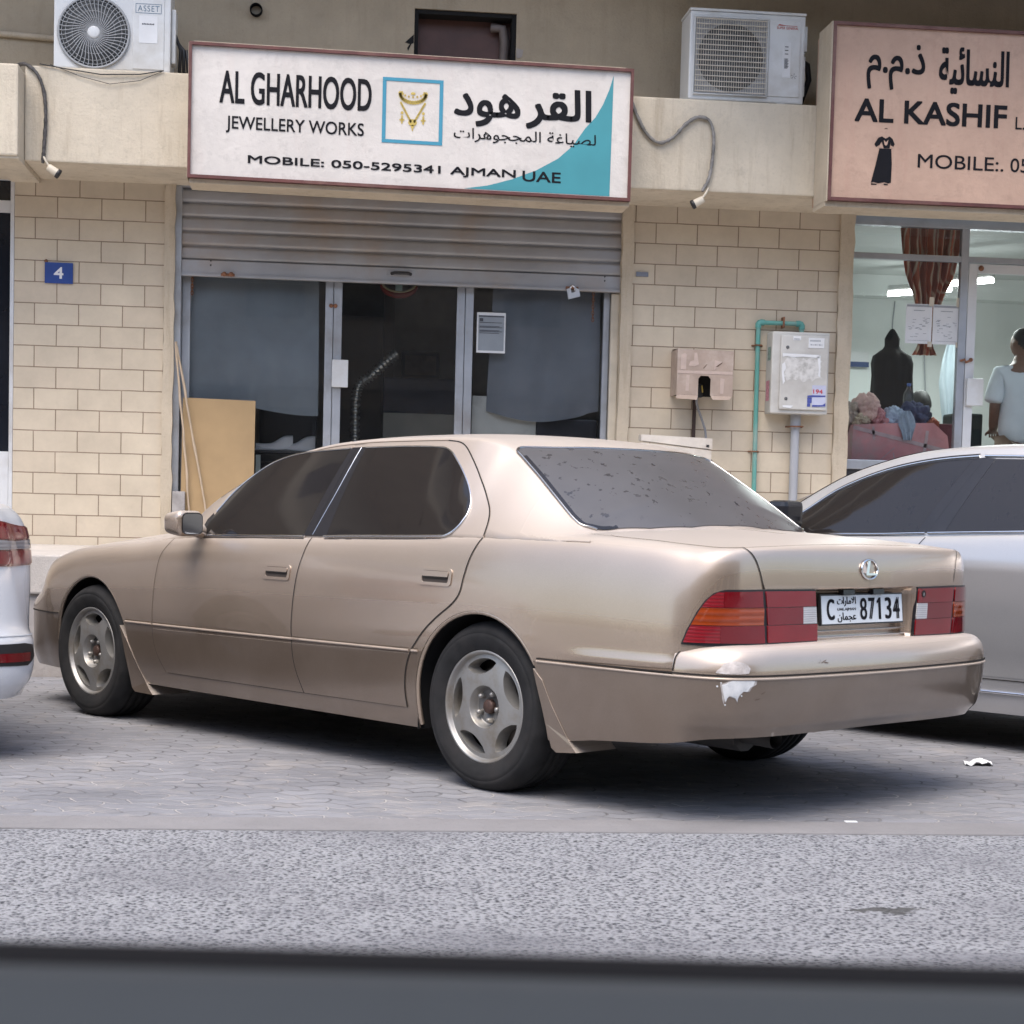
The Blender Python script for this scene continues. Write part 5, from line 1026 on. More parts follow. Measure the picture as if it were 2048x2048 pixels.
RFR=[(1.026,.935),(1.014,1.142),(1.010,1.33)]+[ed(x) for x in (1.02,.9,.7,.55)]+CG[::-1][1:]+[(.044,.96)]
for mir in (False,True):
    u1,l1=lowdoor([(p[0]-.003,p[1]) for p in FGAP],[(p[0]+.003,p[1]) for p in BGAP]); u2_,l2=lowdoor([(p[0]-.003,p[1]) for p in BGAP],[(p[0]+.003,p[1]) for p in RGAP])
    for up_,lo_,fr_,ho,hx,glp,nm in ((u1,l1,FFR,FG,(1.199,1.387,.754,.820),FG,'front'),(u2_,l2,RFR,RG,(.168,.356,.780,.848),RG,'rear')):
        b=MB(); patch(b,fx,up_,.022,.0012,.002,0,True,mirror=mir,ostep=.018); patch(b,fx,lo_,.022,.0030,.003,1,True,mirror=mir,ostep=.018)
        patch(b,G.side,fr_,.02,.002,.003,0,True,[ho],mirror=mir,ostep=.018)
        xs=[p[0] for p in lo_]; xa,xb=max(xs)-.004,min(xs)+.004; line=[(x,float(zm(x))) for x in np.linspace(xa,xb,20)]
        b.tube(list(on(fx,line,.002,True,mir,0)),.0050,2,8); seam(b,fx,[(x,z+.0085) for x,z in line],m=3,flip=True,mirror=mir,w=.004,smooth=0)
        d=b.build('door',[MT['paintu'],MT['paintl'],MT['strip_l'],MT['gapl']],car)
        b=MB(); patch(b,G.side,glp,.025,.0035,.003,0,True,mirror=mir,ostep=.018); b.build('window',MT['tint'],d)
        b=MB(); 
        if nm=='front': top=FG[2:10]; bot=[(1.955,.926),(1.7,.932),(1.4,.940),(1.17,.946)]
        else: top=RG[0:14]; bot=[(1.03,.949),(.8,.957),(.5,.966),(.28,.974)]
        b.tube(list(on(G.side,top,.0045,True,mir,4)),.0036,0,8); b.tube(list(on(G.side,bot,.0050,True,mir,4)),.0055,0,8)
        if nm=='rear': b.tube(list(on(G.side,[(.30,.974),(.262,.976),(.230,.990),(.205,1.016),(.192,1.05)],.0045,True,mir,4)),.0055,0,8)
        b.build('window_trim',MT['chrome'],d)
        b=MB(); seam(b,G.side,[(p[0],p[1]-.011) for p in bot],m=0,flip=True,mirror=mir,w=.005,off=.0035)
        if nm=='front':
            patch(b,G.side,[(1.174,.949),(1.097,1.332),(1.062,1.333),(1.090,1.142),(1.118,.949)],.03,.0036,.002,0,True,mirror=mir)
            patch(b,G.side,[(1.96,.93),(1.955,1.0),(1.928,1.03),(1.912,1.02),(1.932,.934)],.03,.0035,.002,0,True,mirror=mir)
        else: patch(b,G.side,[(1.116,.949),(1.088,1.142),(1.060,1.333),(1.002,1.334),(1.016,.951)],.03,.0036,.002,0,True,mirror=mir); 
        b.build('window_seal',MT['bpost'],d)
        if nm=='front': b=MB(); b.tube(list(on(G.side,[(1.030,1.331),(1.057,1.142),(1.080,1.05),(1.110,.953)],.005,True,mir)),.0022,0,6); b.build('pillar_trim',MT['chrome'],d)
        x0,x1,z0,z1=hx; rr=lambda x0,x1,z0,z1,r_:[(x0+r_*(1-math.cos(a)),z0+r_*(1-math.sin(a))) for a in np.linspace(0,PI/2,4)]+[(x1-r_*(1-math.sin(a)),z0+r_*(1-math.cos(a))) for a in np.linspace(0,PI/2,4)]+[(x1-r_*(1-math.cos(a)),z1-r_*(1-math.sin(a))) for a in np.linspace(0,PI/2,4)]+[(x0+r_*(1-math.sin(a)),z1-r_*(1-math.cos(a))) for a in np.linspace(0,PI/2,4)]
        b=MB(); patch(b,fx,rr(x0,x1,z0,z1,.016),.02,.006,.006,0,True,[rr(x0+.016,x1-.016,z0+.012,z1-.010,.010)],mirror=mir,ostep=.01); patch(b,fx,rr(x0+.018,x1-.018,z0+.034,z1-.012,.006),.02,.009,.006,0,True,mirror=mir,ostep=.01); patch(b,fx,rr(x0+.0165,x1-.0165,z0+.0125,z1-.0105,.010),.02,.0025,0,1,True,mirror=mir,ostep=.01)
        patch(b,fx,[(x0+.022,z0+.030),(x1-.022,z0+.030),(x1-.022,z0+.035),(x0+.022,z0+.035)],.02,.0092,.002,2,True,mirror=mir)
        b.build('handle',[MT['paintu'],MT['recess'],MT['gap']],d)
# roof and pillars
b=MB(); cabin(b,G,np.r_[np.linspace(2.42,1.2,40),np.linspace(1.18,.42,16),np.linspace(.40,-.505,50)],0)
for mir in (False,True):
    seam(b,G.side,CG,m=1,flip=True,mirror=mir,w=.0055,off=.003); seam(b,G.side,[ed(x) for x in np.linspace(.5,1.95,24)],m=2,flip=True,mirror=mir,w=.004,off=.003)
b.build('roof',[MT['paintu'],MT['gap'],MT['gapl']],car)
RW=[(.135,.597),(.148,.57),(.122,.50),(.062,.38),(.014,.246),(-.008,.12),(-.012,0)]
RWs=[(.10,.606),(.054,.616),(-.01,.629),(-.075,.644),(-.14,.659),(-.203,.672),(-.27,.683),(-.318,.680),(-.348,.640),(-.372,.56),(-.421,.418),(-.462,.22),(-.475,0)]
half=RWs+[]; poly=RW[::-1][:-1] if False else None
lft=RW[::-1]+RWs            # centre top -> left corner -> down the left edge -> centre bottom
full=lft+[(x,-y) for x,y in lft[::-1][1:-1]]
b=MB(); patch(b,G.top,full,.03,.004,.004,0,False,ostep=.03); rw=b.build('rear_window',MT['rearglass'],car)
b=MB()
for s in (1,-1):
    e_=[(x,s*y) for x,y in RW[::-1]]+[(x,s*y) for x,y in RWs[:9]]; b.tube(list(on(G.top,e_,.004,smooth=4)),.0055,0,8)
    seam(b,G.top,[(x*.985+.004*0-.004,s*(y-.012)) for x,y in RWs[:10]],m=1,w=.016,off=.005); 
b.build('window_trim',[MT['trim'],MT['bpost']],rw)
ws=[(1.405,0),(1.412,.2),(1.43,.42),(1.47,.585),(1.55,.615),(1.75,.652),(1.95,.685),(2.12,.71),(2.22,.66),(2.33,.45),(2.40,.22),(2.42,0)]
b=MB(); patch(b,G.top,ws+[(x,-y) for x,y in ws[::-1][1:-1]],.03,.004,.004,0,False,ostep=.03); b.build('windscreen',MT['tint'],car)
# boot lid: deck and upper tail face
b=MB()
for mir in (False,True):
    qa=4.95; lid=[(qa,.045),(5.0,.006),(5.2,.006),(5.4,.006),(5.605,.006),(S.L,.006),(S.L,.99),(qa,.99)]
    patch(b,lambda q,t: S.deck(q,t),lid,.03,.0014,.002,0,mirror=mir,ostep=.03)
    face=[(5.629,.9705),(5.658,.957),(5.683,.934),(5.705,.896),(5.719,.86),(5.7275,.833),(S.L,.833),(S.L,.9868),(5.9,.983),(5.629,.9745)]
    patch(b,S.pt,face,.02,.0014,.004,0,mirror=mir,ostep=.02,offn=lambda Q: .0014+.006*(1-sstep(.833,.86,Q[:,1])))
lid_o=b.build('boot_lid',[MT['paintu']],car)
b=MB(); b.box(-1.106,-1.088,-.295,.295,.668,.6745,0,.002); b.box(-1.112,-1.09,-.295,.295,.640,.652,0,.003); b.build('number_plate_panel',MT['paintu'],lid_o)
# oval badge with a slanted letter
b=MB(); ctr=S.pt(np.array(S.L-.004),np.array(.899))+np.array([-.005,.0,0]); ey=np.array([0,-1.,0]); ez=np.array([.10,0,1.]); ez/=np.linalg.norm(ez)
em=lambda a,c,d=0: ctr+ey*a+ez*c+np.array([-d,0,0])
b.tube([em(.050*math.cos(2*PI*k/48),.036*math.sin(2*PI*k/48)) for k in range(48)],.0042,n=8,closed=True)
Lp=[(-.012,.032),(.004,.032),(-.010,-.014),(.046,-.014),(.043,-.022),(-.026,-.022),(-.027,-.014)]
b.add([em(a,c,.004) for a,c in Lp]+[em(a,c,-.004) for a,c in Lp],[list(range(7)),list(range(13,6,-1))]+[(i,(i+1)%7,7+(i+1)%7,7+i) for i in range(7)]); b.build('badge',MT['chrome'],lid_o,recalc=True)
# tail lamps
LB=[(5.413,.638),(5.431,.687),(5.464,.753),(5.491,.793),(5.519,.817),(5.549,.827)]; lbx=pchip([p[1] for p in LB],[p[0] for p in LB])
def band(z0,z1,qa,qb,ins=.007):
    l=[(max(qa,float(lbx(z))+ins),z) for z in np.linspace(z0,z1,6)] if qa is not None else [(float(lbx(z))+ins,z) for z in np.linspace(z0,z1,6)]
    return l+[(qb,z1),(qb,z0)]
for mir in (False,True):
    b=MB(); patch(b,S.pt,LB+[(5.572,.830),(5.722,.831),(5.734,.751),(5.743,.636),(5.538,.632)],.02,.005,.012,0,mirror=mir,ostep=.015); patch(b,S.pt,[(5.7225,.831),(6.0,.829),(6.012,.735),(6.022,.639),(5.7435,.636),(5.735,.751)],.02,.005,.012,0,mirror=mir,ostep=.02)
    tlx=b.build('tail_light',MT['bpost'],car)
    L_=[('redb',band(.645,.7045,None,5.5465)),('redd',[(5.547,.645),(5.547,.7045),(5.727,.7045),(5.734,.643)]),('amber',band(.7065,.7665,None,5.724)),('redb',band(.7685,.8205,None,5.5545)),('redd',[(5.555,.7685),(5.556,.8225),(5.714,.8245),(5.720,.7685)]),
        ('red',[(5.7495,.644),(5.7445,.7045),(6.014,.7045),(6.018,.645)]),('redd',[(5.7445,.7065),(5.739,.7665),(5.932,.7665),(5.935,.7065)]),('redp',[(5.739,.7685),(5.730,.8245),(5.997,.823),(6.004,.7685)]),('clear',[(5.9355,.7065),(5.9325,.7665),(6.005,.7665),(6.012,.7065)])]
    for mk,pl in L_: b=MB(); patch(b,S.pt,pl,.02,.010,.007,0,mirror=mir,ostep=.012); b.build('lens',MT[mk],tlx)
    if mir: b=MB(); patch(b,S.pt,[(5.966+.013*math.cos(k),.803+.013*math.sin(k)) for k in np.linspace(0,2*PI,15)[:-1]],.02,.0125,.004,0,mirror=True,ostep=.01); patch(b,S.pt,[(5.968+.006*math.cos(k),.801+.008*math.sin(k)) for k in np.linspace(0,2*PI,11)[:-1]],.02,.0135,.001,1,mirror=True,ostep=.01); b.build('boot_lock',[MT['dark'],MT['trim']],tlx)
# number plate
npx=-1.112; pc=Vector((npx,0,.7504)); tilt=Vector((.1,0,1)).normalized(); ry=Vector((0,-1,0)); nrm_=ry.cross(tilt)
if nrm_.x>0: nrm_=-nrm_
b=MB(); b.obox(pc,ry*.262,tilt*.057,nrm_*.006); npl=b.build('licence_plate',MT['black'],car)
b=MB(); b.obox(pc+nrm_*.0065,ry*.257,tilt*.0515,nrm_*.001); b.build('plate_face',mat('plate_white',(.62,.66,.70),.35,0,.04,4,coat=.2),npl)
b=MB(); fr=(pc+nrm_*.0085-ry*.26-tilt*.055,ry*.52,tilt*.11)
write(b,'C',.062,.16,.155,.86,0,0,.02,fr=fr); write(b,'8',.462,.13,.548,.87,0,0,.012,fr=fr); write(b,'7',.566,.13,.648,.87,0,0,.030,fr=fr); write(b,'3',.772,.13,.856,.87,0,0,.018,fr=fr); write(b,'4',.872,.13,.962,.87,0,0,.030,fr=fr)
o_,r_,u_=fr; one=[(.690,.13),(.722,.13),(.722,.87),(.698,.87),(.670,.74),(.670,.66),(.690,.70)]; b.add([o_+r_*a+u_*c for a,c in one],[list(range(7))])
write(b,arabic('\u0627\u0644\u0627\u0645\u0627\u0631\u0627\u062a'),.185,.60,.415,.92,0,0,.02,fr=fr); write(b,'UAE.AJMAN',.187,.44,.412,.555,0,0,.02,fr=fr); write(b,arabic('\u0639\u062c\u0645\u0627\u0646'),.185,.07,.412,.40,0,0,.02,fr=fr)
b.build('plate_lettering',MT['letter'],npl)
b=MB(); 
for y in (.09,-.10): b.obox(pc+tilt*.062+ry*y+nrm_*.008,ry*.035,tilt*.010,nrm_*.012)
b.build('plate_lamp',MT['bpost'],npl)
# mirrors
for s in (1,-1):
    b=MB(); bmx=bmesh.new(); bmesh.ops.create_cube(bmx,size=1)
    for v in bmx.verts:
        v.co=Vector((v.co.x*.125,v.co.y*.165,v.co.z*.125))
        if v.co.x>0: v.co.y*=.80; v.co.z*=.72
    bmesh.ops.bevel(bmx,geom=bmx.edges[:],offset=.034,segments=4,affect='EDGES',profile=.55); bmx.verts.index_update()
    c0=Vector((1.905,s*.985,.982)); rot=Matrix.Rotation(s*math.radians(14),3,'Z')
    b.add([c0+rot@v.co for v in bmx.verts],[[v.index for v in q.verts] for q in bmx.faces],0,True); bmx.free()
    b.tube([(1.935,s*.86,.945),(1.92,s*.93,.955)],[.035,.028],0,10)
    mo=b.build('wing_mirror',MT['paintu'],car)
    b=MB(); cg=c0+rot@Vector((-.0640,0,0)); rr_=[(.070*math.copysign(abs(math.cos(a))**.45,math.cos(a)),.050*math.copysign(abs(math.sin(a))**.45,math.sin(a))) for a in np.linspace(0,2*PI,33)[:-1]]
    b.add([cg+rot@Vector((0,y,z)) for y,z in rr_],[list(range(32))]); b.add([cg+rot@Vector((-.0012,y*.93,z*.90)) for y,z in rr_],[list(range(32))],1); b.build('mirror_glass',[MT['bpost'],mat('mirror_silver',(.30,.31,.33),.12,1,.03)],mo)
MT['flap']=mat('brown_mud_flap',(.11,.085,.066),.5,0,.1)
# mud flaps, exhaust, headlights
def flap(pts,name='mud_flap'):
    for s in (1,-1):
        b=MB(); n=len(pts); xs=np.array([p[0] for p in pts]); zz=np.array([p[1] for p in pts]); src=bm_ if xs.mean()<1 else S
        base=src.pt(src.s_of_x(xs),np.maximum(zz,.25)) if xs.mean()<1 else src.pt(src.s_of_x(xs),np.maximum(zz,.22)); y1=base[:,1]+.004; y0=np.full(n,.66)
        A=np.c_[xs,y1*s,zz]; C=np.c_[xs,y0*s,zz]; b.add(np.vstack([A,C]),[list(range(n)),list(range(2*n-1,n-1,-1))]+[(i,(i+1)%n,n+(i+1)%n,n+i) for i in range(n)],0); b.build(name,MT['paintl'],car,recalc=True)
flap([(-.300,.500),(-.318,.44),(-.338,.37),(-.352,.30),(-.362,.242),(-.375,.210),(-.40,.195),(-.50,.204),(-.48,.222),(-.455,.252),(-.43,.30),(-.39,.37),(-.345,.46)])
flap([(2.545,.475),(2.528,.40),(2.515,.335),(2.502,.25),(2.496,.205),(2.485,.175),(2.46,.158),(2.30,.156),(2.33,.178),(2.36,.21),(2.40,.27),(2.46,.36),(2.50,.42)])
b=MB(); b.tube([(-.7,.46,.30),(-1.0,.47,.295),(-1.10,.475,.292)],.034,0,14,caps=False); b.tube([(-.4,.45,.31),(-.95,.46,.305)],.075,0,12); b.build('exhaust',mat('dirty_steel_pipe',(.05,.047,.045),.7,.4,.25,12),car)
for s in (False,True):
    b=MB(); q_=lambda x: float(S.s_of_x(x)); patch(b,S.pt,[(q_(3.52),.705),(q_(3.58),.58),(q_(3.66),.57),(q_(3.78),.57),(q_(3.78),.66),(q_(3.70),.675)],.03,.003,.004,0,mirror=s); b.build('headlight',MT['clear'],car)
underside(car,S)
wheel('wheel',car,(0,.874,.325),spin=0); wheel('wheel',car,(2.85,.874,.325),spin=9); wheel('wheel',car,(0,-.874,.325),True); wheel('wheel',car,(2.85,-.874,.325),True)
# ================= silver saloon at the right
PL2=[(3.80,0),(3.78,.3),(3.70,.6),(3.56,.77),(3.3,.86),(2.9,.895),(2.3,.912),(1.6,.918),(.9,.92),(.3,.92),(-.3,.91),(-.7,.885),(-.95,.82),(-1.05,.68),(-1.1,.4),(-1.12,0)]
ZS2=[(3.80,0,.72),(3.56,.77,.76),(3.2,None,.88),(2.8,None,.94),(2.3,None,.985),(1.72,None,1.018),(1.13,None,1.036),(.67,None,1.058),(.2,None,1.075),(-.5,None,1.085),(-.95,.82,1.07),(-1.12,0,1.09)]
OS2=[(.15,.075),(.20,.055),(.25,.038),(.32,.026),(.42,.02),(.50,.012),(.58,.006),(.68,.003),(.79,.004),(.83,.010),(.86,.020),(.89,.032),(.92,.05),(.937,.075),(.945,.10),(.95,.135)]
ED2=[(2.75,.82,.90),(2.55,.79,.96),(2.35,.752,1.03),(2.107,.70,1.118),(1.936,.675,1.217),(1.784,.655,1.297),(1.597,.64,1.363),(1.451,.63,1.402),(1.308,.622,1.427),(1.098,.62,1.443),(.8,.615,1.451),(.4,.61,1.448),(.1,.605,1.43),(-.2,.61,1.37),(-.5,.63,1.25),(-.8,.66,1.10),(-.95,.4,1.06),(-1.0,.05,1.05)]
ZC2=[(2.95,.95),(2.7,1.03),(2.4,1.15),(2.1,1.265),(1.8,1.365),(1.55,1.43),(1.35,1.462),(1.1,1.478),(.8,1.485),(.4,1.483),(0,1.46),(-.3,1.40),(-.6,1.27),(-.9,1.10),(-1.0,1.05)]
S2=Shell(PL2,ZS2,OS2,OR,OF,[(-.75,1.10),(-.4,1.11),(0,1.05),(2.4,1.02),(2.7,1.02),(3.25,.90)]); G2=House(S2,ED2,ZC2,inset=.06,bulge=.014)
H2=math.radians(130)
c2=car_root('parked_car',(4.323,8.126,0),H2,'silver saloon with dark windows parked beyond the beige sedan at the right')
MT['silver']=paint('silver_metallic_paint',(.49,.49,.50),.6,.26,(.42,.41,.40),.2)
ar2=[(0,.34,.37),(2.82,.34,.37)]; f2x=SX(S2); zm2=lambda x: .31+0*x
V,fs,tg=hull(S2,lambda x:.185+0*x,zm2,ar2,lambda x,z,t: True,nl=8,nu=40,deckskip=lambda x: -.3<x<2.2)
b=MB(); both(b,V,fs,tg,{0:0,1:0,2:0}); arch_lip(b,S2,0,ar2)
for mir in (False,True): 
    seam(b,f2x,[(2.1,.35),(1.5,.348),(.9,.347),(.5,.347)],m=1,flip=True,mirror=mir)
b.build('body',[MT['silver'],MT['gap']],c2)
b=MB(); cabin(b,G2,np.r_[np.linspace(2.8,1.2,46),np.linspace(1.15,.2,16),np.linspace(.15,-1.0,40)],0); b.build('roof',[MT['silver']],c2)
BG2=[(1.172,1.0),(1.205,.95),(1.235,.86),(1.245,.7),(1.235,.5),(1.19,.36)]
FG2=[(1.98,.985),(1.955,1.092),(1.86,1.162),(1.781,1.212),(1.618,1.284),(1.472,1.328),(1.328,1.357),(1.188,1.375),(1.045,1.386),(1.23,1.020)]
RG2=[(.925,1.386),(.761,1.384),(.5,1.37),(.3,1.34),(.15,1.29),(.04,1.22),(.0,1.12),(.03,1.075),(.3,1.062),(.67,1.044),(1.075,1.024)]
FRN2=[(2.16,.90),(2.19,.80),(2.2,.6),(2.17,.42),(2.12,.36)]; RR2=[(-.02,1.05),(.05,.92),(.12,.80),(.25,.70),(.36,.6),(.40,.5),(.40,.36)]
for mir in (False,True):
    for front,rear,gp,nm in ((FRN2,BG2,FG2,'f'),(BG2,RR2,RG2,'r')):
        f_=[tuple(p) for p in crom([(p[0]-.003,p[1]) for p in front],4)]; r_=[tuple(p) for p in crom([(p[0]+.003,p[1]) for p in rear],4)]
        b=MB(); patch(b,f2x,f_+r_[::-1],.025,.0015,.002,0,True,mirror=mir); d=b.build('door',[MT['silver']],c2)
        b=MB(); patch(b,G2.side,gp,.025,.004,.003,0,True,mirror=mir); b.build('window',MT['tint'],d)
        b=MB()
        top=[(2.10,1.02),(1.956,1.106),(1.86,1.176),(1.781,1.226),(1.618,1.296),(1.472,1.340),(1.328,1.369),(1.188,1.387),(1.02,1.399)] if nm=='f' else [(.99,1.40),(.761,1.397),(.5,1.384),(.3,1.354),(.14,1.303)]
        b.tube(list(on(G2.side,top,.0045,True,mir,4)),.0065,0,8); bt=[(2.0,.985),(1.72,1.0),(1.4,1.010),(1.18,1.020)] if nm=='f' else [(1.165,1.021),(.9,1.032),(.67,1.041),(.3,1.058),(.03,1.072)]
        b.tube(list(on(G2.side,bt,.005,True,mir,4)),.0065,0,8); b.build('window_trim',MT['chrome'],d)
        b=MB()
        if nm=='f':
            patch(b,G2.side,[(1.228,1.024),(1.046,1.388),(.982,1.393),(1.165,1.024)],.03,.0035,.002,0,True,mirror=mir); patch(b,G2.side,[(2.08,.99),(2.0,1.075),(1.958,1.090),(1.90,.99)],.03,.0045,.002,0,True,mirror=mir)
            seam(b,G2.side,[(p[0],p[1]+.010) for p in top],m=0,flip=True,mirror=mir,w=.007,off=.004); seam(b,G2.side,[(p[0],p[1]-.011) for p in top],m=0,flip=True,mirror=mir,w=.008,off=.005)
        else: patch(b,G2.side,[(1.170,1.024),(.987,1.394),(.928,1.388),(1.077,1.024)],.03,.0030,.002,0,True,mirror=mir); seam(b,f2x,BG2,m=0,flip=True,mirror=mir)
        b.build('window_seal',MT['bpost'],d)
for s in (1,-1):
    b=MB(); b.box(1.84,1.96,min(s*.93,s*1.10),max(s*.93,s*1.10),1.055,1.165,0,.03); b.tube([(1.93,s*.86,1.05),(1.92,s*.95,1.07)],.03,0,8); mo=b.build('wing_mirror',MT['bpost'],c2)
b=MB()
for s in (1,-1): b.tube([(x,s*(float(S2.pt(S2.s_of_x(x),.30)[1])+.004),.287) for x in np.linspace(2.4,.42,24)],.0075,0,8)
b.build('sill_trim',MT['chrome'],c2)
ws=[(1.36,0),(1.37,.3),(1.43,.58),(1.7,.625),(2.0,.665),(2.35,.72),(2.55,.70),(2.7,.4),(2.75,0)]
b=MB(); patch(b,G2.top,ws+[(x,-y) for x,y in ws[::-1][1:-1]],.04,.004,.004,0); b.build('windscreen',MT['tint'],c2)
rwp=[(-.10,0),(-.08,.4),(-.1,.57),(-.4,.59),(-.75,.62),(-.86,.4),(-.9,0)]; b=MB(); patch(b,G2.top,rwp+[(x,-y) for x,y in rwp[::-1][1:-1]],.04,.004,.004,0); b.build('rear_window',MT['tint'],c2)
underside(c2,S2,arches=ar2)
w0=[o for o in car.children if o.name.startswith('wheel') and o.type=='EMPTY'][0]
for (x,y,m_) in ((0,.87,0),(2.82,.87,0),(0,-.87,1),(2.82,-.87,1)): q=copy_tree(w0,c2); q.location=(x,y,.325); q.rotation_euler=(0,0,PI if m_ else 0)
# ================= white saloon at the left edge
PL3=[(3.40,0),(3.37,.3),(3.28,.6),(3.12,.75),(2.9,.82),(2.5,.865),(2.0,.88),(1.2,.885),(.4,.885),(-.2,.88),(-.6,.868),(-.80,.842),(-.915,.79),(-.985,.70),(-1.02,.55),(-1.045,.3),(-1.055,0)]
ZS3=[(3.40,0,.75),(3.12,.75,.80),(2.6,None,.93),(2.0,None,1.0),(1.2,None,1.02),(.3,None,1.04),(-.5,None,1.06),(-.9,.79,1.05),(-1.055,0,1.10)]
OS3=[(.15,.08),(.22,.05),(.28,.03),(.34,.022),(.42,.018),(.50,.015),(.6,.008),(.7,.004),(.8,.010),(.86,.024),(.90,.045),(.93,.08),(.945,.11),(.95,.14)]
OR3=[(.20,.13),(.25,.085),(.29,.045),(.33,.015),(.39,.0),(.48,.002),(.505,.008),(.52,.028),(.55,.042),(.60,.052),(.68,.066),(.78,.085),(.84,.095),(.89,.11),(.92,.13),(.94,.15),(.95,.19)]
S3_=Shell(PL3,ZS3,OS3,OR3,OF,[(-.75,1.10),(0,1.08),(2.3,1.03),(3.2,.9)],tx=(-.6,2.9),rear=(-.72,-.92),front=(2.9,3.25))
E3=[(x*.86-.06,y*.97,z+.075) for x,y,z in EDGE]; C3=[(x*.86-.06,z+.075) for x,z in ZC]; G3=House(S3_,E3,C3,inset=.06)
H3=math.radians(121); T3=(-2.335,7.985)
c3=car_root('parked_car',(T3[0],T3[1],0),H3,'white saloon cut by the left edge, showing one red and clear tail lamp')
MT['cleard']=lensmat('smoky_clear_lens',(.22,.21,.22),18)
MT['whitep']=paint('white_car_paint',(.66,.68,.71),.0,.25,(.55,.53,.50),.12)
ar3=[(0,.33,.36),(2.60,.33,.36)]
V,fs,tg=hull(S3_,lambda x:.255+0*x,lambda x:.32+0*x,ar3,lambda x,z,t: True,nl=10,nu=44,deckskip=lambda x: -.4<x<1.9)
b=MB(); both(b,V,fs,tg,{0:0,1:0,2:0}); b.build('body',[MT['whitep']],c3)
b=MB(); cabin(b,G3,np.linspace(1.95,-.49,90),0); b.build('roof',[MT['whitep']],c3)
b=MB(); P=[(.02,.0),(.04,.5),(-.2,.60),(-.37,.62),(-.44,.35),(-.46,0)]; patch(b,G3.top,P+[(x,-y) for x,y in P[::-1][1:-1]],.04,.004,.004,0); b.build('rear_window',MT['tint'],c3)
for mir in (False,True):
    b=MB(); patch(b,G3.side,[(1.55,1.06),(1.2,1.28),(.8,1.385),(.4,1.40),(.2,1.37),(.05,1.25),(.05,1.06)],.04,.004,.003,0,True,mirror=mir); b.build('window',MT['tint'],c3)
    r3=float(S3_.s_of_x(-.80)); 
    ol=[(r3-.16,.955),(r3+.02,.962),(r3+.20,.985),(r3+.47,.975),(r3+.47,.80),(r3+.12,.797),(r3-.05,.80),(r3-.10,.86)]
    b=MB(); patch(b,S3_.pt,ol,.02,.004,.010,0,mirror=mir,ostep=.02); tlx=b.build('tail_light',MT['redd'],c3)
    for mk,pl in (('red',[(r3-.14,.915),(r3-.13,.950),(r3+.02,.957),(r3+.20,.978),(r3+.46,.970),(r3+.46,.925),(r3+.1,.905)]),('cleard',[(r3-.115,.868),(r3-.13,.908),(r3+.1,.899),(r3+.46,.918),(r3+.46,.865)]),('redp',[(r3-.085,.806),(r3-.105,.861),(r3+.46,.858),(r3+.46,.806)])): b=MB(); patch(b,S3_.pt,pl,.02,.008,.006,0,mirror=mir,ostep=.015); b.build('lens',MT[mk],tlx)
    b=MB(); bl=[(r3+.10,.425),(r3+.13,.475),(r3+.20,.485),(r3+.50,.485),(r3+.50,.40),(r3+.18,.392)]; patch(b,S3_.pt,bl,.02,.003,.006,0,mirror=mir,ostep=.02); rf=b.build('bumper_vent',MT['black'],c3)
    b=MB(); patch(b,S3_.pt,[(r3+.17,.410),(r3+.165,.446),(r3+.49,.448),(r3+.49,.412)],.02,.008,.006,0,mirror=mir,ostep=.02); b.build('reflector',MT['redd'],rf)
    b=MB(); seam(b,S3_.pt,[(r3+.0,.512),(r3+.3,.515),(r3+.6,.515)],m=0,mirror=mir,w=.005); b.build('panel_seam',MT['inkl'],c3)
b=MB()
for mir in (False,True):
    seam(b,S3_.deck,[(float(S3_.s_of_x(x)),.06) for x in (-.42,-.55,-.7,-.85)],m=0,mirror=mir,w=.005); f3=SX(S3_)
    for gx in ([(1.75,.99),(1.80,.8),(1.8,.5),(1.74,.28)],[(.85,1.02),(.88,.8),(.87,.5),(.82,.28)],[(.02,1.04),(.06,.85),(.18,.72),(.34,.58),(.38,.45),(.38,.28)]): seam(b,f3,gx,m=0,flip=True,mirror=mir,w=.005)
    seam(b,S3_.pt,[(float(S3_.s_of_yrear(.66)),1.04),(float(S3_.s_of_yrear(.665)),.90),(float(S3_.s_of_yrear(.60)),.72),(float(S3_.s_of_yrear(.3)),.70),(S3_.L,.70)],m=0,mirror=mir,w=.006)
b.build('panel_seam',MT['gap'],c3)
underside(c3,S3_,y0=.55,arches=ar3)
for (x,y,m_) in ((0,.83,0),(2.6,.83,0),(0,-.83,1),(2.6,-.83,1)): q=copy_tree(w0,c3); q.location=(x,y,.325); q.rotation_euler=(0,0,PI if m_ else 0)
# ================= tailor shop interior
MT['stripe']=None
m,t,N,bs=nodes('striped_drape'); v=coords(t); wv=N.new('ShaderNodeTexWave'); wv.inputs['Scale'].default_value=3.2; wv.inputs['Distortion'].default_value=6; wv.inputs['Detail Scale'].default_value=.6; t.links.new(v,wv.inputs['Vector'])
t.links.new(ramp(t,wv.outputs['Fac'],[(.0,(.30,.09,.06)),(.35,(.36,.12,.08)),(.5,(.66,.50,.37)),(.7,(.70,.56,.43)),(.85,(.55,.16,.09))]),bs.inputs['Base Color']); bs.inputs['Roughness'].default_value=.9; MT['stripe']=m
def gather(zs_,w_,cx,y):
    b=MB(); g=[]
    for z,wd in zip(zs_,w_): g.append([(cx(z)+wd*(u_-.5),y+.028*math.sin(u_*2*PI*7)*(.5+wd)+.01*math.sin(u_*19+z*6),z) for u_ in np.linspace(0,1,90)])
    b.grid(g,0,True,flip=True); return b
zz=np.linspace(3.40,2.36,40); wf_=pchip([2.36,2.45,2.6,2.78,3.0,3.4],[.20,.12,.16,.225,.40,.52])
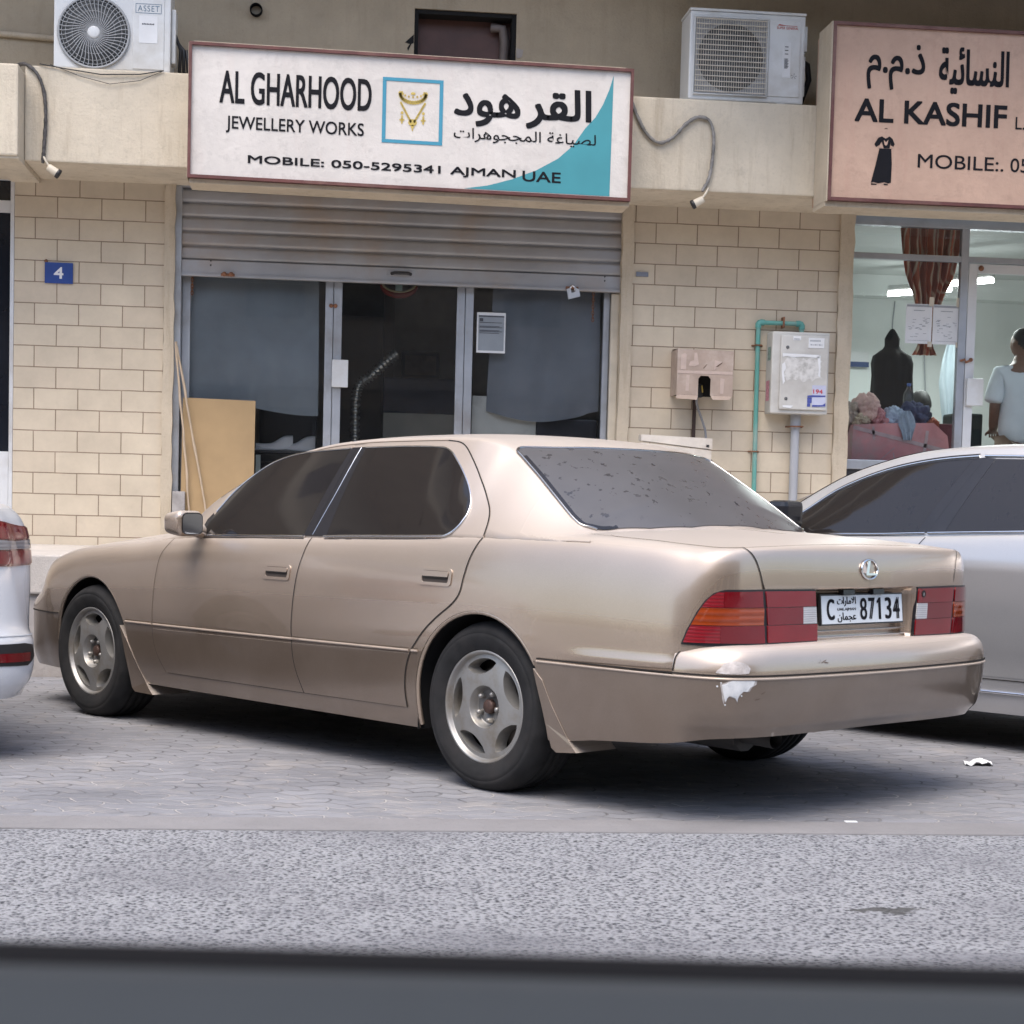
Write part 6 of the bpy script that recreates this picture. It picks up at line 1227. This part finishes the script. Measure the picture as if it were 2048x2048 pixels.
tag(part(gather(zz,[float(wf_(z)) for z in zz],lambda z:4.665-.02*(3.4-z),FY+.16),'curtain',MT['stripe'],None),'red and cream striped curtain gathered in the tailor window','curtain')
for x0,x1,lab in ((4.425,4.632,'printed notice taped in the tailor window, nearer the block pier'),(4.640,4.855,'printed notice taped in the tailor window, nearer the shop door')):
    t_=empty('notice',((x0+x1)/2,FY+.01,2.58),0,lab,'notice',group='paper notices in the tailor window'); b=MB(); b.box(x0,x1,FY-.010,FY-.007,2.432,2.735); part(b,'sheet',MT['paper'],t_)
    b=MB(); b.box(x0+.006,x1-.006,FY-.013,FY-.0115,2.712,2.728); 
    R=random.Random(int(x0*100))
    for k in range(26): xx=x0+.02+R.random()*(x1-x0-.06); z_=2.47+R.random()*.17; b.box(xx,xx+.01+.02*R.random(),FY-.013,FY-.0115,z_,z_+.003)
    b.box(x0+.06,x1-.06,FY-.013,FY-.0115,2.682,2.687); b.box(x0+.02,x1-.02,FY-.013,FY-.0115,2.455,2.457); part(b,'print',MT['inkl'],t_)
    b=MB(); b.box(x1-.03,x1+.005,FY-.0155,FY-.0145,2.41,2.45); b.box(x0+.18,x0+.215,FY-.0155,FY-.0145,2.72,2.79); part(b,'tape',MT['cream'],t_)
t_=empty('dress_form',(4.56,14.6,.86),0,'dress form in a hooded black gown inside the tailor shop','mannequin')
prof=[(.0,2.645),(.018,2.637),(.042,2.60),(.062,2.56),(.06,2.50),(.075,2.475),(.11,2.45),(.15,2.42),(.165,2.36),(.16,2.26),(.165,2.1),(.185,1.9),(.21,1.6),(.235,1.2),(.25,.90)]
b=MB(); g=[]
for r_,z in prof:
    row=[]
    for k in range(40):
        a=2*PI*k/40; rr=r_*(1+(.07*math.sin(6*a+z*2)+.04*math.sin(11*a-z*3))*(1 if z<2.45 else .2)); row.append((4.640+.035*max(0,2.5-z)+rr*1.05*math.cos(a)-.012*(2.5-z if z<2.5 else 0),14.55+rr*.62*math.sin(a),z))
    g.append(row)
b.grid(g,0,True,True); part(b,'gown',mat('black_crepe',(.005,.005,.006),.85,0,.2,30),t_)
b=MB(); b.lathe([(.15,.86),(.15,.88),(.02,.89),(.02,.95)],(4.56,14.55,0),(0,0,1),0,20); part(b,'base',MT['black'],t_)
MT['wrap']=mat('pink_wrapping',(.62,.27,.29),.6,0,.2,5,.2,.003,30,dirt=(.55,.35,.36),ds=4); MT['plastic']=mat('plastic_tape',(.52,.40,.42),.25,0,.1,20)
t_=empty('wrapped_bale',(4.5,13.95,.86),0,'pink wrapped bale on the floor inside the tailor window','bale')
b=MB(); b.prism([(4.10,.86),(4.92,.86),(4.90,1.66),(4.885,1.745),(4.77,1.842),(4.40,1.83),(4.12,1.81)],13.82,14.25); part(b,'bale',MT['wrap'],t_)
b=MB()
for (x0,z0,x1,z1,wd) in ((4.12,1.79,4.9,1.62,.03),(4.45,1.60,4.50,1.40,.01),(4.72,1.78,4.70,1.6,.025),(4.28,1.80,4.29,1.70,.02),(4.3,1.5,4.46,1.64,.006)): d_=Vector((x1-x0,0,z1-z0)).normalized(); n_=Vector((-d_.z,0,d_.x))*wd/2; a_=Vector((x0,13.815,z0)); e_=Vector((x1,13.815,z1)); b.add([a_-n_,e_-n_,e_+n_,a_+n_],[(0,1,2,3)])
part(b,'tape',MT['plastic'],t_)
def bundle(loc,sz,m,label,seed):
    bm=bmesh.new(); bmesh.ops.create_icosphere(bm,subdivisions=5,radius=1); R=random.Random(seed); D=[(Vector((R.uniform(-1,1),R.uniform(-1,1),R.uniform(-1,1))).normalized(),R.uniform(2.5,8),R.uniform(0,6)) for _ in range(10)]
    for v in bm.verts:
        p=v.co.copy(); k=1
        k=.62+.72*mnoise.turbulence(p*1.05+Vector((seed*3.1,0,0)),3,True,noise_basis='PERLIN_ORIGINAL')
        q=p*k; v.co=Vector((loc[0]+q.x*sz[0],loc[1]+q.y*sz[1],loc[2]+q.z*sz[2]))
    b=MB(); bm.verts.index_update(); b.add([v.co for v in bm.verts],[[v.index for v in f_.verts] for f_ in bm.faces],0,True); bm.free(); tag(part(b,'cloth_bundle',m,None),label,'clothes')
bundle((4.14,13.98,1.88),(.075,.12,.13),mat('taupe_cloth',(.40,.33,.29),.95,0,.2,12),'taupe cloth bundle against the window jamb on the pink bale',1)
bundle((4.275,13.98,1.93),(.12,.13,.135),mat('blush_cloth',(.62,.42,.38),.95,0,.25,14),'blush pink cloth bundle on the pink bale',2)
bundle((4.485,13.96,1.86),(.115,.12,.115),mat('pale_blue_cloth',(.36,.43,.55),.95,0,.3,16),'pale blue cloth bundle hanging over the pink bale',3)
b=MB(); g=[]
for z,wd in ((1.93,.04),(1.88,.075),(1.82,.085),(1.76,.06),(1.70,.045)): g.append([(4.545+wd*(u_-.5)*1.6+.02*(1.9-z)*8*.3,13.80-.012*math.sin(u_*17+z*30),z) for u_ in np.linspace(0,1,24)])
b.grid(g,0,True,flip=True); tag(part(b,'draped_cloth',mat('pale_blue_towel',(.34,.42,.52),.95,0,.25,18),None),'pale blue cloth end hanging down the front of the pink bale','clothes')
bundle((4.36,13.97,1.87),(.085,.12,.085),mat('rose_cloth',(.50,.24,.26),.95,0,.25,14),'rose cloth bundle between the blush and pale blue bundles',7)
bundle((4.20,13.90,1.845),(.07,.08,.06),mat('sand_cloth',(.50,.42,.33),.95,0,.25,14),'small sand coloured cloth lump low at the left of the pile',8)
bundle((4.80,13.96,1.83),(.06,.09,.06),mat('rust_cloth',(.35,.10,.06),.95,0,.25,14),'small rust red cloth lump at the right end of the pile',9)
bundle((4.68,13.98,1.90),(.12,.12,.13),mat('navy_cloth',(.06,.07,.13),.95,0,.3,12),'navy cloth bundle beside the seated person',4)
t_=empty('water_bottle',(4.665,14.15,1.98),0,'clear water bottle with a blue cap above the navy cloth','bottle')
b=MB(); b.lathe([(.0,1.88),(.042,1.88),(.044,2.0),(.044,2.08),(.036,2.105),(.016,2.135),(.014,2.15)],(4.665,14.15,0),(0,0,1),0,24); part(b,'bottle',glass('clear_plastic',(.85,.92,.95),.05,(.6,.65,.7)),t_); b=MB(); b.lathe([(.016,2.148),(.017,2.17),(.0,2.172)],(4.665,14.15,0),(0,0,1),0,16); part(b,'cap',mat('blue_cap',(.05,.12,.40),.4),t_)
t_=empty('sewing_table',(5.0,14.45,.86),0,'maroon cloth covered table in front of the seated person','table')
b=MB(); b.box(4.93,5.10,14.25,14.7,1.0,1.862,0,.01); part(b,'cloth',mat('maroon_cloth',(.11,.035,.045),.9,0,.2,8),t_); b=MB(); b.box(4.95,5.0,14.3,14.35,.86,1.0); b.box(5.04,5.08,14.3,14.35,.86,1.0); part(b,'legs',MT['black'],t_)
for (xx,yy_,zz_,ln,lab) in ((5.42,16.5,3.20,.42,'lit fluorescent tube on the tailor shop ceiling, left of the curtain'),(5.40,15.3,3.135,.34,'lit fluorescent tube on the tailor shop ceiling, right of the curtain')):
    t_=empty('fluorescent_lamp',(xx,yy_,zz_),0,lab,'lamp'); b=MB(); b.tube([(xx-ln/2,yy_,zz_-.03),(xx+ln/2,yy_-.5,zz_-.03)],.022,n=10); part(b,'tube',emis('lit_tube',(.93,1,.98),9),t_)
    b=MB(); b.tube([(xx-ln/2,yy_,zz_+.02),(xx+ln/2,yy_-.5,zz_+.02)],.03,n=6); part(b,'fitting',MT['white'],t_)
    ld=bpy.data.lights.new('tube_glow','AREA'); ld.shape='RECTANGLE'; ld.size=1.1; ld.size_y=.1; ld.energy=TUBE_W; ld.color=(.90,1,.97); lo=bpy.data.objects.new('tube_glow',ld); COL.objects.link(lo); lo.parent=t_; lo.location=(0,-.25,-.07); lo.rotation_euler=(math.radians(-20),0,0)
t_=empty('wall_sticker',(4.6,17.28,2.6),0,'small blue and white sticker on the pale green wall','sticker'); b=MB(); b.add([(3.945,15.2,2.63),(3.945,15.6,2.63),(3.945,15.6,2.75),(3.945,15.2,2.75)],[(0,1,2,3)]); b.box(4.99,5.28,17.27,17.295,2.60,2.70,1); b.box(4.99,5.28,17.262,17.268,2.55,2.60,0); part(b,'print',[mat('sticker_navy',(.04,.07,.18),.6),MT['paper']],t_)
b=MB()
for pts in ([(5.52,17.27,3.2),(5.50,17.26,2.9),(5.53,17.26,2.6),(5.50,17.26,2.25)],[(5.85,17.27,3.2),(5.83,17.26,2.8),(5.86,17.26,2.3)]): b.tube(crom(pts,5),.006,n=6)
tag(part(b,'wall_cable',MT['inkl'],None),'loose cables running down the pale green shop wall','cable')
t_=empty('wall_socket',(5.5,17.25,2.2),0,'white socket box on the pale green wall behind the gown','socket'); b=MB(); b.box(5.40,5.60,17.2,17.295,2.10,2.24,0,.01); part(b,'box',MT['white'],t_)
b=MB(); g=[]
for z,wd in ((2.70,.03),(2.66,.07),(2.5,.11),(2.3,.13),(2.1,.10),(1.9,.07)): g.append([(5.545+wd*(u_-.5)*2,15.6+.02*math.sin(u_*15+z*4),z) for u_ in np.linspace(0,1,24)])
b.grid(g,0,True,flip=True); tag(part(b,'hanging_shirt',mat('ice_blue_cloth',(.45,.53,.58),.9,0,.1,8),None),'ice blue garment hanging behind the standing person','shirt')
b=MB(); b.box(5.25,5.50,14.7,15.0,.86,1.98,0,.02); tag(part(b,'cloth_rack',mat('dark_green_cloth',(.012,.02,.022),.9,0,.3,16),None),'dark garments stacked beside the shop door','clothes')
# ================= people
def skin_body(name,J,B,m,parent,root=0,levels=2):
    me=bpy.data.meshes.new(name); me.from_pydata([j[:3] for j in J],B,[]); o=link(name,me,parent); md=o.modifiers.new('skin','SKIN'); md.use_smooth_shade=True
    me.skin_vertices.new() if not me.skin_vertices else None
    for i,j in enumerate(J): me.skin_vertices[0].data[i].radius=(j[3],j[4] if len(j)>4 else j[3]); me.skin_vertices[0].data[i].use_root=(i==root)
    ss=o.modifiers.new('sub','SUBSURF'); ss.levels=levels; ss.render_levels=levels; me.materials.append(m); return o
skin=mat('brown_skin',(.16,.085,.055),.55,0,.08,20); skin2=mat('dark_brown_skin',(.085,.048,.034),.5,0,.08,20); hair=mat('black_hair',(.010,.009,.009),.6,0,.3,80,.5,.002,160)
def head(cx,cy,cz,parent,m,tilt=0,yaw=0,s=1):
    b=MB(); bm=bmesh.new(); bmesh.ops.create_uvsphere(bm,u_segments=32,v_segments=24,radius=1)
    for v in bm.verts:
        p=v.co; x,y,z=p.x*.076,p.y*.098,p.z*.118
        if z<0: k=1-.28*(-z/.118)**1.5; x*=k; y*=1-.16*(-z/.118)
        if y>0 and abs(x)<.02 and -.035<z<.02: y+=.020*(1-abs(x)/.02)*(1-abs(z+.01)/.03 if abs(z+.01)<.03 else 0)   # nose
        if y>.06 and .005<z<.03 and .015<abs(x)<.045: y-=.006                                                       # eye sockets
        if y>.05 and -.065<z<-.05 and abs(x)<.03: y+=.004                                                            # lips
        if abs(x)>.066 and -.035<z<.025 and -.02<y<.02: x*=1.16                                                      # ears
        v.co=Vector((x*s,y*s,z*s))
    R_=Matrix.Rotation(yaw,3,'Z')@Matrix.Rotation(tilt,3,'X'); bm.verts.index_update()
    b.add([Vector((cx,cy,cz))+R_@v.co for v in bm.verts],[[v.index for v in q.verts] for q in bm.faces],0,True)
    bm2=bmesh.new(); bmesh.ops.create_uvsphere(bm2,u_segments=32,v_segments=24,radius=1); R=random.Random(2)
    for v in bm2.verts: p=v.co; k=1+R.uniform(-.012,.012); v.co=Vector((p.x*.083*s*k,(p.y*.106-.004)*s*k,(p.z*.126+.004)*s*k))
    dl=[v for v in bm2.verts if v.co.z<-.045*s+1.05*(v.co.y+.055*s) or v.co.z<-.085*s]; bmesh.ops.delete(bm2,geom=dl,context='VERTS'); bm2.verts.index_update()
    h=MB(); h.add([Vector((cx,cy,cz))+R_@v.co for v in bm2.verts],[[v.index for v in q.verts] for q in bm2.faces],0,True); bm.free(); bm2.free()
    return b,h
def hand(J,B,w_,fwd,side,s=1):
    """palm, four unequal bent fingers and a thumb leaving the side of the palm; w_ = index of the wrist joint"""
    W=Vector(J[w_][:3]); f_=Vector(fwd).normalized(); d=Vector(side).normalized(); n=f_.cross(d)
    for k,ln in zip((-.030,-.010,.010,.030),(.065,.078,.073,.056)):
        i=len(J); a=W+f_*.04+d*k*.6; c=W+f_*.085+d*k; e=c+f_*ln*.5+n*.008; g=e+f_*ln*.42+n*.024
        for q,r_ in ((a,.016),(c,.011),(e,.0088),(g,.007)): J.append((*q,r_))
        B+=[(w_,i),(i,i+1),(i+1,i+2),(i+2,i+3)]
    i=len(J); a=W+f_*.03-d*.034; c=W+f_*.065-d*.058+n*.012; e=W+f_*.095-d*.062+n*.022
    for q,r_ in ((a,.015),(c,.010),(e,.008)): J.append((*q,r_))
    B+=[(w_,i),(i,i+1),(i+1,i+2)]
def standing(x,y,fl,label):
    p=empty('person',(x,y,fl),0,label,'person')
    o=lambda a,c,d_,*r_:(x+a,y+c,fl+d_,*r_)
    J=[o(0,0,.95,.135,.10),o(0,.01,1.15,.125,.09),o(0,.0,1.32,.15,.10),o(0,-.01,1.42,.115,.08),o(0,.005,1.49,.055,.055),o(0,.02,1.58,.055,.06),
       o(-.165,-.01,1.40,.062),o(-.215,-.02,1.16,.046),o(-.175,.10,.98,.040),o(-.12,.24,.95,.028),
       o(.165,-.01,1.40,.062),o(.225,-.01,1.14,.046),o(.24,.05,.95,.038),o(.245,.10,.82,.027),
       o(-.095,0,.86,.095),o(-.10,.01,.48,.062),o(-.105,-.02,.10,.042),o(-.11,.13,.045,.038),
       o(.095,0,.86,.095),o(.10,.01,.48,.062),o(.105,-.02,.10,.042),o(.11,.13,.045,.038)]
    B=[(0,1),(1,2),(2,3),(3,4),(4,5),(3,6),(6,7),(7,8),(8,9),(3,10),(10,11),(11,12),(12,13),(0,14),(14,15),(15,16),(16,17),(0,18),(18,19),(19,20),(20,21)]
    hand(J,B,9,(.4,1,-.1),(1,-.2,0)); hand(J,B,13,(.0,.35,-1),(.2,1,0))
    # the body's own height is 1.74 m
    body=skin_body('body',[(a-p.location.x,c-p.location.y,d_-p.location.z,*r_) for a,c,d_,*r_ in J],B,skin,p)
    hb,hh=head(x,y+.015,fl+1.64,p,skin,yaw=.55); part(hb,'head',skin,p); part(hh,'hair',hair,p)
    loc=lambda L_:[(a-p.location.x,c-p.location.y,d_-p.location.z,*r_) for a,c,d_,*r_ in L_]
    SH=[o(0,0,.80,.19,.14),o(0,.0,1.0,.18,.13),o(0,.0,1.2,.185,.128),o(0,-.01,1.36,.165,.115),o(0,0,1.455,.075,.07),o(-.175,-.01,1.39,.088),o(-.225,-.02,1.20,.080),o(-.232,-.02,1.155,.078),o(.175,-.01,1.39,.088),o(.232,-.015,1.20,.080),o(.238,-.012,1.155,.078)]
    skin_body('t_shirt',loc(SH),[(0,1),(1,2),(2,3),(3,4),(3,5),(5,6),(6,7),(3,8),(8,9),(9,10)],mat('pale_blue_white_jersey',(.60,.66,.70),.9,0,.05,8,.15,.004,12),p)
    TR=[o(0,0,.93,.155,.118),o(-.095,0,.82,.115),o(-.10,.01,.48,.082),o(-.105,-.015,.12,.070),o(.095,0,.82,.115),o(.10,.01,.48,.082),o(.105,-.015,.12,.070)]
    skin_body('trousers',loc(TR),[(0,1),(1,2),(2,3),(0,4),(4,5),(5,6)],mat('beige_cotton',(.36,.30,.22),.9,0,.08,8),p)
    for s in (-1,1): b=MB(); b.box(x+s*.108-.045,x+s*.108+.045,y-.09,y+.19,fl+.002,fl+.075,0,.03); part(b,'shoe',MT['black'],p)
    return p
standing(5.555,14.05,.865,'person in a pale T-shirt and beige trousers, standing with their back to the street')
def seated(x,y,fl,label):
    p=empty('person',(x,y,fl),0,label,'person'); o=lambda a,c,d_,*r_:(x+a-p.location.x,y+c-p.location.y,fl+d_-p.location.z,*r_)
    J=[o(0,0,.50,.15,.12),o(.02,.02,.70,.13,.10),o(.02,.06,.88,.15,.10),o(.01,.085,.98,.11,.08),o(0,.10,1.05,.052),o(-.005,.12,1.14,.055),
       o(-.16,.07,.95,.066),o(-.20,.16,.74,.048),o(-.12,.36,.68,.038),o(-.06,.46,.70,.027),o(.18,.07,.95,.066),o(.26,.14,.74,.048),o(.20,.36,.68,.038),o(.12,.46,.70,.027),
       o(-.10,.1,.48,.09),o(-.12,.50,.50,.065),o(-.12,.48,.10,.042),o(-.12,.60,.045,.038),o(.10,.1,.48,.09),o(.12,.50,.50,.065),o(.12,.48,.10,.042),o(.12,.60,.045,.038)]
    B=[(0,1),(1,2),(2,3),(3,4),(4,5),(3,6),(6,7),(7,8),(8,9),(3,10),(10,11),(11,12),(12,13),(0,14),(14,15),(15,16),(16,17),(0,18),(18,19),(19,20),(20,21)]
    hand(J,B,9,(.3,1,0),(1,-.3,0)); hand(J,B,13,(-.3,1,0),(1,.3,0)); skin_body('body',J,B,skin2,p)
    hb,hh=head(x-.01,y+.135,fl+1.19,p,skin2,tilt=-.35,yaw=.2); part(hb,'head',skin2,p); part(hh,'hair',hair,p)
    SH=[o(0,0,.44,.175,.14),o(.02,.02,.68,.158,.125),o(.02,.05,.85,.162,.118),o(.015,.075,.95,.105,.095)]; skin_body('vest',SH,[(0,1),(1,2),(2,3)],mat('white_vest',(.62,.64,.66),.9,0,.05),p)
    TR=[o(0,0,.48,.16,.13),o(-.10,.1,.49,.11),o(-.12,.50,.505,.085),o(-.12,.48,.14,.065),o(.10,.1,.49,.11),o(.12,.50,.505,.085),o(.12,.48,.14,.065)]; skin_body('trousers',TR,[(0,1),(1,2),(2,3),(0,4),(4,5),(5,6)],mat('grey_trousers',(.10,.10,.11),.9),p)
    return p
seated(5.06,14.85,.865,'seated person seen from behind in a white sleeveless vest among cloth in the tailor shop')
b=MB(); b.box(4.86,5.26,14.65,15.05,1.27,1.32,0,.01); 
for (xx,yy_) in ((4.89,14.68),(5.23,14.68),(4.89,15.02),(5.23,15.02)): b.box(xx-.02,xx+.02,yy_-.02,yy_+.02,.866,1.269)
tag(part(b,'stool',MT['wood'],None),'wooden stool under the seated person','stool')
# ================= litter, the camera car's window sill, the other side of the street
bm=bmesh.new(); bmesh.ops.create_grid(bm,x_segments=14,y_segments=8,size=1); R=random.Random(6)
for v in bm.verts: p=v.co.copy(); v.co=Vector((2.925+p.x*.062+p.y*.01,7.70+p.y*.05,.010+.018*max(0,math.sin(2.2*p.x+1.2))*(1-abs(p.y)*.5)+.006*math.sin(7*p.x+3*p.y)+R.uniform(0,.003)))
b=MB(); bm.verts.index_update(); b.add([v.co for v in bm.verts],[[v.index for v in q.verts] for q in bm.faces],0,False); bm.free(); tag(part(b,'crumpled_paper',MT['paper'],None),'crumpled white paper scrap on the pavers behind the beige sedan','litter')
for k,(x,y,lab,m_) in enumerate(((1.892,6.19,'flat white paper strip lying along the kerb strip',MT['paper']),(1.9,8.0,'dark pebble near the silver saloon',MT['rust']))):
    b=MB(); b.box(x-.022 if k==0 else x-.015,x+.022 if k==0 else x+.015,y-.012,y+.012,.0065,.010 if k==0 else .02,0,.001); tag(part(b,'paper_strip' if k==0 else 'pebble',m_,None),lab,'litter' if k==0 else 'stone')
def dwin(p,x): return (x,*p)
t_=empty('car_door',(0,.55,0),0,'dark grey car door sill with a black window seal across the bottom of the view','car door')
MT['doorgrey']=mat('grey_door_plastic',(.021,.026,.031),.7,0,.05,20,.1,.001,200); MT['dgl']=mat('dark_body_paint',(.03,.033,.04),.3,.3,.05,coat=.8)
def sweep(prof,m,name,xs=np.linspace(-.75,.75,13)):
    b=MB(); rt=lambda x,y,z: (x*.9943+y*.1061,-x*.1061+y*.9943,z)
    b.grid([[rt(x,y,z) for y,z in prof] for x in xs],0,True,False,True); b.add([rt(xs[0],y,z) for y,z in prof],[list(range(len(prof)))]); b.add([rt(xs[-1],y,z) for y,z in prof],[list(range(len(prof)-1,-1,-1))])
    return part(b,name,m,t_,recalc=True)
sweep([(.40,.40),(.40,.90),(.41,.930),(.43,.938),(.47,.9495),(.52,.9535),(.555,.9485),(.565,.941),(.566,.40)],MT['doorgrey'],'door_card')
sweep([(.569,.80),(.569,.942),(.575,.9468),(.592,.9468),(.598,.941),(.600,.80)],MT['rubber'],'window_seal')
sweep([(.604,.30),(.604,.932),(.608,.936),(.64,.930),(.68,.90),(.72,.80),(.735,.65),(.72,.35)],MT['dgl'],'outer_skin')
ob=empty('opposite_building',(0,-14,0),0,'tan three storey shop row across the street, seen only in reflections','building')
MT['opp']=stucco('tan_opposite_render',(.42,.34,.26),.3)
b=MB(); b.box(-45,26,-22,-14,0,10); b.box(-45,26,-13.9,-12.6,3.6,4.2); part(b,'wall',MT['opp'],ob)
for k in range(12):
    x=-43+k*5.8; b=MB(); b.box(x,x+4.2,-13.99,-13.93,.5,3.2); b.box(x+.6,x+1.9,-13.99,-13.93,5.2,6.6); b.box(x+2.6,x+3.9,-13.99,-13.93,5.2,6.6); part(b,'window',MT['tint'],ob)
